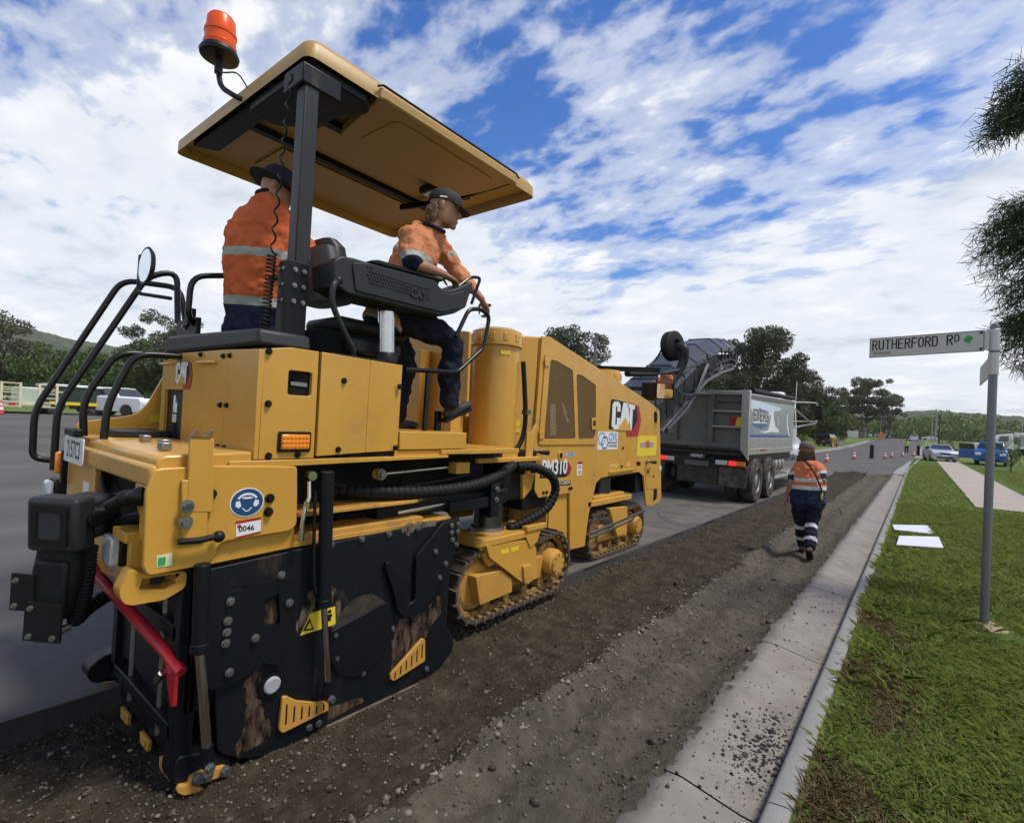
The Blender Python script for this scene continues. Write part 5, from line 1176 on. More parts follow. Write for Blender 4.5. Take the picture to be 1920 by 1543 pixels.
obj('conveyor_ram', MB().cyl((-3.5, 7.165, 2.423), (-3.5, 8.557, 2.569), .05, n=14), BLK, MM)
obj('conveyor_ram', MB().cyl((-3.52, 8.603, 2.596), (-3.55, 9.631, 2.765), .035, n=12), CONVM, MM)
obj('sag_hose', MB().tube(catmull([(-3.5, 8.617, 2.531), (-3.5, 8.85, 2.499), (-3.5, 9.233, 2.318), (-3.5, 9.755, 2.287), (-3.53, 10.322, 2.377), (-3.56, 10.811, 2.805), (-3.57, 11.05, 3.042)]), .018, 8), PLAS, MM)
obj('side_strut', MB().tube([(-3.58, 9.048, 1.589), (-3.58, 10.014, 2.023), (-3.58, 10.472, 2.363), (-3.58, 11.166, 3.03)], .035, 10), CONVM, MM)
obj('strut_bracket', MB().box((-3.6, 9.018, 1.531), (-3.56, 9.293, 1.629)).box((-3.6, 10.314, 2.326), (-3.54, 10.418, 2.435)), CONVM, MM, .01)

# ================================================================== tipper truck
ALU = mat('brushed_aluminium', (0.50, 0.49, 0.47), .38, metal=.75, var=.12, vscale=5, dirt=(.20, .17, .13), dirt_amt=.02, dscale=3)
ALUD = mat('dusty_aluminium', (0.13, 0.125, 0.115), .6, metal=.3, var=.22, vscale=3, dirt=(.13, .11, .085), dirt_amt=.08, dscale=2.2)
GRIME = mat('grimy_chassis', (0.035, 0.032, 0.028), .85, var=.4, vscale=5, dirt=(.10, .085, .065), dirt_amt=.08, dscale=4)
TYRE = mat('tyre', (0.020, 0.019, 0.018), .85, var=.3, vscale=8, dirt=(.12, .10, .075), dirt_amt=.16, dscale=6)
CARW = mat('white_vehicle_paint', (.72, .73, .74), .25, coat=.5, var=.03)
SILV = mat('graphic_silver', (.30, .33, .34), .3, metal=.25, var=.14, vscale=1.6)
SKYB = mat('graphic_pale_blue', (.55, .66, .74), .35, var=.08)
MIDB = mat('graphic_blue', (.03, .13, .32), .4, var=.2, vscale=4)
TT = thing('tipper_truck', (-4.2, 15, 0), 'silver tipper truck with blue graphics taking millings from the conveyor', 'truck')
XR, XL, YR, YF = -2.95, -5.45, 12.15, 17.3
# body: floor, side walls, headboard, tailgate
obj('body_side', MB().prism([(YR+.05, 1.12), (YF, 1.2), (YF, 2.64), (YR+.05, 2.49)], 'x', XR-.06, XR), ALU, TT, .01)
obj('body_side', MB().prism([(YR+.05, 1.12), (YF, 1.2), (YF, 2.64), (YR+.05, 2.49)], 'x', XL, XL+.06), ALU, TT, .01)
obj('body_floor', MB().box((XL+.06, YR+.06, 1.12), (XR-.06, YF, 1.2)), GRIME, TT)
obj('headboard', MB().box((XL+.06, YF-.06, 1.2), (XR-.06, YF, 2.7)), ALU, TT, .01)
obj('tarp_roll', MB().cyl((XR-.05, YR+.4, 2.58), (XR-.05, YF, 2.72), .06, n=12), RUBB, TT)
obj('tailgate', MB().box((XL+.08, YR+.03, 1.27), (XR-.08, YR+.07, 2.50)), ALUD, TT)
obj('tailgate_post', MB().box((XL, YR-.06, 1.08), (XL+.12, YR+.05, 2.56)), ALU, TT, .012)
obj('tailgate_post', MB().prism([(-2.93, 1.0), (-2.93, 2.56), (-3.10, 2.56), (-3.10, 1.25)], 'y', YR-.07, YR+.05), ALU, TT, .012)
obj('tailgate_post', MB().box((-3.83, YR-.04, 1.27), (-3.71, YR+.04, 2.47)), ALUD, TT, .01)
obj('tailgate_post', MB().box((-4.66, YR-.04, 1.27), (-4.54, YR+.04, 2.47)), ALUD, TT, .01)
obj('tailgate_rail', MB().box((XL+.12, YR-.05, 2.46), (-3.10, YR+.06, 2.55)), ALU, TT, .01)
obj('tailgate_rail', MB().box((XL+.12, YR-.05, 1.25), (-3.10, YR+.06, 1.37)), ALUD, TT, .01)
for z in (2.08, 1.73): obj('tailgate_shelf', MB().box((-3.71, YR-.10, z-.018), (-3.10, YR+.03, z+.018)), ALU, TT, .006)
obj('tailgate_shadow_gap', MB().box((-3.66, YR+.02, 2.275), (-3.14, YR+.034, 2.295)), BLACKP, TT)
obj('marker_plate', MB().add([(-3.36, YR+.02, 1.96), (-3.20, YR+.02, 1.96), (-3.24, YR+.02, 1.76), (-3.37, YR+.02, 1.76)], [(0, 1, 2, 3)]), REDP, TT)
obj('marker_plate', MB().add([(-3.20, YR+.02, 1.96), (-3.11, YR+.02, 1.96), (-3.11, YR+.02, 1.76), (-3.24, YR+.02, 1.76)], [(0, 1, 2, 3)]), YPRINT, TT)
obj('spill_sheet', MB().box((XL+.1, YR-.02, 1.085), (-3.10, YR+.1, 1.12)).box((XL+.2, YR-.06, 1.20), (-3.12, YR, 1.25)), GRIME, TT, .01)
# side skin graphics
obj('graphic_panel', MB().prism([(12.099,2.378),(16.87,2.474),(16.925,1.541),(12.248,1.512)], 'x', XR, XR+.004), SILV, TT)
obj('graphic_sky', MB().prism([(12.101,2.373),(15.312,2.338),(15.405,2.275),(14.577,2.203),(14.244,2.077),(13.003,2.131),(12.433,2.09),(12.128,2.214)], 'x', XR+.0041, XR+.006), SKYB, TT)
obj('graphic_stripe', MB().prism([(12.216,1.576),(16.806,1.613),(16.82,1.551),(12.226,1.521)], 'x', XR+.0041, XR+.006), mat('stripe_blue', (.03, .07, .33), .4), TT)
obj('graphic_figure', MB().prism([(14.296,2.174),(14.494,2.183),(14.618,1.995),(14.833,1.806),(15.246,1.732),(15.213,1.664),(14.394,1.669),(13.656,1.628),(13.089,1.656),(13.974,1.694),(14.148,1.854)], 'x', XR+.0061, XR+.008), WHITE, TT)
obj('graphic_figure', MB().prism([(16.212,2.19),(16.352,2.196),(16.378,1.912),(16.759,1.576),(16.631,1.575),(16.245,1.873)], 'x', XR+.0061, XR+.008), WHITE, TT)
obj('graphic_figure', MB().prism([(15.022,2.075),(15.148,2.063),(15.271,1.916),(15.183,1.814),(15.18,1.981)], 'x', XR+.0061, XR+.008), WHITE, TT)
lg_ = obj('company_logo', MB().prism([(12.452,2.105),(13.048,2.212),(13.883,2.171),(13.919,2.126),(13.116,2.174),(12.461,2.058)], 'x', XR+.0081, XR+.0095), MIDB, TT)
obj('logo_shape', MB().prism([(12.457,1.823),(13.912,1.878),(13.897,1.816),(13.196,1.734),(12.486,1.788)], 'x', XR+.0081, XR+.0095), MIDB, lg_)
obj('logo_shape', MB().prism([(12.557,1.891),(13.902,1.934),(13.911,1.885),(12.565,1.846)], 'x', XR+.0081, XR+.0095), WHITE, lg_)
p_ = [(12.422,1.898),(13.953,1.948)]
for nm, off, m in (('lettering_outline', -.012, WHITE), ('lettering', 0, mat('logo_grey', (.05, .055, .06), .4))):
    tm = text_mesh('EYERS', 1.0, bold=.06 if off else .02); w_ = max(v[0] for v in tm.v)
    tm.v = [(v[0]/w_*(p_[1][0]-p_[0][0])+off, v[1]*.27/.7+off, 0) for v in tm.v]
    onface(tm, (XR+.0098+(0 if off else .0015), *p_[0]), lg_, nm, m)
obj('graphic_reflection_strip', MB().prism([(YR+.08, 2.37), (YF, 2.50), (YF, 2.62), (YR+.08, 2.47)], 'x', XR, XR+.01), ALUD, TT, .003)
for k in range(4):
    z = 1.50-k*.055
    obj('side_slat', MB().box((XR, YR+.1, z-.045), (XR+.012, YF-.1, z-.004)), ALU, TT, .004)
obj('side_rail', MB().box((XR-.02, YR+.05, 1.12), (XR+.02, YF-.05, 1.27)), ALU, TT, .01)
obj('reflector', MB().box((XR+.02, 13.2, 1.20), (XR+.024, 13.8, 1.24)), REDP, TT)
# chassis
obj('chassis_rail', MB().box((-4.7, 12.3, .75), (-3.7, 21.2, 1.05)), GRIME, TT, .01)
obj('chassis_skirt', MB().box((-5.3, 12.4, .93), (-3.0, 17.3, 1.115)), BLACKP, TT, .01)
obj('rear_crossmember', MB().box((-4.55, 12.22, .38), (-3.6, 12.5, .80)), GRIME, TT, .03)
obj('rear_bumper_bar', MB().box((-5.3, 12.20, .80), (-2.99, 12.32, .86)), GRIME, TT, .01)
obj('plate_bracket', MB().box((-4.35, 12.16, .79), (-3.79, 12.2, .91)), ALUD, TT, .006)
np_ = obj('number_plate', MB().box((-4.24, 12.14, .97), (-3.87, 12.15, 1.08)), mat('plate_dark', (.04, .04, .05), .5), TT)
onface(text_mesh('XB78SV', .085, bold=.001, align='CENTER'), (-4.055, 12.138, .995), np_, 'lettering', WHITE, (1,0,0), (0,0,1))
for a, b, m in ((-4.935, -4.79, REDLENS), (-4.78, -4.60, CLEAR), (-3.63, -3.37, CLEAR), (-3.34, -3.18, REDLENS), (-3.17, -2.99, AMBER)):
    obj('tail_lamp', MB().box((a, 12.12, .86), (b, 12.20, .965)), m, TT, .012)
obj('mudflap', MB().prism(roundpoly([(-3.57, .82), (-3.57, .42), (-3.50, .38), (-3.02, .36), (-2.96, .40), (-2.96, .82)], .04), 'y', 12.23, 12.245), mat('mudflap_rubber', (.045, .04, .034), .8, var=.3, vscale=6, dirt=(.15, .13, .10), dirt_amt=.18, dscale=5), TT)
obj('mudflap', MB().prism(roundpoly([(-5.43, .82), (-5.43, .42), (-4.9, .38), (-4.84, .82)], .04), 'y', 12.23, 12.245), MATS['mudflap_rubber'], TT)
def truck_wheel(x, y, r=.52, w=.28, side=1):
    o = obj('wheel', MB().lathe([(r*.58, -w/2), (r*.93, -w/2), (r, -w/2+.05), (r, w/2-.05), (r*.93, w/2), (r*.60, w/2), (r*.57, w/2-.03)], (x, y, r), (1,0,0), 36), TYRE, TT)
    obj('rim', MB().lathe([(r*.585, 0), (r*.585, w/2-.02), (r*.54, w/2-.01), (r*.50, w/2-.10), (r*.30, w/2-.13), (r*.26, w/2-.03), (r*.18, w/2-.02), (.02, w/2-.015)], (x, y, r), (side,0,0), 30), ALU, o)
    for k in range(10):
        a = 2*math.pi*k/10
        inst('wheel_nut', BOLT, o, (x+side*(w/2-.125), y+r*.40*math.cos(a), r+r*.40*math.sin(a)), None, (1.2, 1.2, 1.2))
for y in (12.95, 14.27):
    truck_wheel(-3.02-.02, y); truck_wheel(-3.38, y); truck_wheel(-5.36, y, side=-1); truck_wheel(-5.02, y)
    obj('mudguard', MB().tube([(-3.2, y+.62*math.cos(t), .54+.6*math.sin(t)) for t in [math.radians(a) for a in range(20, 161, 14)]], .03, 6), GRIME, TT)
truck_wheel(-3.05, 19.9); truck_wheel(-5.35, 19.9, side=-1)
tk = obj('fuel_tank', MB().cyl((-3.35, 15.05, .80), (-3.35, 16.5, .80), .34, n=32), ALU, TT, .02)
for y in (15.3, 15.75, 16.2): obj('tank_strap', MB().cyl((-3.35, y-.035, .80), (-3.35, y+.035, .80), .347, n=32), BLACKP, tk)
obj('step_box', MB().box((-3.6, 15.1, .40), (-2.98, 17.0, .47)).box((-3.5, 17.0, .45), (-3.0, 18.9, .52)), ALU, TT, .01)
# cab and bonnet
obj('cab', MB().prism([(17.55, .95), (17.55, 2.62), (17.75, 2.82), (19.0, 2.76), (19.45, 1.85), (19.45, .95)], 'x', -5.2, -3.2), CARW, TT, .07, seg=3)
obj('cab_side_window', MB().prism([(17.95, 1.85), (17.95, 2.45), (18.85, 2.42), (19.15, 1.85)], 'x', -3.2, -3.192), GLASS, TT)
obj('bonnet', MB().prism([(19.45, .75), (19.45, 1.72), (20.0, 1.68), (21.2, 1.48), (21.6, 1.1), (21.6, .7)], 'x', -5.0, -3.35), CARW, TT, .09, seg=3)
obj('front_guard', MB().prism([(19.1, .95), (19.25, 1.2), (19.6, 1.32), (20.3, 1.28), (20.7, .95), (20.5, .9), (20.2, 1.14), (19.6, 1.16), (19.35, .95)], 'x', -3.4, -2.93), CARW, TT, .03)
obj('roof_fairing', MB().prism([(17.7, 2.76), (17.7, 2.95), (18.3, 2.98), (18.9, 2.76)], 'x', -4.9, -3.4), CARW, TT, .05)
obj('cab_beacon', MB().lathe([(.09, 0), (.085, .08), (.05, .12), (.01, .125)], (-4.9, 17.9, 2.86), n=18), MATS['beacon_orange'], TT)
mf = [(-3.15, 17.6, 2.62), (-2.85, 18.6, 2.68), (-2.62, 19.3, 2.70), (-2.62, 19.3, 2.05), (-3.15, 18.4, 1.85)]
obj('mirror_frame', MB().tube(mf, .025, 8, .1).tube([(-2.62, 19.3, 2.1), (-3.15, 18.0, 2.05)], .02, 8).tube([(-3.15, 17.7, 2.55), (-2.75, 18.9, 2.07)], .02, 8), ALU, TT)
obj('door_mirror', MB().box((-2.68, 19.25, 2.15), (-2.46, 19.33, 2.62)), BLACKP, TT, .03)
obj('exhaust_stack', MB().cyl((-3.3, 17.42, 1.2), (-3.3, 17.42, 2.7), .06, n=14), ALU, TT)
obj('radio_aerial', MB().cyl((-3.2, 19.0, 2.6), (-3.2, 19.05, 3.4), .01, n=6), WHITE, TT)

# ================================================================== smaller vehicles
CSILV = mat('silver_blue_car_paint', (.42, .46, .55), .28, metal=.4, coat=.5)
CBLUE = mat('blue_ute_paint', (.015, .09, .32), .28, coat=.5)
CBLK = mat('black_car_paint', (.012, .012, .014), .25, coat=.5)
CGREY = mat('grey_car_paint', (.12, .12, .13), .3, coat=.4)
CREAM = mat('cream_steel_paint', (.55, .52, .36), .5, var=.08)
HEADL = mat('headlamp', (.75, .78, .8), .15, coat=.5)
TAILR = mat('car_tail_lens', (.45, .02, .02), .25)
def car(name, label, cat, loc, rz, paint, dims=(4.5, 1.75, 1.42), kind='sedan', group=None, plate=True):
    """built facing -y at the origin, then set on the ground"""
    L, W, H = dims; gl = .5*H
    t = thing(name, (0, 0, 0), label, cat, group)
    wr = .31 if kind == 'sedan' else .37; ax = L*.29
    cl = .20 if kind == 'sedan' else .30
    def arch(y): return [(y-wr*1.2, cl), (y-wr*1.0, cl+wr*.75), (y-wr*.45, cl+wr*1.15), (y+wr*.45, cl+wr*1.15), (y+wr*1.0, cl+wr*.75), (y+wr*1.2, cl)]
    f = -L/2; hood = H*.66; belt = H*.68
    low = [(f+.05, cl)] + arch(-ax) + arch(ax) + [(L/2-.05, cl), (L/2, cl+.25), (L/2-.03, belt*.97)]
    if kind == 'ute': low += [(.3, belt), (-.75, belt), (f+.2, hood*1.02), (f+.02, hood*.85)]
    else: low += [(-.75, belt), (f+.25, hood*.98), (f+.03, hood*.80)]
    obj('body', MB().prism(low, 'x', -W/2, W/2), paint, t, .07, seg=3)
    if kind == 'sedan': cab = [(-.80, belt-.03), (-.12, H), (1.0, H-.02), (1.72, belt-.03)]
    elif kind == 'suv': cab = [(-.95, belt-.03), (-.4, H), (L/2-.25, H-.03), (L/2-.04, belt-.03)]
    elif kind == 'ute': cab = [(-.95, belt-.03), (-.42, H), (.75, H-.02), (.98, belt-.03)]
    else: cab = [(-.8, belt-.03), (-.1, H), (1.0, H), (1.8, belt-.03)]
    def green(inset, grow=0.0):
        m = MB(); k = len(cab); a = []
        for s in (-1, 1):
            for (y, z) in cab: a.append((s*((W/2-.06) - (W*.11 if z > belt+.1 else 0)+grow), y, z))
        m.add(a, [tuple(range(k)), tuple(range(k, 2*k))[::-1]] + [(i, (i+1) % k, k+(i+1) % k, k+i) for i in range(k)])
        return m
    obj('cabin', green(0), paint, t, .05, seg=3)
    # glass set just proud of the cabin faces
    (y0, z0), (y1, z1), (y2, z2), (y3, z3) = cab
    def lerp(a, b, s): return a+(b-a)*s
    wt_, wb = W/2-.06-W*.11, W/2-.06
    def face(ya, za, yb, zb, wa, wb_, off):
        return MB().add([(-wa, ya, za), (wa, ya, za), (wb_, yb, zb), (-wb_, yb, zb)], [(0, 1, 2, 3)])
    q = .012
    d = Vector((z1-z0, -(y1-y0))).normalized()*q
    obj('windscreen', face(lerp(y0, y1, .12)-abs(d.x), lerp(z0, z1, .12)+abs(d.y), lerp(y0, y1, .9)-abs(d.x), lerp(z0, z1, .9)+abs(d.y), lerp(wb, wt_, .12)-.07, lerp(wb, wt_, .9)-.06, q), GLASS, t)
    obj('rear_window', face(lerp(y3, y2, .2)+q, lerp(z3, z2, .2)+q, lerp(y3, y2, .88)+q, lerp(z3, z2, .88)+q, lerp(wb, wt_, .2)-.08, lerp(wb, wt_, .88)-.07, q), GLASS, t)
    for s in (-1, 1):
        def sp(y, z):
            k = (z-belt)/(H-belt); return (s*(lerp(wb, wt_, max(k, 0))+q), y, z)
        obj('side_window', MB().add([sp(lerp(y0, y1, .25)+.1, lerp(z0, z1, .18)), sp(lerp(y0, y1, .85)+.08, lerp(z0, z1, .85)), sp(lerp(y3, y2, .85)-.08, lerp(z3, z2, .85)), sp(lerp(y3, y2, .2)-.1, lerp(z3, z2, .18))], [(0, 1, 2, 3)]), GLASS, t)
        for y in (-ax, ax):
            w = obj('wheel', MB().lathe([(wr*.6, -.10), (wr*.95, -.10), (wr, -.06), (wr, .06), (wr*.95, .10), (wr*.6, .10)], (s*(W/2-.11), y, wr), (1,0,0), 20), TYRE, t)
            obj('rim', MB().lathe([(wr*.62, 0), (wr*.62, .085), (wr*.2, .07), (.02, .075)], (s*(W/2-.11), y, wr), (s,0,0), 14), ALUD, w)
        obj('headlamp', MB().box((s*(W/2-.42), f+.0, hood*.66), (s*(W/2-.08), f+.12, hood*.82)), HEADL, t, .02)
        obj('tail_lamp', MB().box((s*(W/2-.32), L/2-.12, belt*.66), (s*(W/2-.03), L/2+.008, belt*.88)), TAILR, t, .02)
        obj('wing_mirror', MB().box((s*(W/2+.0), -.72, belt), (s*(W/2+.2), -.60, belt+.14)), BLACKP, t, .02)
    obj('grille', MB().box((-.32, f+.0, hood*.66), (.32, f+.06, hood*.78)), BLACKP, t, .01)
    obj('lower_intake', MB().box((-.55, f+.02, cl+.08), (.55, f+.07, cl+.2)), BLACKP, t, .01)
    if plate:
        obj('number_plate', MB().box((-.19, f-.0, cl+.22), (.19, f+.03, cl+.33)), WHITE, t)
        obj('number_plate', MB().box((-.19, L/2-.03, cl+.34), (.19, L/2+.012, cl+.45)), WHITE, t)
    if kind == 'ute':
        obj('tray_well', MB().box((-W/2+.1, 1.05, belt-.05), (W/2-.1, L/2-.1, belt+.006)), BLACKP, t)
        obj('sports_bar', MB().tube([(-W/2+.12, 1.15, belt-.05), (-W/2+.18, 1.15, belt+.35), (W/2-.18, 1.15, belt+.35), (W/2-.12, 1.15, belt-.05)], .04, 8, .1), BLACKP, t)
    t.location = loc; t.rotation_euler = (0, 0, rz)
    return t
def G(x, y, d=.08): return (x, y, float(gz(x, y))+d)
car('silver_sedan', 'silver blue sedan parked on the grass verge facing the camera', 'car', G(1.45, 57.5, .07), math.radians(8), CSILV)
ub_ = car('blue_ute', 'bright blue utility with its door open beside the footpath', 'ute', G(4.55, 55.5, .07), math.radians(-6), CBLUE, (5.2, 1.88, 1.80), 'ute')
dr_ = MB().box((-.03, 0, .45), (.03, 1.1, 1.15)); dr_.xform(Matrix.Translation((-.92, -.75, 0)) @ Matrix.Rotation(math.radians(68), 4, 'Z'))
dd = obj('open_door', dr_, CBLUE, ub_, .02)
dg_ = MB().box((-.015, .08, 1.16), (.015, 1.08, 1.62)); dg_.xform(Matrix.Translation((-.92, -.75, 0)) @ Matrix.Rotation(math.radians(68), 4, 'Z'))
obj('door_window', dg_, GLASS, dd)
car('black_wagon', 'black and silver four wheel drive parked on the grass across the road', 'car', G(-10.4, 88, .1), math.radians(172), CBLK, (4.8, 1.9, 1.78), 'suv')
car('white_car', 'small white car driving away far down the road', 'car', G(-.9, 165, .0), math.pi, CARW, (4.4, 1.75, 1.5), 'suv')
car('distant_car', 'pale car on the highway, leftmost beyond the road end', 'car', G(-15, 219, .02), math.radians(90), CARW, (4.5, 1.8, 1.45), 'sedan')
car('distant_car', 'pale silver car on the highway just right of the leftmost one', 'car', G(-10, 224, .02), math.radians(90), CSILV, (4.6, 1.8, 1.5), 'suv')
car('distant_car', 'white car on the highway seen above the road end', 'car', G(3, 222, .02), math.radians(-90), CARW, (4.5, 1.8, 1.45), 'sedan')
car('white_ute', 'white utility parked beyond the machine at the far left', 'ute', G(-38.5, 9.6, .0), math.radians(118), CARW, (5.2, 1.9, 1.75), 'ute')
# flat-bed work truck and cream plant trailer on the left
wt2 = thing('work_truck', (-40, 7.6, float(gz(-40, 7.6))), 'dark green and white work truck seen between the black handrails', 'truck')
x_, y_, z_ = wt2.location
def lb(a, b): return MB().box((x_+a[0], y_+a[1], z_+a[2]), (x_+b[0], y_+b[1], z_+b[2]))
obj('canopy_body', lb((-1.2, -1.1, .55), (1.2, 1.1, 1.3)), mat('dark_green_canvas', (.02, .035, .025), .7, var=.3), wt2, .04)
obj('roof', lb((-1.25, -1.15, 1.3), (1.25, 1.2, 1.42)), CARW, wt2, .03)
obj('cab', lb((-1.2, -2.0, .4), (1.1, -1.15, 1.2)), mat('pale_green_cab', (.45, .52, .42), .4), wt2, .06)
obj('tail_board', lb((1.2, -1.0, .45), (1.24, 1.0, .6)), YPRINT, wt2)
for yy in (-.8, .8):
    obj('wheel', MB().lathe([(.2, -.12), (.4, -.12), (.42, -.08), (.42, .08), (.4, .12), (.2, .12)], (x_+1.05, y_+yy, z_+.42), (1,0,0), 20), TYRE, wt2)
    obj('wheel', MB().lathe([(.2, -.12), (.4, -.12), (.42, -.08), (.42, .08), (.4, .12), (.2, .12)], (x_-1.05, y_+yy, z_+.42), (1,0,0), 20), TYRE, wt2)
tr = thing('plant_trailer', (-38, 4.9, float(gz(-38, 4.9))), 'cream plant trailer with raised ladder-like loading ramps at far left', 'trailer')
x_, y_, z_ = tr.location
def lt(a, b, w=.06): return MB().bar((x_+a[0], y_+a[1], z_+a[2]), (x_+b[0], y_+b[1], z_+b[2]), w, w)
obj('deck', MB().box((x_-3.5, y_-1.1, z_+.32), (x_+.2, y_+1.1, z_+.45)), CREAM, tr, .02)
for s, nm in ((-.15, 'loading_ramp'), (1.0, 'loading_ramp')):
    m = MB()
    for e in (-.28, .28): m.bar((x_+.25, y_+s+e, z_+.25), (x_+.1, y_+s+e, z_+1.28), .08, .09)
    for k in range(6): m.bar((x_+.25-.15*k/5, y_+s-.28, z_+.3+.95*k/5), (x_+.25-.15*k/5, y_+s+.28, z_+.3+.95*k/5), .05, .05)
    obj(nm, m, CREAM, tr)
obj('headboard_frame', lt((.1, -1.0, .4), (.1, -1.0, .98)).bar((x_+.1, y_-1.0, z_+.98), (x_+.1, y_+1.6, z_+.98), .06, .06), CREAM, tr)
for yy in (-.95, .95): obj('wheel', MB().lathe([(.15, -.1), (.3, -.1), (.3, .1), (.15, .1)], (x_-.8, y_+yy, z_+.3), (0,1,0), 18), TYRE, tr)
obj('tail_lamp', MB().box((x_+.2, y_-.2, z_+.33), (x_+.24, y_+.0, z_+.42)), TAILR, tr)
tr.scale = (1.3, 1.3, 1.3); wt2.scale = (1.22, 1.22, 1.22)
# white bonneted truck with silver tipping trailer behind the young trees
sm = thing('tipper_semitrailer', G(14, 92, 0), 'white bonneted truck with long silver tipping trailer behind the young trees', 'truck')
x_, y_, z_ = sm.location
def sb_(a, b): return MB().box((x_+a[0], y_+a[1], z_+a[2]), (x_+b[0], y_+b[1], z_+b[2]))
obj('cab', MB().prism([(x_-6.4, z_+.9), (x_-6.4, z_+1.9), (x_-5.9, z_+2.85), (x_-4.6, z_+3.0), (x_-4.4, z_+.9)], 'y', y_-1.2, y_+1.2), CARW, sm, .1)
obj('side_window', MB().prism([(x_-6.0, z_+1.95), (x_-5.75, z_+2.65), (x_-5.0, z_+2.65), (x_-5.0, z_+1.95)], 'y', y_-1.215, y_-1.2), GLASS, sm)
obj('bonnet', MB().prism([(x_-8.6, z_+.7), (x_-8.5, z_+1.5), (x_-6.4, z_+1.95), (x_-6.4, z_+.7)], 'y', y_-1.05, y_+1.05), CARW, sm, .1)
obj('bonnet_vent', MB().prism([(x_-7.4, z_+1.3), (x_-6.7, z_+1.42), (x_-6.7, z_+1.55), (x_-7.4, z_+1.42)], 'y', y_-1.06, y_-1.05), BLACKP, sm)
obj('tipping_body', sb_((-3.9, -1.25, 1.35), (6.5, 1.25, 2.85)), mat('polished_trailer', (.33, .34, .33), .35, metal=.6, var=.25, vscale=.6), sm, .06)
obj('body_rail', sb_((-3.95, -1.28, 2.75), (6.55, 1.28, 2.92)), ALU, sm, .03)
obj('body_rail', sb_((-3.95, -1.28, 1.15), (6.55, 1.28, 1.42)), WHITE, sm, .03)
obj('tarp_box', sb_((-4.3, -1.2, 2.6), (-3.3, 1.2, 3.15)), CARW, sm, .08)
obj('chassis', sb_((-8.2, -.5, .6), (6.4, .5, 1.1)), GRIME, sm)
obj('fuel_tank', sb_((-2.2, -1.2, .55), (-.9, -.7, 1.05)), ALU, sm, .1)
for dx in (-7.3, -4.2, -2.9, 3.4, 4.7, 6.0):
    for s in (-1, 1):
        w = obj('wheel', MB().lathe([(.3, -.14), (.48, -.14), (.52, -.1), (.52, .1), (.48, .14), (.3, .14)], (x_+dx, y_+s*1.08, z_+.52), (0,1,0), 22), TYRE, sm)
        obj('rim', MB().lathe([(.30, 0), (.30, .12), (.1, .08), (.02, .09)], (x_+dx, y_+s*1.08, z_+.52), (0,s,0), 16), ALUD, w)

# ================================================================== people
SKIN = mat('skin', (.36, .165, .10), .5, var=.10, vscale=18, bump=.05, bscale=120)
HAIRB = mat('brown_hair', (.095, .055, .03), .6, var=.4, vscale=60, bump=.5, bscale=90, stretch=(1, 1, .25))
HAIRL = mat('sandy_hair', (.22, .14, .075), .6, var=.4, vscale=60, bump=.5, bscale=90, stretch=(1, 1, .3))
CAPD = mat('dark_cap', (.015, .015, .017), .8, var=.2, vscale=30, bump=.1, bscale=300)
CAPB = mat('brown_cap', (.13, .10, .075), .85, var=.2, vscale=30, bump=.1, bscale=300)
BOOT = mat('brown_boot', (.10, .055, .03), .7, var=.3, vscale=14, bump=.2, bscale=80)
BOOTD = mat('dark_boot', (.028, .024, .020), .65, var=.4, vscale=14, bump=.2, bscale=80)
def cloth(name, base, zones, rough=.85, root=Vector((0, 0, 0))):
    """fabric; zones: (colour, point, axis, lo, hi, reach) dyed or taped bands measured along an axis through a point"""
    m = mat(name, base, rough, var=.14, vscale=9, bump=.35, bscale=14, spec=.15, stretch=(1, 1, .6))
    nt = m.node_tree; b = nt.nodes['Principled BSDF']; link = b.inputs['Base Color'].links[0]; cur = link.from_socket
    tcn = nt.nodes.new('ShaderNodeTexCoord')
    for col, p, ax, lo, hi, reach in zones:
        p = Vector(p)-root; ax = Vector(ax).normalized()
        sub = nt.nodes.new('ShaderNodeVectorMath'); sub.operation = 'SUBTRACT'; sub.inputs[1].default_value = p
        nt.links.new(tcn.outputs['Object'], sub.inputs[0])
        dt = nt.nodes.new('ShaderNodeVectorMath'); dt.operation = 'DOT_PRODUCT'; dt.inputs[1].default_value = ax
        nt.links.new(sub.outputs[0], dt.inputs[0])
        ln = nt.nodes.new('ShaderNodeVectorMath'); ln.operation = 'LENGTH'; nt.links.new(sub.outputs[0], ln.inputs[0])
        def mt(op, a, c):
            n = nt.nodes.new('ShaderNodeMath'); n.operation = op
            for i, v in enumerate((a, c)):
                if isinstance(v, (int, float)): n.inputs[i].default_value = v
                else: nt.links.new(v, n.inputs[i])
            return n.outputs[0]
        f = mt('MULTIPLY', mt('MULTIPLY', mt('GREATER_THAN', dt.outputs['Value'], lo), mt('LESS_THAN', dt.outputs['Value'], hi)), mt('LESS_THAN', ln.outputs['Value'], reach))
        x = nt.nodes.new('ShaderNodeMix'); x.data_type = 'RGBA'
        nt.links.new(f, x.inputs[0]); nt.links.new(cur, x.inputs[6]); x.inputs[7].default_value = (*col, 1); cur = x.outputs[2]
    nt.links.new(cur, b.inputs['Base Color'])
    return m
wrk = bpy.data.textures.new('wrinkle', 'CLOUDS'); wrk.noise_scale = .11; wrk.noise_depth = 2
wrk2 = bpy.data.textures.new('wrinkle_fine', 'CLOUDS'); wrk2.noise_scale = .05; wrk2.noise_depth = 1
def wrinkle(o, a=.045, b=.022):
    for t, s in ((wrk, a), (wrk2, b)):
        m = o.modifiers.new('wrinkle', 'DISPLACE'); m.texture = t; m.strength = s; m.mid_level = .5; m.texture_coords = 'LOCAL'
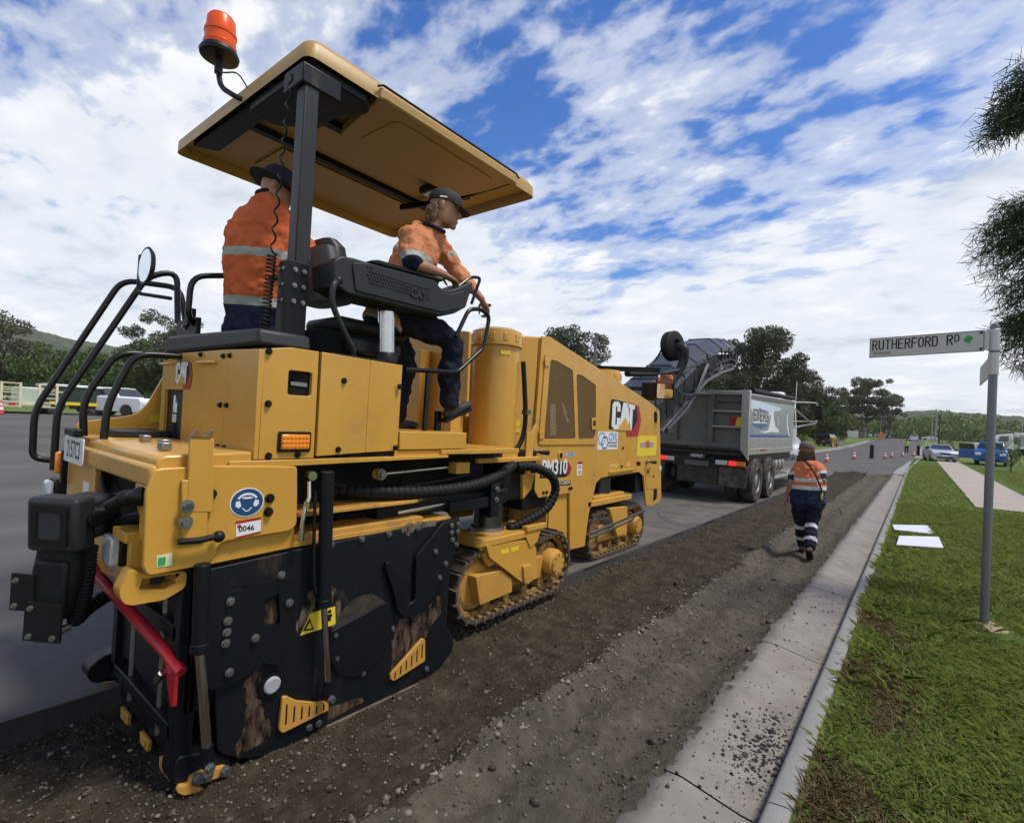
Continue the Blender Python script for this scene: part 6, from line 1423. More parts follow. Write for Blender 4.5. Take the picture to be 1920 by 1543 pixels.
def limb(m, pts, rad, n=14):
    P = catmull(pts, 6); R = []
    k = len(P)
    for i in range(k): R.append(float(np.interp(i/(k-1)*(len(rad)-1), range(len(rad)), rad)))
    m.tube(P, R, n); m.ball(pts[0], rad[0], 12, 8); m.ball(pts[-1], rad[-1], 12, 8)
def hand(m, wrist, d, palm, thumb_side, curl=.5, s=1.0):
    """palm and five fingers; d towards fingertips, palm = palm normal, thumb_side = direction of the thumb"""
    d = Vector(d).normalized(); t = Vector(thumb_side); t = (t-d*t.dot(d)).normalized(); pn = Vector(palm); pn = (pn-d*pn.dot(d)-t*pn.dot(t)).normalized()
    w = Vector(wrist)
    m.loft([(w, .026*s, .020*s, t, pn), (w+d*.03*s, .036*s, .019*s, t, pn), (w+d*.065*s, .042*s, .017*s, t, pn), (w+d*.09*s, .040*s, .013*s, t, pn)], 14, 2.4)
    for k, (off, L) in enumerate(((.030, .072), (.010, .080), (-.010, .075), (-.029, .060))):
        p = w+d*.085*s+t*off*s; pts = [p-d*.02*s]; a = 0
        for j in range(3):
            a += curl*(.5+.35*j); p = p+(d*math.cos(a)+pn*math.sin(a))*L*s*(.42, .33, .25)[j]; pts.append(p.copy())
        m.tube(catmull([pts[0], w+d*.085*s+t*off*s]+pts[1:], 3), .0088*s, 8); m.ball(p, .0088*s, 8, 6)
    p0 = w+d*.025*s+t*.03*s; p1 = p0+(d*.5+t*.75+pn*.2)*.045*s; p2 = p1+(d*.85+t*.2+pn*.35*curl)*.034*s; p3 = p2+(d*.8-t*.1+pn*.6*curl)*.026*s
    m.tube(catmull([p0, p1, p2, p3], 3), [.0125*s]*3+[.011*s]*4+[.0095*s]*3, 8); m.ball(p3, .0095*s, 8, 6)
def head(m, c, f, up, s=1.0):
    """skull, jaw, nose, ears, brow; f = facing, up = crown direction"""
    f = Vector(f).normalized(); up = Vector(up); up = (up-f*up.dot(f)).normalized(); r = f.cross(up); c = Vector(c)
    R = [(-.105, .045, .05, .018), (-.085, .058, .075, .014), (-.05, .066, .088, .008), (-.01, .072, .094, .0), (.04, .077, .098, -.006), (.08, .068, .088, -.008), (.108, .045, .055, -.008), (.118, .016, .02, -.006)]
    m.loft([(c+up*h*s+f*o*s, a*s, b*s, r, f) for h, a, b, o in R], 20, 2.1)
    nb = c+f*.094*s+up*.012*s
    m.tube([nb, nb+f*.012*s-up*.022*s, nb+f*.022*s-up*.040*s, nb+f*.004*s-up*.048*s], [.008*s, .011*s, .014*s, .008*s], 8)
    m.ball(c+f*.088*s-up*.066*s, .017*s, 10, 6); m.ball(c+f*.078*s-up*.098*s, .022*s, 10, 6)
    for q in (-1, 1):
        m.loft([(c+r*q*.074*s-f*.008*s-up*.032*s, .005*s, .010*s, r, f), (c+r*q*.080*s-f*.012*s, .008*s, .020*s, r, f), (c+r*q*.080*s-f*.014*s+up*.022*s, .007*s, .018*s, r, f), (c+r*q*.074*s-f*.012*s+up*.034*s, .004*s, .01*s, r, f)], 10)
        m.ball(c+f*.088*s+r*q*.033*s+up*.034*s, (.016*s, .016*s, .009*s), 8, 6)
    return f, r, up
def cap(root, c, f, up, m, s=1.0, brim=True, dome=.112, wide=False, rf=0.0):
    f = Vector(f).normalized(); up = Vector(up); up = (up-f*up.dot(f)).normalized(); r = f.cross(up); c = Vector(c)
    R = [(.030, .084, .106), (.05, .087, .110), (.08, .082, .104), (.105, .066, .086), (.122, .04, .055), (.129, .012, .016)]
    k = MB().loft([(c+up*h*s-f*.004*s, a*s, b*s, r, f) for h, a, b in R], 24, 2.1)
    o = obj('cap', k, m, root)
    if wide:
        rim = MB().loft([(c+up*.030*s, .088*s, .11*s, r, f), (c+up*.034*s, .09*s, .112*s, r, f), (c+up*.008*s, .145*s, .165*s, r, f), (c+up*.002*s, .146*s, .166*s, r, f)], 28)
        obj('hat_brim', rim, m, root)
    elif brim:
        b = MB(); top = []; n = 12
        for i in range(n+1):
            t = math.pi*i/n; a = math.cos(t)*.082; y = math.sin(t)
            top.append((c+r*a*s+f*(.088-abs(a)*.28+.082*y)*s+up*(.034-.022*y-abs(a)*.10)*s, c+r*a*s+f*(.080-abs(a)*.30)*s+up*(.040-abs(a)*.08)*s))
        vs_ = [p for q in top for p in q]; vs_ += [p-up*.005*s for p in vs_]; N = len(vs_)//2
        fs_ = [(2*i, 2*i+2, 2*i+3, 2*i+1) for i in range(n)] + [(N+2*i, N+2*i+1, N+2*i+3, N+2*i+2) for i in range(n)] + [(2*i, N+2*i, N+2*i+2, 2*i+2) for i in range(n)]
        obj('cap_brim', b.add(vs_, fs_), m, root)
    return o
def boot(root, an, toe, up, m, name='boot'):
    an, toe, up = Vector(an), Vector(toe), Vector(up).normalized(); d = (toe-an); d = (d-up*d.dot(up)).normalized(); r = d.cross(up); L = .26
    b = MB().loft([(an+up*.08, .045, .05, r, d), (an+up*.02, .044, .055, r, d), (an-up*.03+d*.02, .043, .075, r, d)], 16)
    h = an-up*.055-d*.075
    b.loft([(h, .028, .025, r, up), (h+d*.03, .038, .034, r, up), (h+d*.10, .038, .045, r, up), (h+d*.17, .045, .035, r, up), (h+d*.235, .042, .028, r, up), (h+d*.27, .022, .018, r, up)], 16, 2.4)
    o = remesh(obj(name, b, m, root), .009, 3)
    so = MB().prism([(-.036, -.0), (-.04, .06), (-.034, .11), (-.046, .19), (-.036, .265), (0, .285), (.036, .265), (.046, .19), (.034, .11), (.04, .06), (.036, 0)], 'z', 0, .022)
    M_ = Matrix(((r.x, d.x, up.x, 0), (r.y, d.y, up.y, 0), (r.z, d.z, up.z, 0), (0, 0, 0, 1)))
    q = h-up*.048-d*.02
    obj('boot_sole', so.xform(Matrix.Translation(q) @ M_), RUBB, o)
def figure(label, base, J, facing, orange, navy, skin=SKIN, hat=None, hair=None, sleeve=(.62, .62), build=1.0, bootm=BOOT, head_up=(0, 0, 1), head_f=None, curls=(.5, .5), hand_d=(None, None), hip_band=True, shirt_hem=.12, fat=1.0, palm=(None, None), thumb=(None, None), vox=.011, spine_up=None, tape=(.55, .55, .53), leg_bands=(), navy_z=.16, hsz=1.0):
    root = thing('person', base, label, 'person'); rv = Vector(base)
    V = {k: Vector(v) for k, v in J.items()}
    f = Vector(facing).normalized()
    side_s = (V['sr']-V['sl']).normalized(); side_h = (V['hr']-V['hl']).normalized()
    pel = (V['hr']+V['hl'])/2; sh = (V['sr']+V['sl'])/2; sp = (sh-pel)
    up = sp.normalized(); H = sp.length
    def fw(s): return s.cross(up).normalized()*-1 if s.cross(up).dot(f) < 0 else s.cross(up).normalized()
    def ring(t, a, b, off=0.0):
        s = side_h.lerp(side_s, max(0, min(1, t))).normalized(); w = fw(s)
        return (pel+sp*t+w*off, a*build, b*build*fat, s, w)
    # --- body, one continuous surface
    m = MB()
    m.loft([ring(-.14, .11, .09), ring(.0, .15, .11), ring(.3, .14, .10), ring(.6, .155, .105), ring(.85, .165, .10), ring(1.0, .13, .08), ring(1.10, .06, .06)], 20)
    hf = Vector(head_f if head_f else f)
    m.tube([V['neck']-up*.03, V['neck'], V['neck'].lerp(V['head'], .6)], [.062, .056, .054], 14)
    head(m, V['head'], hf, head_up, hsz)
    for s, q in (('l', -1), ('r', 1)):
        a0 = V['s'+s]-up*.06*build+(sh-V['s'+s])*.22
        limb(m, [a0, a0.lerp(V['e'+s], .5), V['e'+s], V['e'+s].lerp(V['w'+s], .35), V['w'+s]], [.055, .05, .041, .043, .028])
        d = V['w'+s]-V['e'+s] if hand_d[0 if s == 'l' else 1] is None else Vector(hand_d[0 if s == 'l' else 1])
        i = 0 if s == 'l' else 1
        hand(m, V['w'+s]+d.normalized()*.015, d, palm[i] or (-side_s*q), thumb[i] or f, curls[i])
        limb(m, [V['h'+s], V['h'+s].lerp(V['k'+s], .5), V['k'+s], V['k'+s].lerp(V['a'+s], .35), V['a'+s]], [.08, .072, .05, .052, .038])
    remesh(obj('body', m, skin, root), .0075, 3, .4)
    # --- shirt
    m = MB()
    m.loft([ring(-shirt_hem, .178, .128), ring(-shirt_hem+.04, .182, .132), ring(.18, .180, .136), ring(.45, .190, .140), ring(.70, .198, .142), ring(.88, .185, .128), ring(1.0, .158, .112), ring(1.08, .125, .095), (V['neck']+up*.012, .072, .072, side_s, fw(side_s))], 26, 2.1)
    for i, s in enumerate(('l', 'r')):
        a, b = V['s'+s]-up*.055*build+(sh-V['s'+s])*.16, V['e'+s]
        e = a.lerp(b, min(sleeve[i], 1.0))
        pts = [a, a.lerp(e, .35), a.lerp(e, .7), e]; rad = [.074*build, .082, .078, .074]
        if sleeve[i] > 1.0: pts = [a, a.lerp(b, .5), b, b.lerp(V['w'+s], (sleeve[i]-1))]; rad = [.074*build, .078, .066, .056]
        limb(m, pts, rad)
    z1 = [(navy, pel+sp*navy_z, up, -2, 0, 2.0)]
    bands = [(tape, pel+sp*(navy_z+.02), up, -.028, .028, .34), (tape, pel+sp*.62, up, -.026, .026, .26)]
    for i, s in enumerate(('l', 'r')):
        a, b = V['s'+s], V['e'+s]; bands.append((tape, a.lerp(b, .55*min(sleeve[i], 1)/.62 if sleeve[i] < 1 else .62), (b-a), -.024, .024, .105))
        bands.append((navy, a.lerp(b, min(sleeve[i], 1.0)), (b-a), .0, .3, .10)) if sleeve[i] < 1 else None
    so = obj('shirt', m, cloth('shirt_cloth', orange, [z for z in z1+bands if z], root=rv), root)
    remesh(so, vox, 5); wrinkle(so)
    co = MB().tube([V['neck']+up*(.012+.012*math.cos(t))+(side_s*math.cos(t)*.072+fw(side_s)*math.sin(t)*.078) for t in [2*math.pi*k/20 for k in range(20)]], .014, 8, closed=True)
    obj('collar', co, cloth('collar_cloth', navy, [], root=rv), root)
    # --- trousers
    m = MB()
    m.loft([ring(-.20, .13, .11), ring(-.12, .172, .125), ring(-.02, .172, .126), ring(.12, .165, .118)], 24, 2.3)
    for s in ('l', 'r'):
        h, k, a = V['h'+s], V['k'+s], V['a'+s]
        limb(m, [h, h.lerp(k, .5), k, k.lerp(a, .45), a+(k-a).normalized()*.02], [.112, .104, .085, .082, .074])
    lb_ = []
    for s in leg_bands:
        k, a = V['k'+s], V['a'+s]; lb_ += [(tape, k.lerp(a, .12), (a-k), -.028, .028, .14), (tape, k.lerp(a, .66), (a-k), -.026, .026, .14)]
    to = obj('trousers', m, cloth('trouser_cloth', (.012, .014, .026), lb_, root=rv), root)
    remesh(to, vox, 5); wrinkle(to, .05, .024)
    for s in ('l', 'r'): boot(root, V['a'+s]+Vector((0, 0, 0)), V['t'+s], V.get('u'+s, Vector((0, 0, 1))), bootm)
    if hat: cap(root, V['head'], hf, head_up, hat[0], 1.03*hsz, wide=hat[1])
    if hair:
        u_ = Vector(head_up).normalized(); r_ = hf.normalized().cross(u_).normalized(); h_ = V['head']; b_ = -hf.normalized(); hm = MB()
        rng = random.Random(5)
        for i in range(620):
            a = rng.uniform(-hair[3], hair[3]); p = h_+(b_*math.cos(a)*.088+r_*math.sin(a)*.074+u_*rng.uniform(-.06, .015))*hsz; L = hair[1]*rng.uniform(.55, 1.1)
            out = (b_*math.cos(a)+r_*math.sin(a)); w = rng.uniform(-.018, .018)
            ph = rng.uniform(0, 6); wv = lambda t: (r_*math.sin(ph+t*7)+b_*math.cos(ph+t*6))*.008
            pts = [p, p+out*.010-u_*L*.35+wv(.3), p+out*(.012+hair[2]*.4)-u_*L*.7+r_*w+wv(.7)-r_*math.sin(a)*.012, p+out*(hair[2]-.012)-u_*L+r_*w*1.3+wv(1)-r_*math.sin(a)*.03]
            hm.tube(catmull(pts, 3), [.0045]*3+[.005]*3+[.004]*3+[.001], 4)
        obj('hair', hm, hair[0], root)
    return root, V
ORG1, ORG2, NAVY = (.56, .125, .042), (.54, .215, .10), (.016, .020, .045)
# machine operator standing with his back to the camera
op1, V1 = figure('machine operator in orange shirt and navy hat standing with his back turned', (-3.42, 1.62, 1.40),
    dict(head=(-3.36, 1.62, 3.064), neck=(-3.4, 1.584, 3.009), sl=(-3.52, 1.458, 2.846), sr=(-3.22, 1.665, 2.838), el=(-3.66, 1.50, 2.52), er=(-3.08, 1.86, 2.50), wl=(-3.50, 1.78, 2.44), wr=(-3.22, 2.02, 2.44),
         hl=(-3.52, 1.56, 2.19), hr=(-3.32, 1.62, 2.19), kl=(-3.53, 1.60, 1.83), kr=(-3.31, 1.66, 1.83), al=(-3.54, 1.58, 1.50), ar=(-3.30, 1.64, 1.50), tl=(-3.5, 1.85, 1.42), tr=(-3.22, 1.9, 1.42)),
    (.35, .93, 0), ORG1, NAVY, hat=(mat('navy_hat', (.008, .009, .016), .85, bump=.1, bscale=200), True), build=1.30, fat=1.12, head_up=(.1, .35, .93), head_f=(.45, .8, -.4), sleeve=(.75, .75), hsz=1.12, shirt_hem=.30, navy_z=.14, tape=(.36, .36, .33))
# operator leaning on the console
op2, V2 = figure('operator in faded orange shirt and dark cap leaning on the console', (-2.95, 2.55, 1.52),
    dict(head=(-2.8, 2.59, 3.15), neck=(-2.84, 2.53, 2.994), sl=(-3.08, 2.837, 3.089), sr=(-2.74, 2.237, 2.883), el=(-2.93, 2.9, 2.773), er=(-2.7, 2.238, 2.643), wl=(-2.68, 2.914, 2.549), wr=(-2.7, 2.527, 2.639),
         hl=(-3.08, 2.32, 2.34), hr=(-2.90, 2.24, 2.34), kl=(-3.06, 2.52, 1.98), kr=(-2.74, 2.67, 2.178), al=(-3.08, 2.46, 1.60), ar=(-2.72, 2.677, 1.71), tl=(-3.0, 2.75, 1.55), tr=(-2.7, 2.991, 1.81), ur=(0, -.38, .92)),
    (.25, .95, 0), ORG2, NAVY, hat=(CAPD, False), hair=(HAIRL, .075, .028, 1.15), head_f=(.72, .66, -.16), head_up=(-.02, .1, 1), sleeve=(1.55, .90), build=1.12, hsz=1.14, bootm=BOOTD, hand_d=((.05, .6, -.75), (.0, 1, -.22)), curls=(.9, .75), palm=((.0, -.6, -.6), (0, -.1, -1)), thumb=((-.8, .2, .1), (-.9, .1, .1)), tape=(.38, .38, .34), navy_z=-.2, shirt_hem=.16)
obj('phone', MB().box(Vector((-2.86, 2.539, 2.851))-Vector((.01, .03, .045)), Vector((-2.86, 2.561, 2.826))+Vector((.012, .03, .045))), BLACKP, op2, .006)
hd = V2['head']
obj('sunglasses', MB().tube([hd+Vector((.10*math.cos(t)*.86, .10*math.sin(t)*1.02, .058)) for t in [math.radians(a) for a in range(-60, 121, 12)]], .009, 6), STEEL, op2)
# walker seen from behind in the trench
F8 = lambda a: a
wk, V3 = figure('worker with long brown hair and cap walking away along the trench', (-1.17, 8.45, -.10),
    dict(head=(-1.263, 8.5, 1.397), neck=(-1.246, 8.46, 1.253), sl=(-1.395, 8.47, 1.177), sr=(-1.094, 8.47, 1.215), el=(-1.428, 8.38, 0.925), er=(-1.038, 8.42, 1.0), wl=(-1.48, 8.42, 0.719), wr=(-1.086, 8.72, 0.767),
         hl=(-1.315, 8.46, 0.641), hr=(-1.129, 8.46, 0.667), kl=(-1.296, 8.52, 0.344), kr=(-1.152, 8.4, 0.37), al=(-1.288, 8.62, 0.036), ar=(-1.134, 8.22, 0.072), tl=(-1.30, 8.9, -.05), tr=(-1.14, 8.45, -.12), ur=(0, .55, .83), ul=(0, 0, 1)),
    (0, 1, 0), (.62, .19, .085), (.022, .034, .065), hat=(CAPB, False), hair=(HAIRB, .125, .012, 1.9), hsz=1.14, head_f=(-.35, .93, 0), head_up=(0, 0, 1), sleeve=(.60, .60), build=1.22, leg_bands=('l', 'r'), curls=(.35, .5), shirt_hem=.04, navy_z=.40, tape=(.62, .64, .66), palm=((1, 0, 0), (-1, 0, 0)), thumb=((0, 1, 0), (0, 1, 0)))
obj('shoulder_strap', MB().tube(catmull([(-1.268, 8.34, 1.267), (-1.193, 8.3, 1.205), (-1.117, 8.26, 1.088), (-1.046, 8.26, 0.934), (-1.036, 8.34, 0.829)], 6), .012, 6), BLACKP, wk)
obj('pouch', MB().box(Vector((-1.036, 8.36, 0.79))-Vector((.012, .03, .05)), Vector((-1.036, 8.36, 0.79))+Vector((.012, .03, .05))), mat('pouch_yellow', (.45, .42, .12), .6), wk, .008)
# traffic controller far down the road
fx, fy = -1.15, 82.0
fz_ = float(gz(fx, fy))
figure('distant worker in lime green vest standing on the road with one arm raised', (fx, fy, fz_),
    dict(head=(fx, fy, fz_+1.58), neck=(fx, fy, fz_+1.44), sl=(fx-.2, fy, fz_+1.38), sr=(fx+.2, fy, fz_+1.38), el=(fx-.45, fy, fz_+1.32), er=(fx+.27, fy, fz_+1.10), wl=(fx-.58, fy, fz_+1.5), wr=(fx+.27, fy-.1, fz_+.88),
         hl=(fx-.1, fy, fz_+.9), hr=(fx+.1, fy, fz_+.9), kl=(fx-.12, fy, fz_+.5), kr=(fx+.12, fy, fz_+.5), al=(fx-.13, fy, fz_+.1), ar=(fx+.13, fy, fz_+.1), tl=(fx-.13, fy+.2, fz_), tr=(fx+.13, fy+.2, fz_)),
    (0, -1, 0), (.36, .62, .06), (.36, .62, .06), hat=(CAPD, True), build=1.15, vox=.025)

# ================================================================== street sign
GALV = mat('galvanised_pole', (.16, .175, .185), .5, metal=.4, var=.18, vscale=6)
SIGNF = mat('sign_face', (.50, .49, .46), .5, var=.04)
SG = thing('street_sign', (.49, 6.07, .06), 'street name sign RUTHERFORD RD on a grey metal pole in the grass', 'sign')
obj('pole', MB().lathe([(.031, 0), (.031, 2.60), (.027, 2.625), (.005, 2.632)], (.49, 6.07, .05), n=24), GALV, SG)
obj('bracket', MB().lathe([(.038, 0), (.038, .19)], (.49, 6.07, 2.44), n=24).box((.405, 6.05, 2.45), (.47, 6.065, 2.62)), mat('bracket_alloy', (.42, .43, .44), .4, metal=.6), SG, .004)
obj('bracket', MB().lathe([(.037, 0), (.037, .19)], (.49, 6.07, 2.235), n=24), MATS['bracket_alloy'], SG)
u = Vector((.80, .05, .036)).normalized(); bl0 = Vector((-.392, 5.985, 2.406)); n_ = u.cross(Vector((0, 0, 1))).normalized()
Mb = frame_mat(bl0, u, (0, 0, 1))
bd = obj('name_blade', MB().prism([(0, 0), (.815, 0), (.815, .178), (0, .178)], 'z', -.012, 0).xform(Mb), SIGNF, SG, .003)
obj('blade_edge', MB().prism([(-.004, -.004), (.819, -.004), (.819, .182), (-.004, .182)], 'z', -.013, -.003, [[(.004, .004), (.811, .004), (.811, .174), (.004, .174)]]).xform(Mb @ Matrix.Translation((0, 0, .004))), mat('blade_rim', (.24, .22, .18), .5), SG)
def sign_text(s, x, y, w, h, bold, nm='lettering'):
    tm = text_mesh(s, 1.0, bold=bold); W_ = max(v[0] for v in tm.v); mn = min(v[0] for v in tm.v); hm_ = max(v[1] for v in tm.v)
    tm.v = [((v[0]-mn)/(W_-mn)*w+x, v[1]/hm_*h+y, .0012) for v in tm.v]
    obj(nm, tm.xform(Mb), BLACKP, bd)
def lett(ch, x, w, y, h, t):
    """stroke letters of a road-sign alphabet built from bars"""
    m = MB(); X = lambda a: x+a*w; Y = lambda b: y+b*h
    def seg(a, b, c, d):
        p, q = Vector((X(a), Y(b), 0)), Vector((X(c), Y(d), 0)); dd = (q-p).normalized()*t/2; s = Vector((-dd.y, dd.x, 0))
        m.add([p-dd+s, p-dd-s, q+dd-s, q+dd+s], [(0, 1, 2, 3)])
    def arc(cx, cy, rx, ry, a0, a1, n=8):
        o = [(X(cx)+(rx*w)*math.cos(math.radians(a0+(a1-a0)*i/n)), Y(cy)+(ry*h)*math.sin(math.radians(a0+(a1-a0)*i/n))) for i in range(n+1)]
        for p, q in zip(o[:-1], o[1:]):
            p, q = Vector((*p, 0)), Vector((*q, 0)); dd = (q-p).normalized(); s = Vector((-dd.y, dd.x, 0))*t/2; dd = dd*t*.25
            m.add([p-dd+s, p-dd-s, q+dd-s, q+dd+s], [(0, 1, 2, 3)])
    if ch == 'R': seg(0, 0, 0, 1); seg(0, 1, .6, 1); arc(.6, .76, .4, .24, 90, -90); seg(.6, .52, 0, .52); seg(.5, .52, 1, 0)
    if ch == 'U': seg(0, 1, 0, .25); arc(.5, .28, .5, .28, 180, 360); seg(1, .25, 1, 1)
    if ch == 'T': seg(0, 1, 1, 1); seg(.5, 1, .5, 0)
    if ch == 'H': seg(0, 0, 0, 1); seg(1, 0, 1, 1); seg(0, .52, 1, .52)
    if ch == 'E': seg(0, 0, 0, 1); seg(0, 1, .95, 1); seg(0, .52, .8, .52); seg(0, 0, .95, 0)
    if ch == 'F': seg(0, 0, 0, 1); seg(0, 1, .95, 1); seg(0, .52, .8, .52)
    if ch == 'O': arc(.5, .72, .5, .28, 0, 180); seg(0, .7, 0, .3); arc(.5, .28, .5, .28, 180, 360); seg(1, .3, 1, .7)
    if ch == 'D': seg(0, 0, 0, 1); seg(0, 1, .5, 1); arc(.5, .72, .5, .28, 90, 0); seg(1, .7, 1, .3); arc(.5, .28, .5, .28, 0, -90); seg(.5, 0, 0, 0)
    m.v = [(a, b, .0012) for a, b, c in m.v]
    k = MB().add([(a, b, c) for a, b, c in m.v], m.f)
    obj('letter', k.xform(Mb), BLACKP, bd)
xx = .022
for ch in 'RUTHERFORD':
    lett(ch, xx, .032, .070, .085, .0105); xx += .0495
lett('R', .570, .034, .072, .085, .0105); lett('D', .622, .026, .098, .058, .009)
sign_text('Withcott', .020, .020, .142, .034, .0)
gsh = [(.0, .55), (.12, .80), (.35, .95), (.62, 1.0), (.9, .88), (1.0, .62), (.92, .42), (.74, .36), (.70, .18), (.60, .02), (.52, .14), (.40, .22), (.24, .20), (.14, .34), (.04, .38)]
obj('green_emblem', MB().prism([(.682+a*.062, .065+b*.078) for a, b in gsh], 'z', .0, .0012).xform(Mb), GREENP, bd)
obj('emblem_line', MB().prism([(.682, .050), (.745, .050), (.745, .053), (.682, .053)], 'z', .0, .0012).xform(Mb), mat('faint_grey_print', (.30, .31, .28), .5), bd)
obj('cross_blade', MB().box((.462, 6.11, 2.215), (.474, 6.92, 2.395)), SIGNF, SG, .003)
for q in (.018, .16): inst('bolt', BOLTB, SG, Mb @ Vector((.797, q, .001)), (0, 0, -math.pi/2), (.55, .55, .55))
bm_ = MB(); bm_.lathe([(.02, .045), (.09, .045), (.13, .03), (.17, .0), (.17, -.05)], (.50, 6.05, .052), n=20)
bm_.v = [(x+.02*mnoise.noise((x*9, y*9, 1)), y+.02*mnoise.noise((x*9, y*9, 5)), z+.012*mnoise.noise((x*14, y*14, 3))) for x, y, z in bm_.v]
obj('concrete_footing', bm_, mat('footing_concrete', (.30, .22, .16), .9, var=.2, bump=.4, bscale=60), SG)

# ================================================================== sheets on the grass, cones, boards, lamps
SHEETS = []
WS = mat('white_sheet', (.62, .64, .66), .5, var=.06, vscale=8)
for pts, lab in (([(-0.319,11.517),(0.183,12.116),(0.251,11.059),(-0.275,10.897)], 'white flat sheet on the grass verge, the farther of two'), ([(-0.194,10.272),(0.301,10.796),(0.332,9.798),(-0.204,9.369)], 'white flat sheet on the grass verge, the nearer of two')):
    SHEETS.append(pts); k = MB().prism(pts, 'z', .098, .113)
    k.v = [(x, y, z+.012*mnoise.noise((x*4, y*3, 2))) for x, y, z in k.v]
    tag(obj('white_sheet', k, WS, None, .003), lab, 'sheet', 'white sheets lying on the verge')
CONER = mat('cone_red', (.62, .07, .035), .5, var=.08); CONEW = mat('cone_white', (.75, .75, .75), .45)
def make_cone():
    t = thing('traffic_cone', (0, 0, 0), 'x', 'cone', 'traffic cones')
    obj('base', MB().prism(rrect(-.18, -.18, .18, .18, .04), 'z', 0, .035), mat('cone_base', (.10, .02, .015), .7), t, .008)
    def r(z): return .135-.115*(z-.035)/.665
    obj('shell', MB().lathe([(r(.035), .035), (r(.70), .70)], (0, 0, 0), n=20), CONER, t)
    obj('reflective_band', MB().lathe([(r(.22)+.003, .22), (r(.36)+.003, .36)], (0, 0, 0), n=20), CONEW, t)
    obj('reflective_band', MB().lathe([(r(.44)+.003, .44), (r(.54)+.003, .54)], (0, 0, 0), n=20), CONEW, t)
    return t
cone = make_cone()
cones = [((-4.52, 38.0), 'traffic cone nearest the walking worker, standing on the road'), ((-3.85, 47.6), 'traffic cone on the road just left of the taller black board'), ((-2.2, 54.5), 'traffic cone on the road, left one of the close pair in the middle'),
         ((-1.9, 59.5), 'traffic cone on the road, right one of the close pair in the middle'), ((-1.2, 65), 'traffic cone on the road at the feet of the lime green worker'), ((-.35, 70), 'traffic cone on the road just left of the right black board'),
         ((.75, 66), 'traffic cone behind the silver blue sedan beside the kerb'), ((-8.9, 80), 'traffic cone beside the black wagon across the road'),
         ((-35.5, 3.45), 'traffic cone at far left, left one by the cream trailer'), ((-35.5, 4.1), 'traffic cone at far left, right one by the cream trailer')]
for i, ((x, y), lab) in enumerate(cones):
    c = cone if i == 0 else copy_tree(cone)
    c.location = G(x, y, .005 if x > -8 and x < .3 else .1 if x > .3 else .1 if y > 20 else .005); c['label'] = lab
    c.rotation_euler = (0, 0, i*.7)
for (x, y), h, lab in (((-3.05, 52.8), 1.15, 'black upright board standing on the road, the taller left one'), ((.02, 73.0), 1.15, 'black upright board standing by the kerb near the silver sedan')):
    t = thing('black_board', G(x, y, 0), lab, 'board', 'black boards on the road')
    z = t.location.z
    obj('panel', MB().box((x-.14, y-.04, z+.03), (x+.14, y+.04, z+h)), BLACKP, t, .015)
    obj('foot', MB().box((x-.25, y-.2, z+.002), (x+.25, y+.2, z+.04)), RUBB, t, .01)
t = thing('warning_board', G(-9.6, 86, .08), 'yellow square warning board standing in front of the black wagon', 'sign'); x, y, z = t.location
obj('face', MB().box((x-.45, y-.02, z+.45), (x+.45, y+.02, z+1.3)), mat('warning_yellow', (.80, .42, .02), .5), t, .01)
for s in (-1, 1): obj('leg', MB().bar((x+s*.3, y+.03, z), (x+s*.3, y+.03, z+.5), .04, .04), GALV, t)
obj('side_board', MB().box((x+.55, y+.2, z+.3), (x+1.3, y+.24, z+.9)), mat('pale_board', (.5, .5, .48), .5), t)
t = thing('orange_board', G(-6.9, 150, .0), 'orange roadwork board far down the left kerb', 'sign'); x, y, z = t.location
obj('face', MB().prism([(x-.6, z+1.5), (x, z+2.2), (x+.6, z+1.5), (x+.6, z+.5), (x-.6, z+.5)], 'y', y-.03, y+.03), mat('board_orange', (.75, .22, .02), .5), t)
for s in (-1, 1): obj('leg', MB().bar((x+s*.4, y+.05, z), (x+s*.4, y+.05, z+.6), .06, .06), GALV, t)
def street_light(x, y, h, arm, lab):
    t = thing('street_light', G(x, y, 0), lab, 'street light', 'street lights ahead'); z = t.location.z
    obj('pole', MB().tube([(x, y, z), (x, y, z+h*.5), (x, y, z+h)], [.11, .09, .06], 12), mat('lamp_pole_grey', (.30, .32, .32), .5), t)
    obj('arm', MB().tube(catmull([(x, y, z+h-.05), (x+arm*.2, y, z+h+.28), (x+arm*.55, y, z+h+.42), (x+arm, y, z+h+.45)]), .045, 8), MATS['lamp_pole_grey'], t)
    obj('lantern', MB().box((x+arm*1.0-.12 if arm > 0 else x+arm-.5, y-.12, z+h+.40), (x+arm+.5 if arm > 0 else x+arm+.12, y+.12, z+h+.50)), MATS['lamp_pole_grey'], t, .03)
street_light(1.95, 125, 6.3, -1.3, 'tall grey street light with curved arm, nearest on the right of the road')
street_light(15.5, 190, 7.0, -2.0, 'grey street light beyond the blue utility')
street_light(22.5, 200, 7.0, 2.0, 'grey street light farthest right beyond the young trees')
street_light(-8.3, 175, 6.8, 1.4, 'grey street light standing left of the far road end')
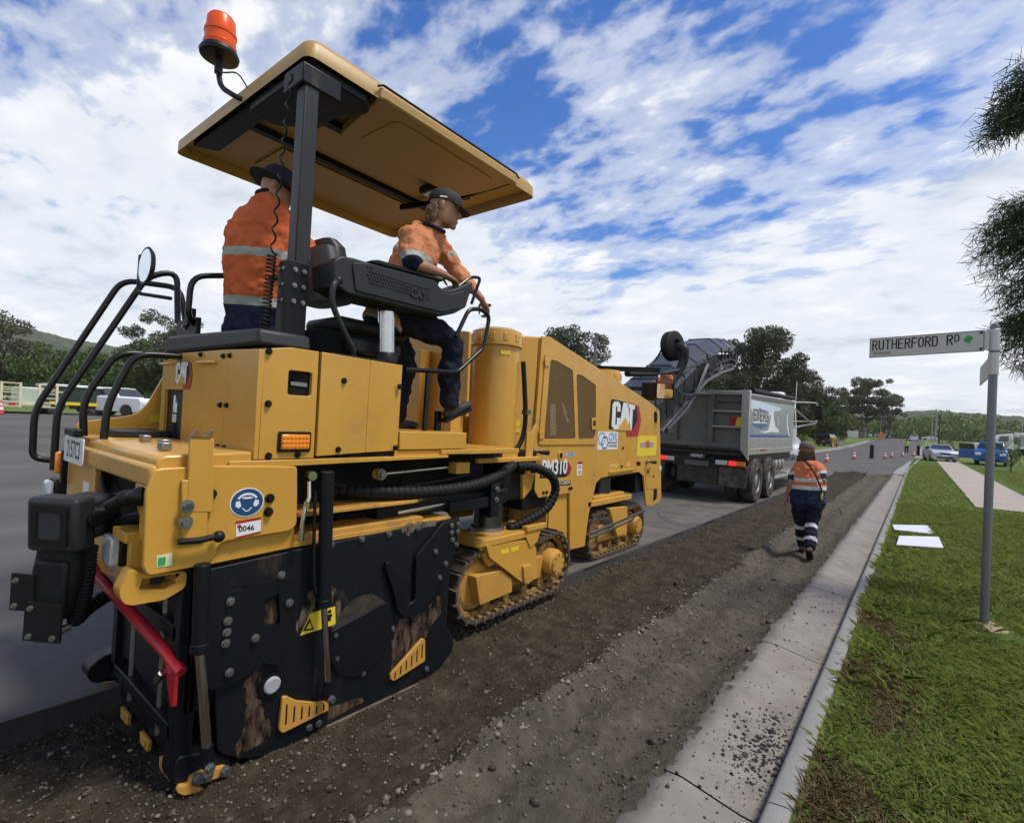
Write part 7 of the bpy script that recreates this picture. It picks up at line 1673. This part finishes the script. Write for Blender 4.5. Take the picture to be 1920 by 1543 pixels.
def power_pole(x, y, h, lab, dark):
    t = thing('power_pole', G(x, y, 0), lab, 'power pole', 'power poles ahead'); z = t.location.z
    m = mat('pole_timber', (.06, .05, .04), .9, var=.3) if 'pole_timber' not in MATS else MATS['pole_timber']
    obj('pole', MB().tube([(x, y, z), (x, y, z+h)], [.16, .11], 10), m if dark else MATS['lamp_pole_grey'], t)
    for k, zz in enumerate((h-.3, h-1.3)):
        obj('crossarm', MB().bar((x-1.0, y, z+zz), (x+1.0, y, z+zz), .12, .12), m, t)
    for s in (-.9, -.4, .4, .9): obj('insulator', MB().cyl((x+s, y, z+h-.24), (x+s, y, z+h-.05), .05, n=8), WHITE, t)
    obj('transformer', MB().cyl((x-.3, y-.25, z+h-2.6), (x-.3, y-.25, z+h-1.9), .2, n=12), MATS['lamp_pole_grey'], t) if dark else None
power_pole(3.1, 130, 5.9, 'dark timber power pole with crossarms and transformer beside the road', True)
power_pole(3.3, 165, 8.2, 'pale power pole with crossarms behind the dark timber one', False)
power_pole(-7.8, 196, 8.5, 'pale power pole at the left of the far road end', False)
for k, (y0_, y1_) in enumerate(((130, 165), (165, 260))):
    for s in (-.9, .9):
        a = Vector((3.1+s if k == 0 else 3.3+s, y0_, float(gz(3, y0_))+(5.7 if k == 0 else 8.0))); b = Vector((3.3+s if k == 0 else 6+s, y1_, float(gz(3, y1_))+(8.0 if k == 0 else 9)))
        tag(obj('power_line', MB().tube(catmull([a, a.lerp(b, .5)-Vector((0, 0, .9)), b], 8), .025, 5), BLACKP), ('left' if s < 0 else 'right')+(' power line from the dark timber pole to the pale pole' if k == 0 else ' power line running from the pale pole towards the hill'), 'power line', 'power lines')
# house with a pale green roof on the left
hs_ = thing('shed', (-60, 14.5, float(gz(-60, 14))), 'long low shed with teal metal roof behind the white utility', 'building'); x, y, z = hs_.location
obj('wall', MB().box((x-5, y-1.4, z), (x+0, y+1.0, z+1.5)), mat('shed_wall', (.10, .10, .10), .8, var=.2), hs_)
obj('roof', MB().add([(x+.3, y-1.7, z+1.5), (x+.3, y+1.3, z+1.5), (x-2.5, y+1.3, z+2.15), (x-2.5, y-1.7, z+2.15), (x-5.3, y+1.3, z+1.5), (x-5.3, y-1.7, z+1.5)], [(0, 1, 2, 3), (3, 2, 4, 5), (0, 3, 5), (1, 4, 2)]), mat('teal_roof', (.28, .50, .52), .4, var=.1), hs_)
gh = thing('low_house', G(-16, 165, .05), 'low dark house among the trees left of the far road end', 'building'); x, y, z = gh.location
obj('wall', MB().box((x-5, y-3, z), (x+5, y+3, z+2.2)), mat('house_wall', (.16, .14, .12), .8), gh)
obj('roof', MB().add([(x-5.5, y-3.5, z+2.2), (x+5.5, y-3.5, z+2.2), (x+5.5, y+3.5, z+2.2), (x-5.5, y+3.5, z+2.2), (x-3, y, z+3.4), (x+3, y, z+3.4)], [(0, 1, 5, 4), (1, 2, 5), (2, 3, 4, 5), (3, 0, 4)]), mat('dark_roof', (.05, .05, .05), .7), gh)
obj('garage_door', MB().box((x+1, y-3.02, z), (x+3.6, y-3.0, z+1.9)), WHITE, gh)

# ================================================================== trees
def leaf_mat(name, c1, c2, tl=.25):
    m = bpy.data.materials.new(name); m.use_nodes = True; nt = m.node_tree; b = nt.nodes['Principled BSDF']
    g = nt.nodes.new('ShaderNodeNewGeometry'); r = nt.nodes.new('ShaderNodeValToRGB'); r.color_ramp.elements[0].color = (*c1, 1); r.color_ramp.elements[1].color = (*c2, 1)
    nt.links.new(g.outputs['Random Per Island'], r.inputs[0]); nt.links.new(r.outputs[0], b.inputs['Base Color'])
    b.inputs['Roughness'].default_value = .55; b.inputs['Specular IOR Level'].default_value = .3
    tr_ = nt.nodes.new('ShaderNodeBsdfTranslucent'); nt.links.new(r.outputs[0], tr_.inputs[0]); mx = nt.nodes.new('ShaderNodeMixShader'); mx.inputs[0].default_value = tl
    out = nt.nodes['Material Output']; nt.links.new(b.outputs[0], mx.inputs[1]); nt.links.new(tr_.outputs[0], mx.inputs[2]); nt.links.new(mx.outputs[0], out.inputs[0])
    return m
LEAF = {'dark': leaf_mat('dark_foliage', (.045, .058, .030), (.115, .13, .065)), 'gum': leaf_mat('gum_foliage', (.07, .085, .046), (.165, .175, .10)),
        'green': leaf_mat('green_foliage', (.045, .08, .02), (.13, .18, .05)), 'light': leaf_mat('light_foliage', (.08, .125, .025), (.17, .225, .06)),
        'bush': leaf_mat('yellow_green_foliage', (.075, .095, .025), (.15, .16, .05)), 'oak': leaf_mat('sheoak_needles', (.024, .044, .018), (.07, .11, .04))}
BARK = mat('bark', (.075, .06, .048), .9, var=.35, vscale=6, bump=.6, bscale=20)
BARKP = mat('pale_bark', (.24, .21, .175), .85, var=.3, vscale=4, bump=.4, bscale=14)
def leaves(centres, radii, per, size, rng, squash=.75, droop=0.0):
    P = []
    for c, r in zip(centres, radii):
        k = max(4, int(per*r*r)); d = rng.normal(size=(k, 3)); d /= np.linalg.norm(d, axis=1)[:, None]+1e-9
        P.append(c+d*(r*(.35+.65*rng.random((k, 1))**.6))*np.array([1, 1, squash]))
    P = np.concatenate(P); n = len(P)
    a = rng.normal(size=(n, 3)); a[:, 2] -= droop; a /= np.linalg.norm(a, axis=1)[:, None]
    b = np.cross(a, rng.normal(size=(n, 3))); b /= np.linalg.norm(b, axis=1)[:, None]
    s = size*(.6+.8*rng.random((n, 1))); l = a*s; w = b*s*.45
    V = np.stack([P-l*.5, P+w*.5, P+l*.5, P-w*.5], 1).reshape(-1, 3)
    return V, np.arange(n*4).reshape(n, 4)
def tree(name, label, x, y, h, rx, kind='dark', trunk=.3, seed=1, clumps=38, per=120, size=.3, shape='round', group='trees behind the roadside', bark=None, zoff=0.0, cat='tree', ry=None):
    rng = np.random.default_rng(seed); z0 = float(gz(x, y))+zoff
    t = thing(name, (x, y, z0), label, cat, group); ry = ry or rx
    ch = h*(1-trunk); cz = z0+h*trunk+ch/2
    C_ = []; R_ = []
    while len(C_) < clumps:
        p = rng.uniform(-1, 1, 3); q = np.linalg.norm(p)
        if q > 1 or q < .25: continue
        if shape == 'gum':
            lay = np.round((p[2]+1)*2.2)/2.2-1; p[2] = lay*.95+rng.normal()*.06
        if shape == 'cone': p[:2] *= (1-p[2])*.55+.25
        C_.append(np.array([x+p[0]*rx, y+p[1]*ry, cz+p[2]*ch/2*.9])); R_.append(min(rx, ch/2)*rng.uniform(.16, .36)*(1.0 if shape != 'gum' else .85))
    V, F = leaves(C_, R_, per, size, rng, .7 if shape == 'gum' else .8)
    tm = MB(); top = Vector((x, y, z0+h*(trunk+.35))); lean = Vector((rng.normal()*.04*h, rng.normal()*.03*h, 0))
    r0 = max(.05, h*.02)
    tm.tube(catmull([(x, y, z0-.1), Vector((x, y, z0+h*trunk*.6))+lean*.4, Vector((x, y, z0+h*trunk))+lean*.7, top+lean], 4), [r0*(1.2-.8*i/12) for i in range(13)], 8)
    obj('trunk', tm, bark or BARK, t)
    lm = MB()
    for i in range(0, len(C_), 2 if clumps > 20 else 1):
        c = Vector(C_[i]); s = Vector((x, y, z0+h*trunk*.8+ (c.z-z0-h*trunk*.8)*.35))+lean*.7
        lm.tube(catmull([s, s.lerp(c, .5)+Vector((0, 0, -.03*h)), c], 3), [r0*.45, r0*.42, r0*.4, r0*.3, r0*.22, r0*.15, r0*.1], 5)
    obj('limbs', lm, bark or BARK, t)
    big_mesh('crown', V, F, LEAF[kind], t)
    return t
TG = 'trees left of the road'
tree('sheoak_tree', 'tall dark tree rising behind the tipper body, tallest in view', -13.8, 62, 13.6, 4.6, 'dark', .12, 2, 70, 360, .30, 'round', TG)
tree('sheoak_tree', 'dark tree just right of the tallest one behind the truck cab', -11.6, 70, 10.5, 3.4, 'dark', .1, 3, 46, 330, .30, 'round', TG)
tree('dark_tree', 'dark tree filling the gap left of the tallest tree', -21.5, 66, 10.5, 4.6, 'dark', .08, 4, 46, 300, .32, 'round', TG)
tree('broad_tree', 'broad dense green tree standing behind the black wagon', -13.2, 97, 8.6, 5.0, 'green', .05, 5, 60, 300, .34, 'round', TG)
tree('broad_tree', 'dense dark green tree between the truck cab and the black wagon', -14.8, 82, 8.8, 3.8, 'green', .05, 6, 46, 300, .32, 'round', TG)
tree('bushy_tree', 'yellow green bushy tree right of the black wagon', -12.4, 112, 6.6, 4.2, 'bush', .05, 7, 46, 240, .32, 'round', TG)
tree('gum_tree', 'tall open gum tree standing alone left of the road end', -11.3, 172, 17.0, 6.8, 'gum', .26, 8, 60, 130, .55, 'gum', TG)
tree('gum_tree', 'pale feathery gum tree left of the tall open gum', -17.0, 170, 13.5, 5.5, 'gum', .2, 9, 44, 110, .55, 'gum', TG)
tree('gum_tree', 'gum tree with heavy crown at the right shoulder of the tall gum', -7.5, 190, 14.0, 4.2, 'gum', .2, 10, 36, 130, .55, 'gum', TG)
tree('dark_tree', 'dark tree top showing above the sloping hood', -28.0, 45, 11.6, 3.4, 'dark', .3, 11, 46, 420, .24, 'round', TG)
tree('dark_tree', 'small tree top showing between hood and blower wheel', -29.5, 66, 8.0, 3.0, 'green', .3, 111, 26, 300, .26, 'round', TG)
tree('green_tree', 'mid green tree beside the tall open gum', -20.5, 138, 9.0, 5.5, 'green', .1, 12, 46, 160, .45, 'round', TG)
for k, (x, y, h, r, kd) in enumerate(((-28, 110, 9, 6, 'green'), (-36, 95, 10, 6, 'dark'), (-44, 80, 9, 6, 'green'), (-55, 75, 10, 6, 'dark'), (-26, 150, 10, 7, 'green'), (-9, 205, 7, 4.5, 'light'))):
    tree('green_tree', ('green tree behind the dark ones left of the truck', 'dark tree far behind the conveyor', 'green tree behind the conveyor', 'dark tree far behind the hood', 'green tree far left of the road end', 'light green tree at the very end of the road')[k], x, y, h, r, kd, .1, 40+k, 36, 120, .45, 'round', TG)
LG_ = 'trees at the far left'
for k, (x, y, h, r, kd, sh, lab) in enumerate(((-84, 9.5, 10.5, 4.4, 'gum', 'round', 'grey green tree at the left picture edge'), (-78, 14, 7.0, 4.6, 'green', 'round', 'low green tree behind the cream trailer'), (-82, 19, 7.6, 4.4, 'green', 'round', 'green tree behind the work truck'), (-74, 20.5, 8.4, 3.4, 'green', 'round', 'rounded green tree behind the white utility'),
        (-88, 27.0, 14.6, 5.6, 'gum', 'gum', 'tall airy gum tree behind the handrails'), (-70, 23.0, 8.2, 3.6, 'dark', 'round', 'dark tree below the tall airy gum'), (-66, 26, 8.6, 4.2, 'dark', 'round', 'dark tree next to the yellow ladder sheet'), (-92, 2, 9.0, 6.0, 'green', 'round', 'green tree just outside the left edge'), (-60, 31, 9, 5, 'dark', 'round', 'dark tree behind the number plate corner of the machine'), (-62, 40, 9, 6, 'green', 'round', 'green tree hidden behind the platform'))):
    tree('gum_tree' if sh == 'gum' else 'green_tree', lab, x, y, h, r, kd, .12 if sh != 'gum' else .3, 60+k, 46, 170, .38, sh, LG_, BARKP if sh == 'gum' else None)
for k, (x, y, h, r, lab) in enumerate(((4.35, 42.7, 2.2, .62, 'young tree with light leaves, right of the sign pole'), (4.8, 55.0, 1.9, .6, 'young tree partly behind the sign pole'))):
    tree('young_tree', lab, x, y, h, r, 'light', .12, 80+k, 26, 900, .10, 'cone', 'young trees on the right', None, .06)
for k, (x, y, h, r, lab) in enumerate(((3.6, 92, 1.9, 1.5, 'rounded shrub behind the silver sedan, nearer one'), (3.2, 108, 1.8, 1.4, 'rounded shrub behind the silver sedan, farther one'), (-10.6, 106, 1.5, .7, 'small clipped shrub right of the black wagon'), (-10.9, 99, 1.3, .6, 'small pale shrub beside the black wagon'), (-9.9, 60, 2.6, 1.2, 'leafy shrub beside the truck cab'))):
    tree('shrub', lab, x, y, h, r, 'bush' if k < 2 else 'green', .05, 90+k, 20, 300, .18, 'round', 'shrubs by the road', None, .05, 'shrub')
# far belt of trees beyond the highway, one green mass
rng = np.random.default_rng(77); Cs = []; Rs = []
for i in range(900):
    a = math.radians(rng.uniform(-62, 16)); R = rng.uniform(250, 330); x = math.sin(a)*R; y = math.cos(a)*R
    h = rng.uniform(5, 11)*(1+.3*math.sin(a*30)); zb_ = float(gz(x, y))
    for k in range(2): Cs.append(np.array([x+rng.normal()*2, y+rng.normal()*2, zb_+h*rng.uniform(.15, .85)])); Rs.append(rng.uniform(2.2, 4.2))
V, F = leaves(Cs, Rs, 4.5, 1.5, rng, .85)
fw_ = big_mesh('far_woods', V, F, LEAF['light']); tag(fw_, 'belt of light green woods beyond the highway', 'woods', kind='stuff')
Cs = []; Rs = []
for i in range(420):
    a = math.radians(rng.uniform(-100, -60)); R = rng.uniform(105, 150); x = math.sin(a)*R; y = math.cos(a)*R; h = rng.uniform(4, 9)
    for k in range(2): Cs.append(np.array([x+rng.normal()*2, y+rng.normal()*2, float(gz(x, y))+h*rng.uniform(.1, .85)])); Rs.append(rng.uniform(1.5, 3.0))
V, F = leaves(Cs, Rs, 12, .75, rng, .85)
tag(big_mesh('far_woods', V, F, LEAF['green']), 'green scrub belt behind the trees at far left', 'woods', kind='stuff')
# she-oak whose branches reach in from the right
so_ = thing('sheoak_branches', (2.6, 7.6, .06), 'dark needle-leaved tree reaching in from the right picture edge', 'tree')
obj('trunk', MB().tube(catmull([(2.6, 7.6, 0), (2.55, 7.6, 1.8), (2.5, 7.55, 3.6), (2.45, 7.5, 5.6)], 5), [.16-.006*i for i in range(16)], 10), BARK, so_)
nd = []; rng = np.random.default_rng(9); lm = MB()
def frond(tips, start):
    for tip in tips:
        tip = Vector(tip); s = Vector(start); mid = s.lerp(tip, .55)+Vector((0, 0, .18))
        path = catmull([s, mid, tip], 8); lm.tube(path, [.022*(1-i/len(path))+.004 for i in range(len(path))], 6)
        for i, p in enumerate(path):
            if i < len(path)*.35: continue
            for k in range(84):
                d = Vector(rng.normal(size=3)).normalized(); d = (d+(tip-s).normalized()*.5+Vector((0, 0, -.25))).normalized()
                q = p+Vector(rng.normal(size=3))*.055; L = rng.uniform(.06, .15)
                w = d.cross(Vector(rng.normal(size=3))).normalized()*.0042
                e = q+d*L+Vector((0, 0, -.02)); nd.append([q-w, q+w, e+w*.4, e-w*.4])
T_ = lambda *a: a
frond([(0.479, 7.1, 3.793), (0.453, 7.0, 3.574), (0.573, 7.2, 3.919), (0.629, 7.2, 4.074), (0.562, 7.0, 3.367), (0.651, 7.2, 3.214), (0.729, 7.3, 3.643), (0.685, 7.1, 3.025), (0.749, 7.2, 3.993), (0.61, 7.1, 3.659)], (1.9, 7.5, 3.9))
frond([(0.641, 7.1, 2.785), (0.688, 7.1, 2.62), (0.741, 7.2, 2.768), (0.788, 7.2, 2.441), (0.718, 7.2, 2.906)], (1.9, 7.5, 3.1))
frond([(0.427, 6.6, 4.604), (0.468, 6.6, 4.747), (0.532, 6.6, 4.855), (0.566, 6.6, 4.998), (0.635, 6.6, 5.125), (0.628, 6.6, 4.669), (0.557, 6.6, 4.616)], (1.8, 7.4, 5.3))
obj('limbs', lm, BARK, so_)
V = np.array([[tuple(p) for p in q] for q in nd]).reshape(-1, 3)
big_mesh('needles', V, np.arange(len(V)).reshape(-1, 4), LEAF['oak'], so_)

# ================================================================== grass, stones, gravel
def grass(name, label, x0, x1, y0, y1, dens, h, w, seed, keep, m):
    rng = np.random.default_rng(seed); n = int((x1-x0)*(y1-y0)*dens)
    X = rng.uniform(x0, x1, n); Y = rng.uniform(y0, y1, n); k = keep(X, Y, rng.random(n)); X = X[k]; Y = Y[k]; n = len(X)
    Z = verge_z(X, Y)-.004; hh = h*(.45+.9*rng.random(n))*(.6+.8*fbm(X*2.2, Y*2.2, 3)); a = rng.uniform(0, 2*math.pi, n)
    lean = rng.uniform(.5, 1.7, n)*hh; hh = hh*.85; dx, dy = np.cos(a), np.sin(a); ww = w*(.6+.8*rng.random(n)); px, py = -dy*ww, dx*ww
    b = np.stack([X, Y, Z], 1); s = np.stack([px, py, 0*px], 1)
    mid = b+np.stack([dx*lean*.35, dy*lean*.35, hh*.65], 1); tip = b+np.stack([dx*lean, dy*lean, hh], 1)
    V = np.stack([b-s, b+s, mid+s*.7, tip, mid-s*.7], 1).reshape(-1, 3)
    F = np.arange(n*5).reshape(n, 5)
    o = big_mesh(name, V, F, m); tag(o, label, 'grass', kind='stuff'); return o
GR1 = leaf_mat('lawn_blades', (.12, .185, .03), (.31, .36, .10), .42)
GR2 = leaf_mat('dry_blades', (.14, .10, .05), (.30, .23, .12), .2)
def bare(X, Y): # worn patches along the kerb and round the pole
    return np.clip(1.35*sstep(.50, .68, fbm(X*1.6+4, Y*1.1+8, 3))*sstep(.35, -.25, X), 0, 1)*sstep(9, 5, Y) + sstep(.33, .15, np.hypot(X-.66, Y-5.85))
foot = lambda X, Y: ~((X > 1.12) & (Y > 16.9) & (X < 3.0)) & ~((X > 1.1) & (Y > 16.9) & (Y < 20.7))
def off_sheet(X, Y):
    ok = np.ones(len(X), bool)
    for q in SHEETS:
        ins = np.zeros(len(X), bool)
        for i in range(len(q)):
            (ax, ay), (bx_, by) = q[i-1], q[i]
            ins ^= ((ay > Y) != (by > Y)) & (X < (bx_-ax)*(Y-ay)/(by-ay+1e-9)+ax)
        ok &= ~ins
    return ok
grass('lawn', 'thick green lawn blades on the near verge', -.345, 2.6, 1.2, 6.2, 11500, .050, .0026, 1, lambda X, Y, r: (r > bare(X, Y)) & (X < .25+.42*Y), GR1)
grass('lawn', 'green lawn blades on the middle verge', -.34, 4.5, 6.2, 16, 3000, .055, .0042, 2, lambda X, Y, r: (r > bare(X, Y)) & (X < .25+.36*Y) & off_sheet(X, Y), GR1)
grass('lawn', 'green lawn blades on the far verge', -.37, 10, 16, 44, 420, .06, .010, 3, lambda X, Y, r: foot(X, Y) & (X < .2+.30*Y), GR1)
grass('lawn', 'taller tufts standing out of the near verge', -.36, 2.6, 1.2, 9, 420, .085, .0034, 12, lambda X, Y, r: (fbm(X*3, Y*3, 3) > .55) & (X < .25+.42*Y) & off_sheet(X, Y), GR1)
grass('dry_grass', 'dry straw coloured grass along the kerb', -.35, .5, 1.2, 8, 5200, .045, .0022, 4, lambda X, Y, r: r < .10+.9*bare(X, Y), GR2)
ico = None
def stones(name, label, n, xf, seed, smin, smax, m, zf, flat=.65):
    rng = np.random.default_rng(seed); P = xf(rng, n); n = len(P)
    t = (1+5**.5)/2
    base = np.array([(-1,t,0),(1,t,0),(-1,-t,0),(1,-t,0),(0,-1,t),(0,1,t),(0,-1,-t),(0,1,-t),(t,0,-1),(t,0,1),(-t,0,-1),(-t,0,1)], float)/1.9
    tri = np.array([(0,11,5),(0,5,1),(0,1,7),(0,7,10),(0,10,11),(1,5,9),(5,11,4),(11,10,2),(10,7,6),(7,1,8),(3,9,4),(3,4,2),(3,2,6),(3,6,8),(3,8,9),(4,9,5),(2,4,11),(6,2,10),(8,6,7),(9,8,1)])
    s = smin+(smax-smin)*rng.random(n)**3
    D = base[None]*(1+.28*rng.normal(size=(n, 12, 1)))*s[:, None, None]*np.array([1, 1, flat])
    a = rng.uniform(0, 2*math.pi, n); c, sn = np.cos(a)[:, None], np.sin(a)[:, None]
    X = D[:, :, 0]*c-D[:, :, 1]*sn*.8; Y = D[:, :, 0]*sn+D[:, :, 1]*c*.8
    Z = zf(P[:, 0], P[:, 1])
    V = np.stack([X+P[:, :1], Y+P[:, 1:2], D[:, :, 2]+(Z+s*.15)[:, None]], 2).reshape(-1, 3)
    F = (tri[None]+12*np.arange(n)[:, None, None]).reshape(-1, 3)
    o = big_mesh(name, V, F, m); tag(o, label, 'stones', kind='stuff'); return o
STN = leaf_mat('pale_stones', (.05, .04, .03), (.27, .235, .19), .0); STD = leaf_mat('dark_chips', (.012, .012, .013), (.05, .048, .046), .0); STS = leaf_mat('soil_crumbs', (.035, .027, .019), (.12, .098, .07), .0)
near = lambda x0, x1, y0, y1, p=1.5: (lambda rng, n: np.stack([rng.uniform(x0, x1, n), y0+(y1-y0)*rng.random(n)**p], 1))
stones('loose_stones', 'pale loose stones scattered over the trench floor', 5200, near(-2.7, -.95, -.6, 15, 1.8), 1, .002, .012, STN, cut_z)
stones('loose_stones', 'pale loose stones behind the drum box', 1500, near(-3.45, -2.3, -1.0, 1.7, 1.0), 2, .003, .013, STN, cut_z)
stones('soil_crumbs', 'dark brown crumbs over the trench floor', 17000, near(-2.85, -.93, -.8, 14, 1.7), 3, .003, .013, STS, cut_z)
stones('soil_crumbs', 'dark brown crumbs behind the drum box', 6000, near(-3.45, -2.2, -1.0, 1.7, 1.0), 4, .003, .011, STS, cut_z)
stones('clods', 'larger broken lumps lying on the trench floor', 260, near(-2.6, -.95, .2, 16, 1.6), 21, .014, .034, STS, cut_z, .75)
def ridge_xy(rng, n):
    y = .5+25*rng.random(n)**1.6; return np.stack([-1.735+rng.normal(size=n)*.09, y], 1)
stones('windrow_stones', 'stones and crumbs heaped along the ridge between the two cuts', 3000, ridge_xy, 5, .003, .022, STN, cut_z)
gut_z = lambda x, y: np.interp(x, [-.9, -.825, -.675, -.565, -.47], [-.018, -.022, -.048, -.066, -.07])
def pile_xy(rng, n):
    q = np.stack([np.clip(-.56+rng.normal(size=n)*.07-np.abs(rng.normal(size=n))*.05, -.88, -.485), 3.05+rng.normal(size=n)*.22], 1)
    e = np.stack([rng.uniform(-.86, -.485, n//2), 2.2+4.5*rng.random(n//2)**1.3], 1); return np.concatenate([q, e])
stones('gutter_gravel', 'dark asphalt chips spilled in the gutter', 640, pile_xy, 6, .003, .013, STD, gut_z)
stones('gutter_gravel', 'small chips along the foot of the kerb', 420, lambda rng, n: np.stack([-.495+rng.normal(size=n)*.012, 1.8+9*rng.random(n)**1.3], 1), 7, .002, .006, STD, gut_z)
stones('edge_crumbs', 'crumbs along the broken asphalt edge', 2600, lambda rng, n: np.stack([-2.86+np.abs(rng.normal(size=n))*.07, 2+22*rng.random(n)**1.5], 1), 8, .005, .022, STS, cut_z)

# ================================================================== haze in the air
hz_m = bpy.data.materials.new('haze'); hz_m.use_nodes = True; nt = hz_m.node_tree
for n in list(nt.nodes): nt.nodes.remove(n)
pv = nt.nodes.new('ShaderNodeVolumePrincipled'); pv.inputs['Density'].default_value = .00016; pv.inputs['Color'].default_value = (.94, .97, 1.0, 1); pv.inputs['Anisotropy'].default_value = .0
no = nt.nodes.new('ShaderNodeOutputMaterial'); nt.links.new(pv.outputs[0], no.inputs['Volume'])
tag(obj('haze', MB().box((-1300, -1300, -4.5), (1300, 1300, 135)), hz_m), None, None, None, 'stuff')
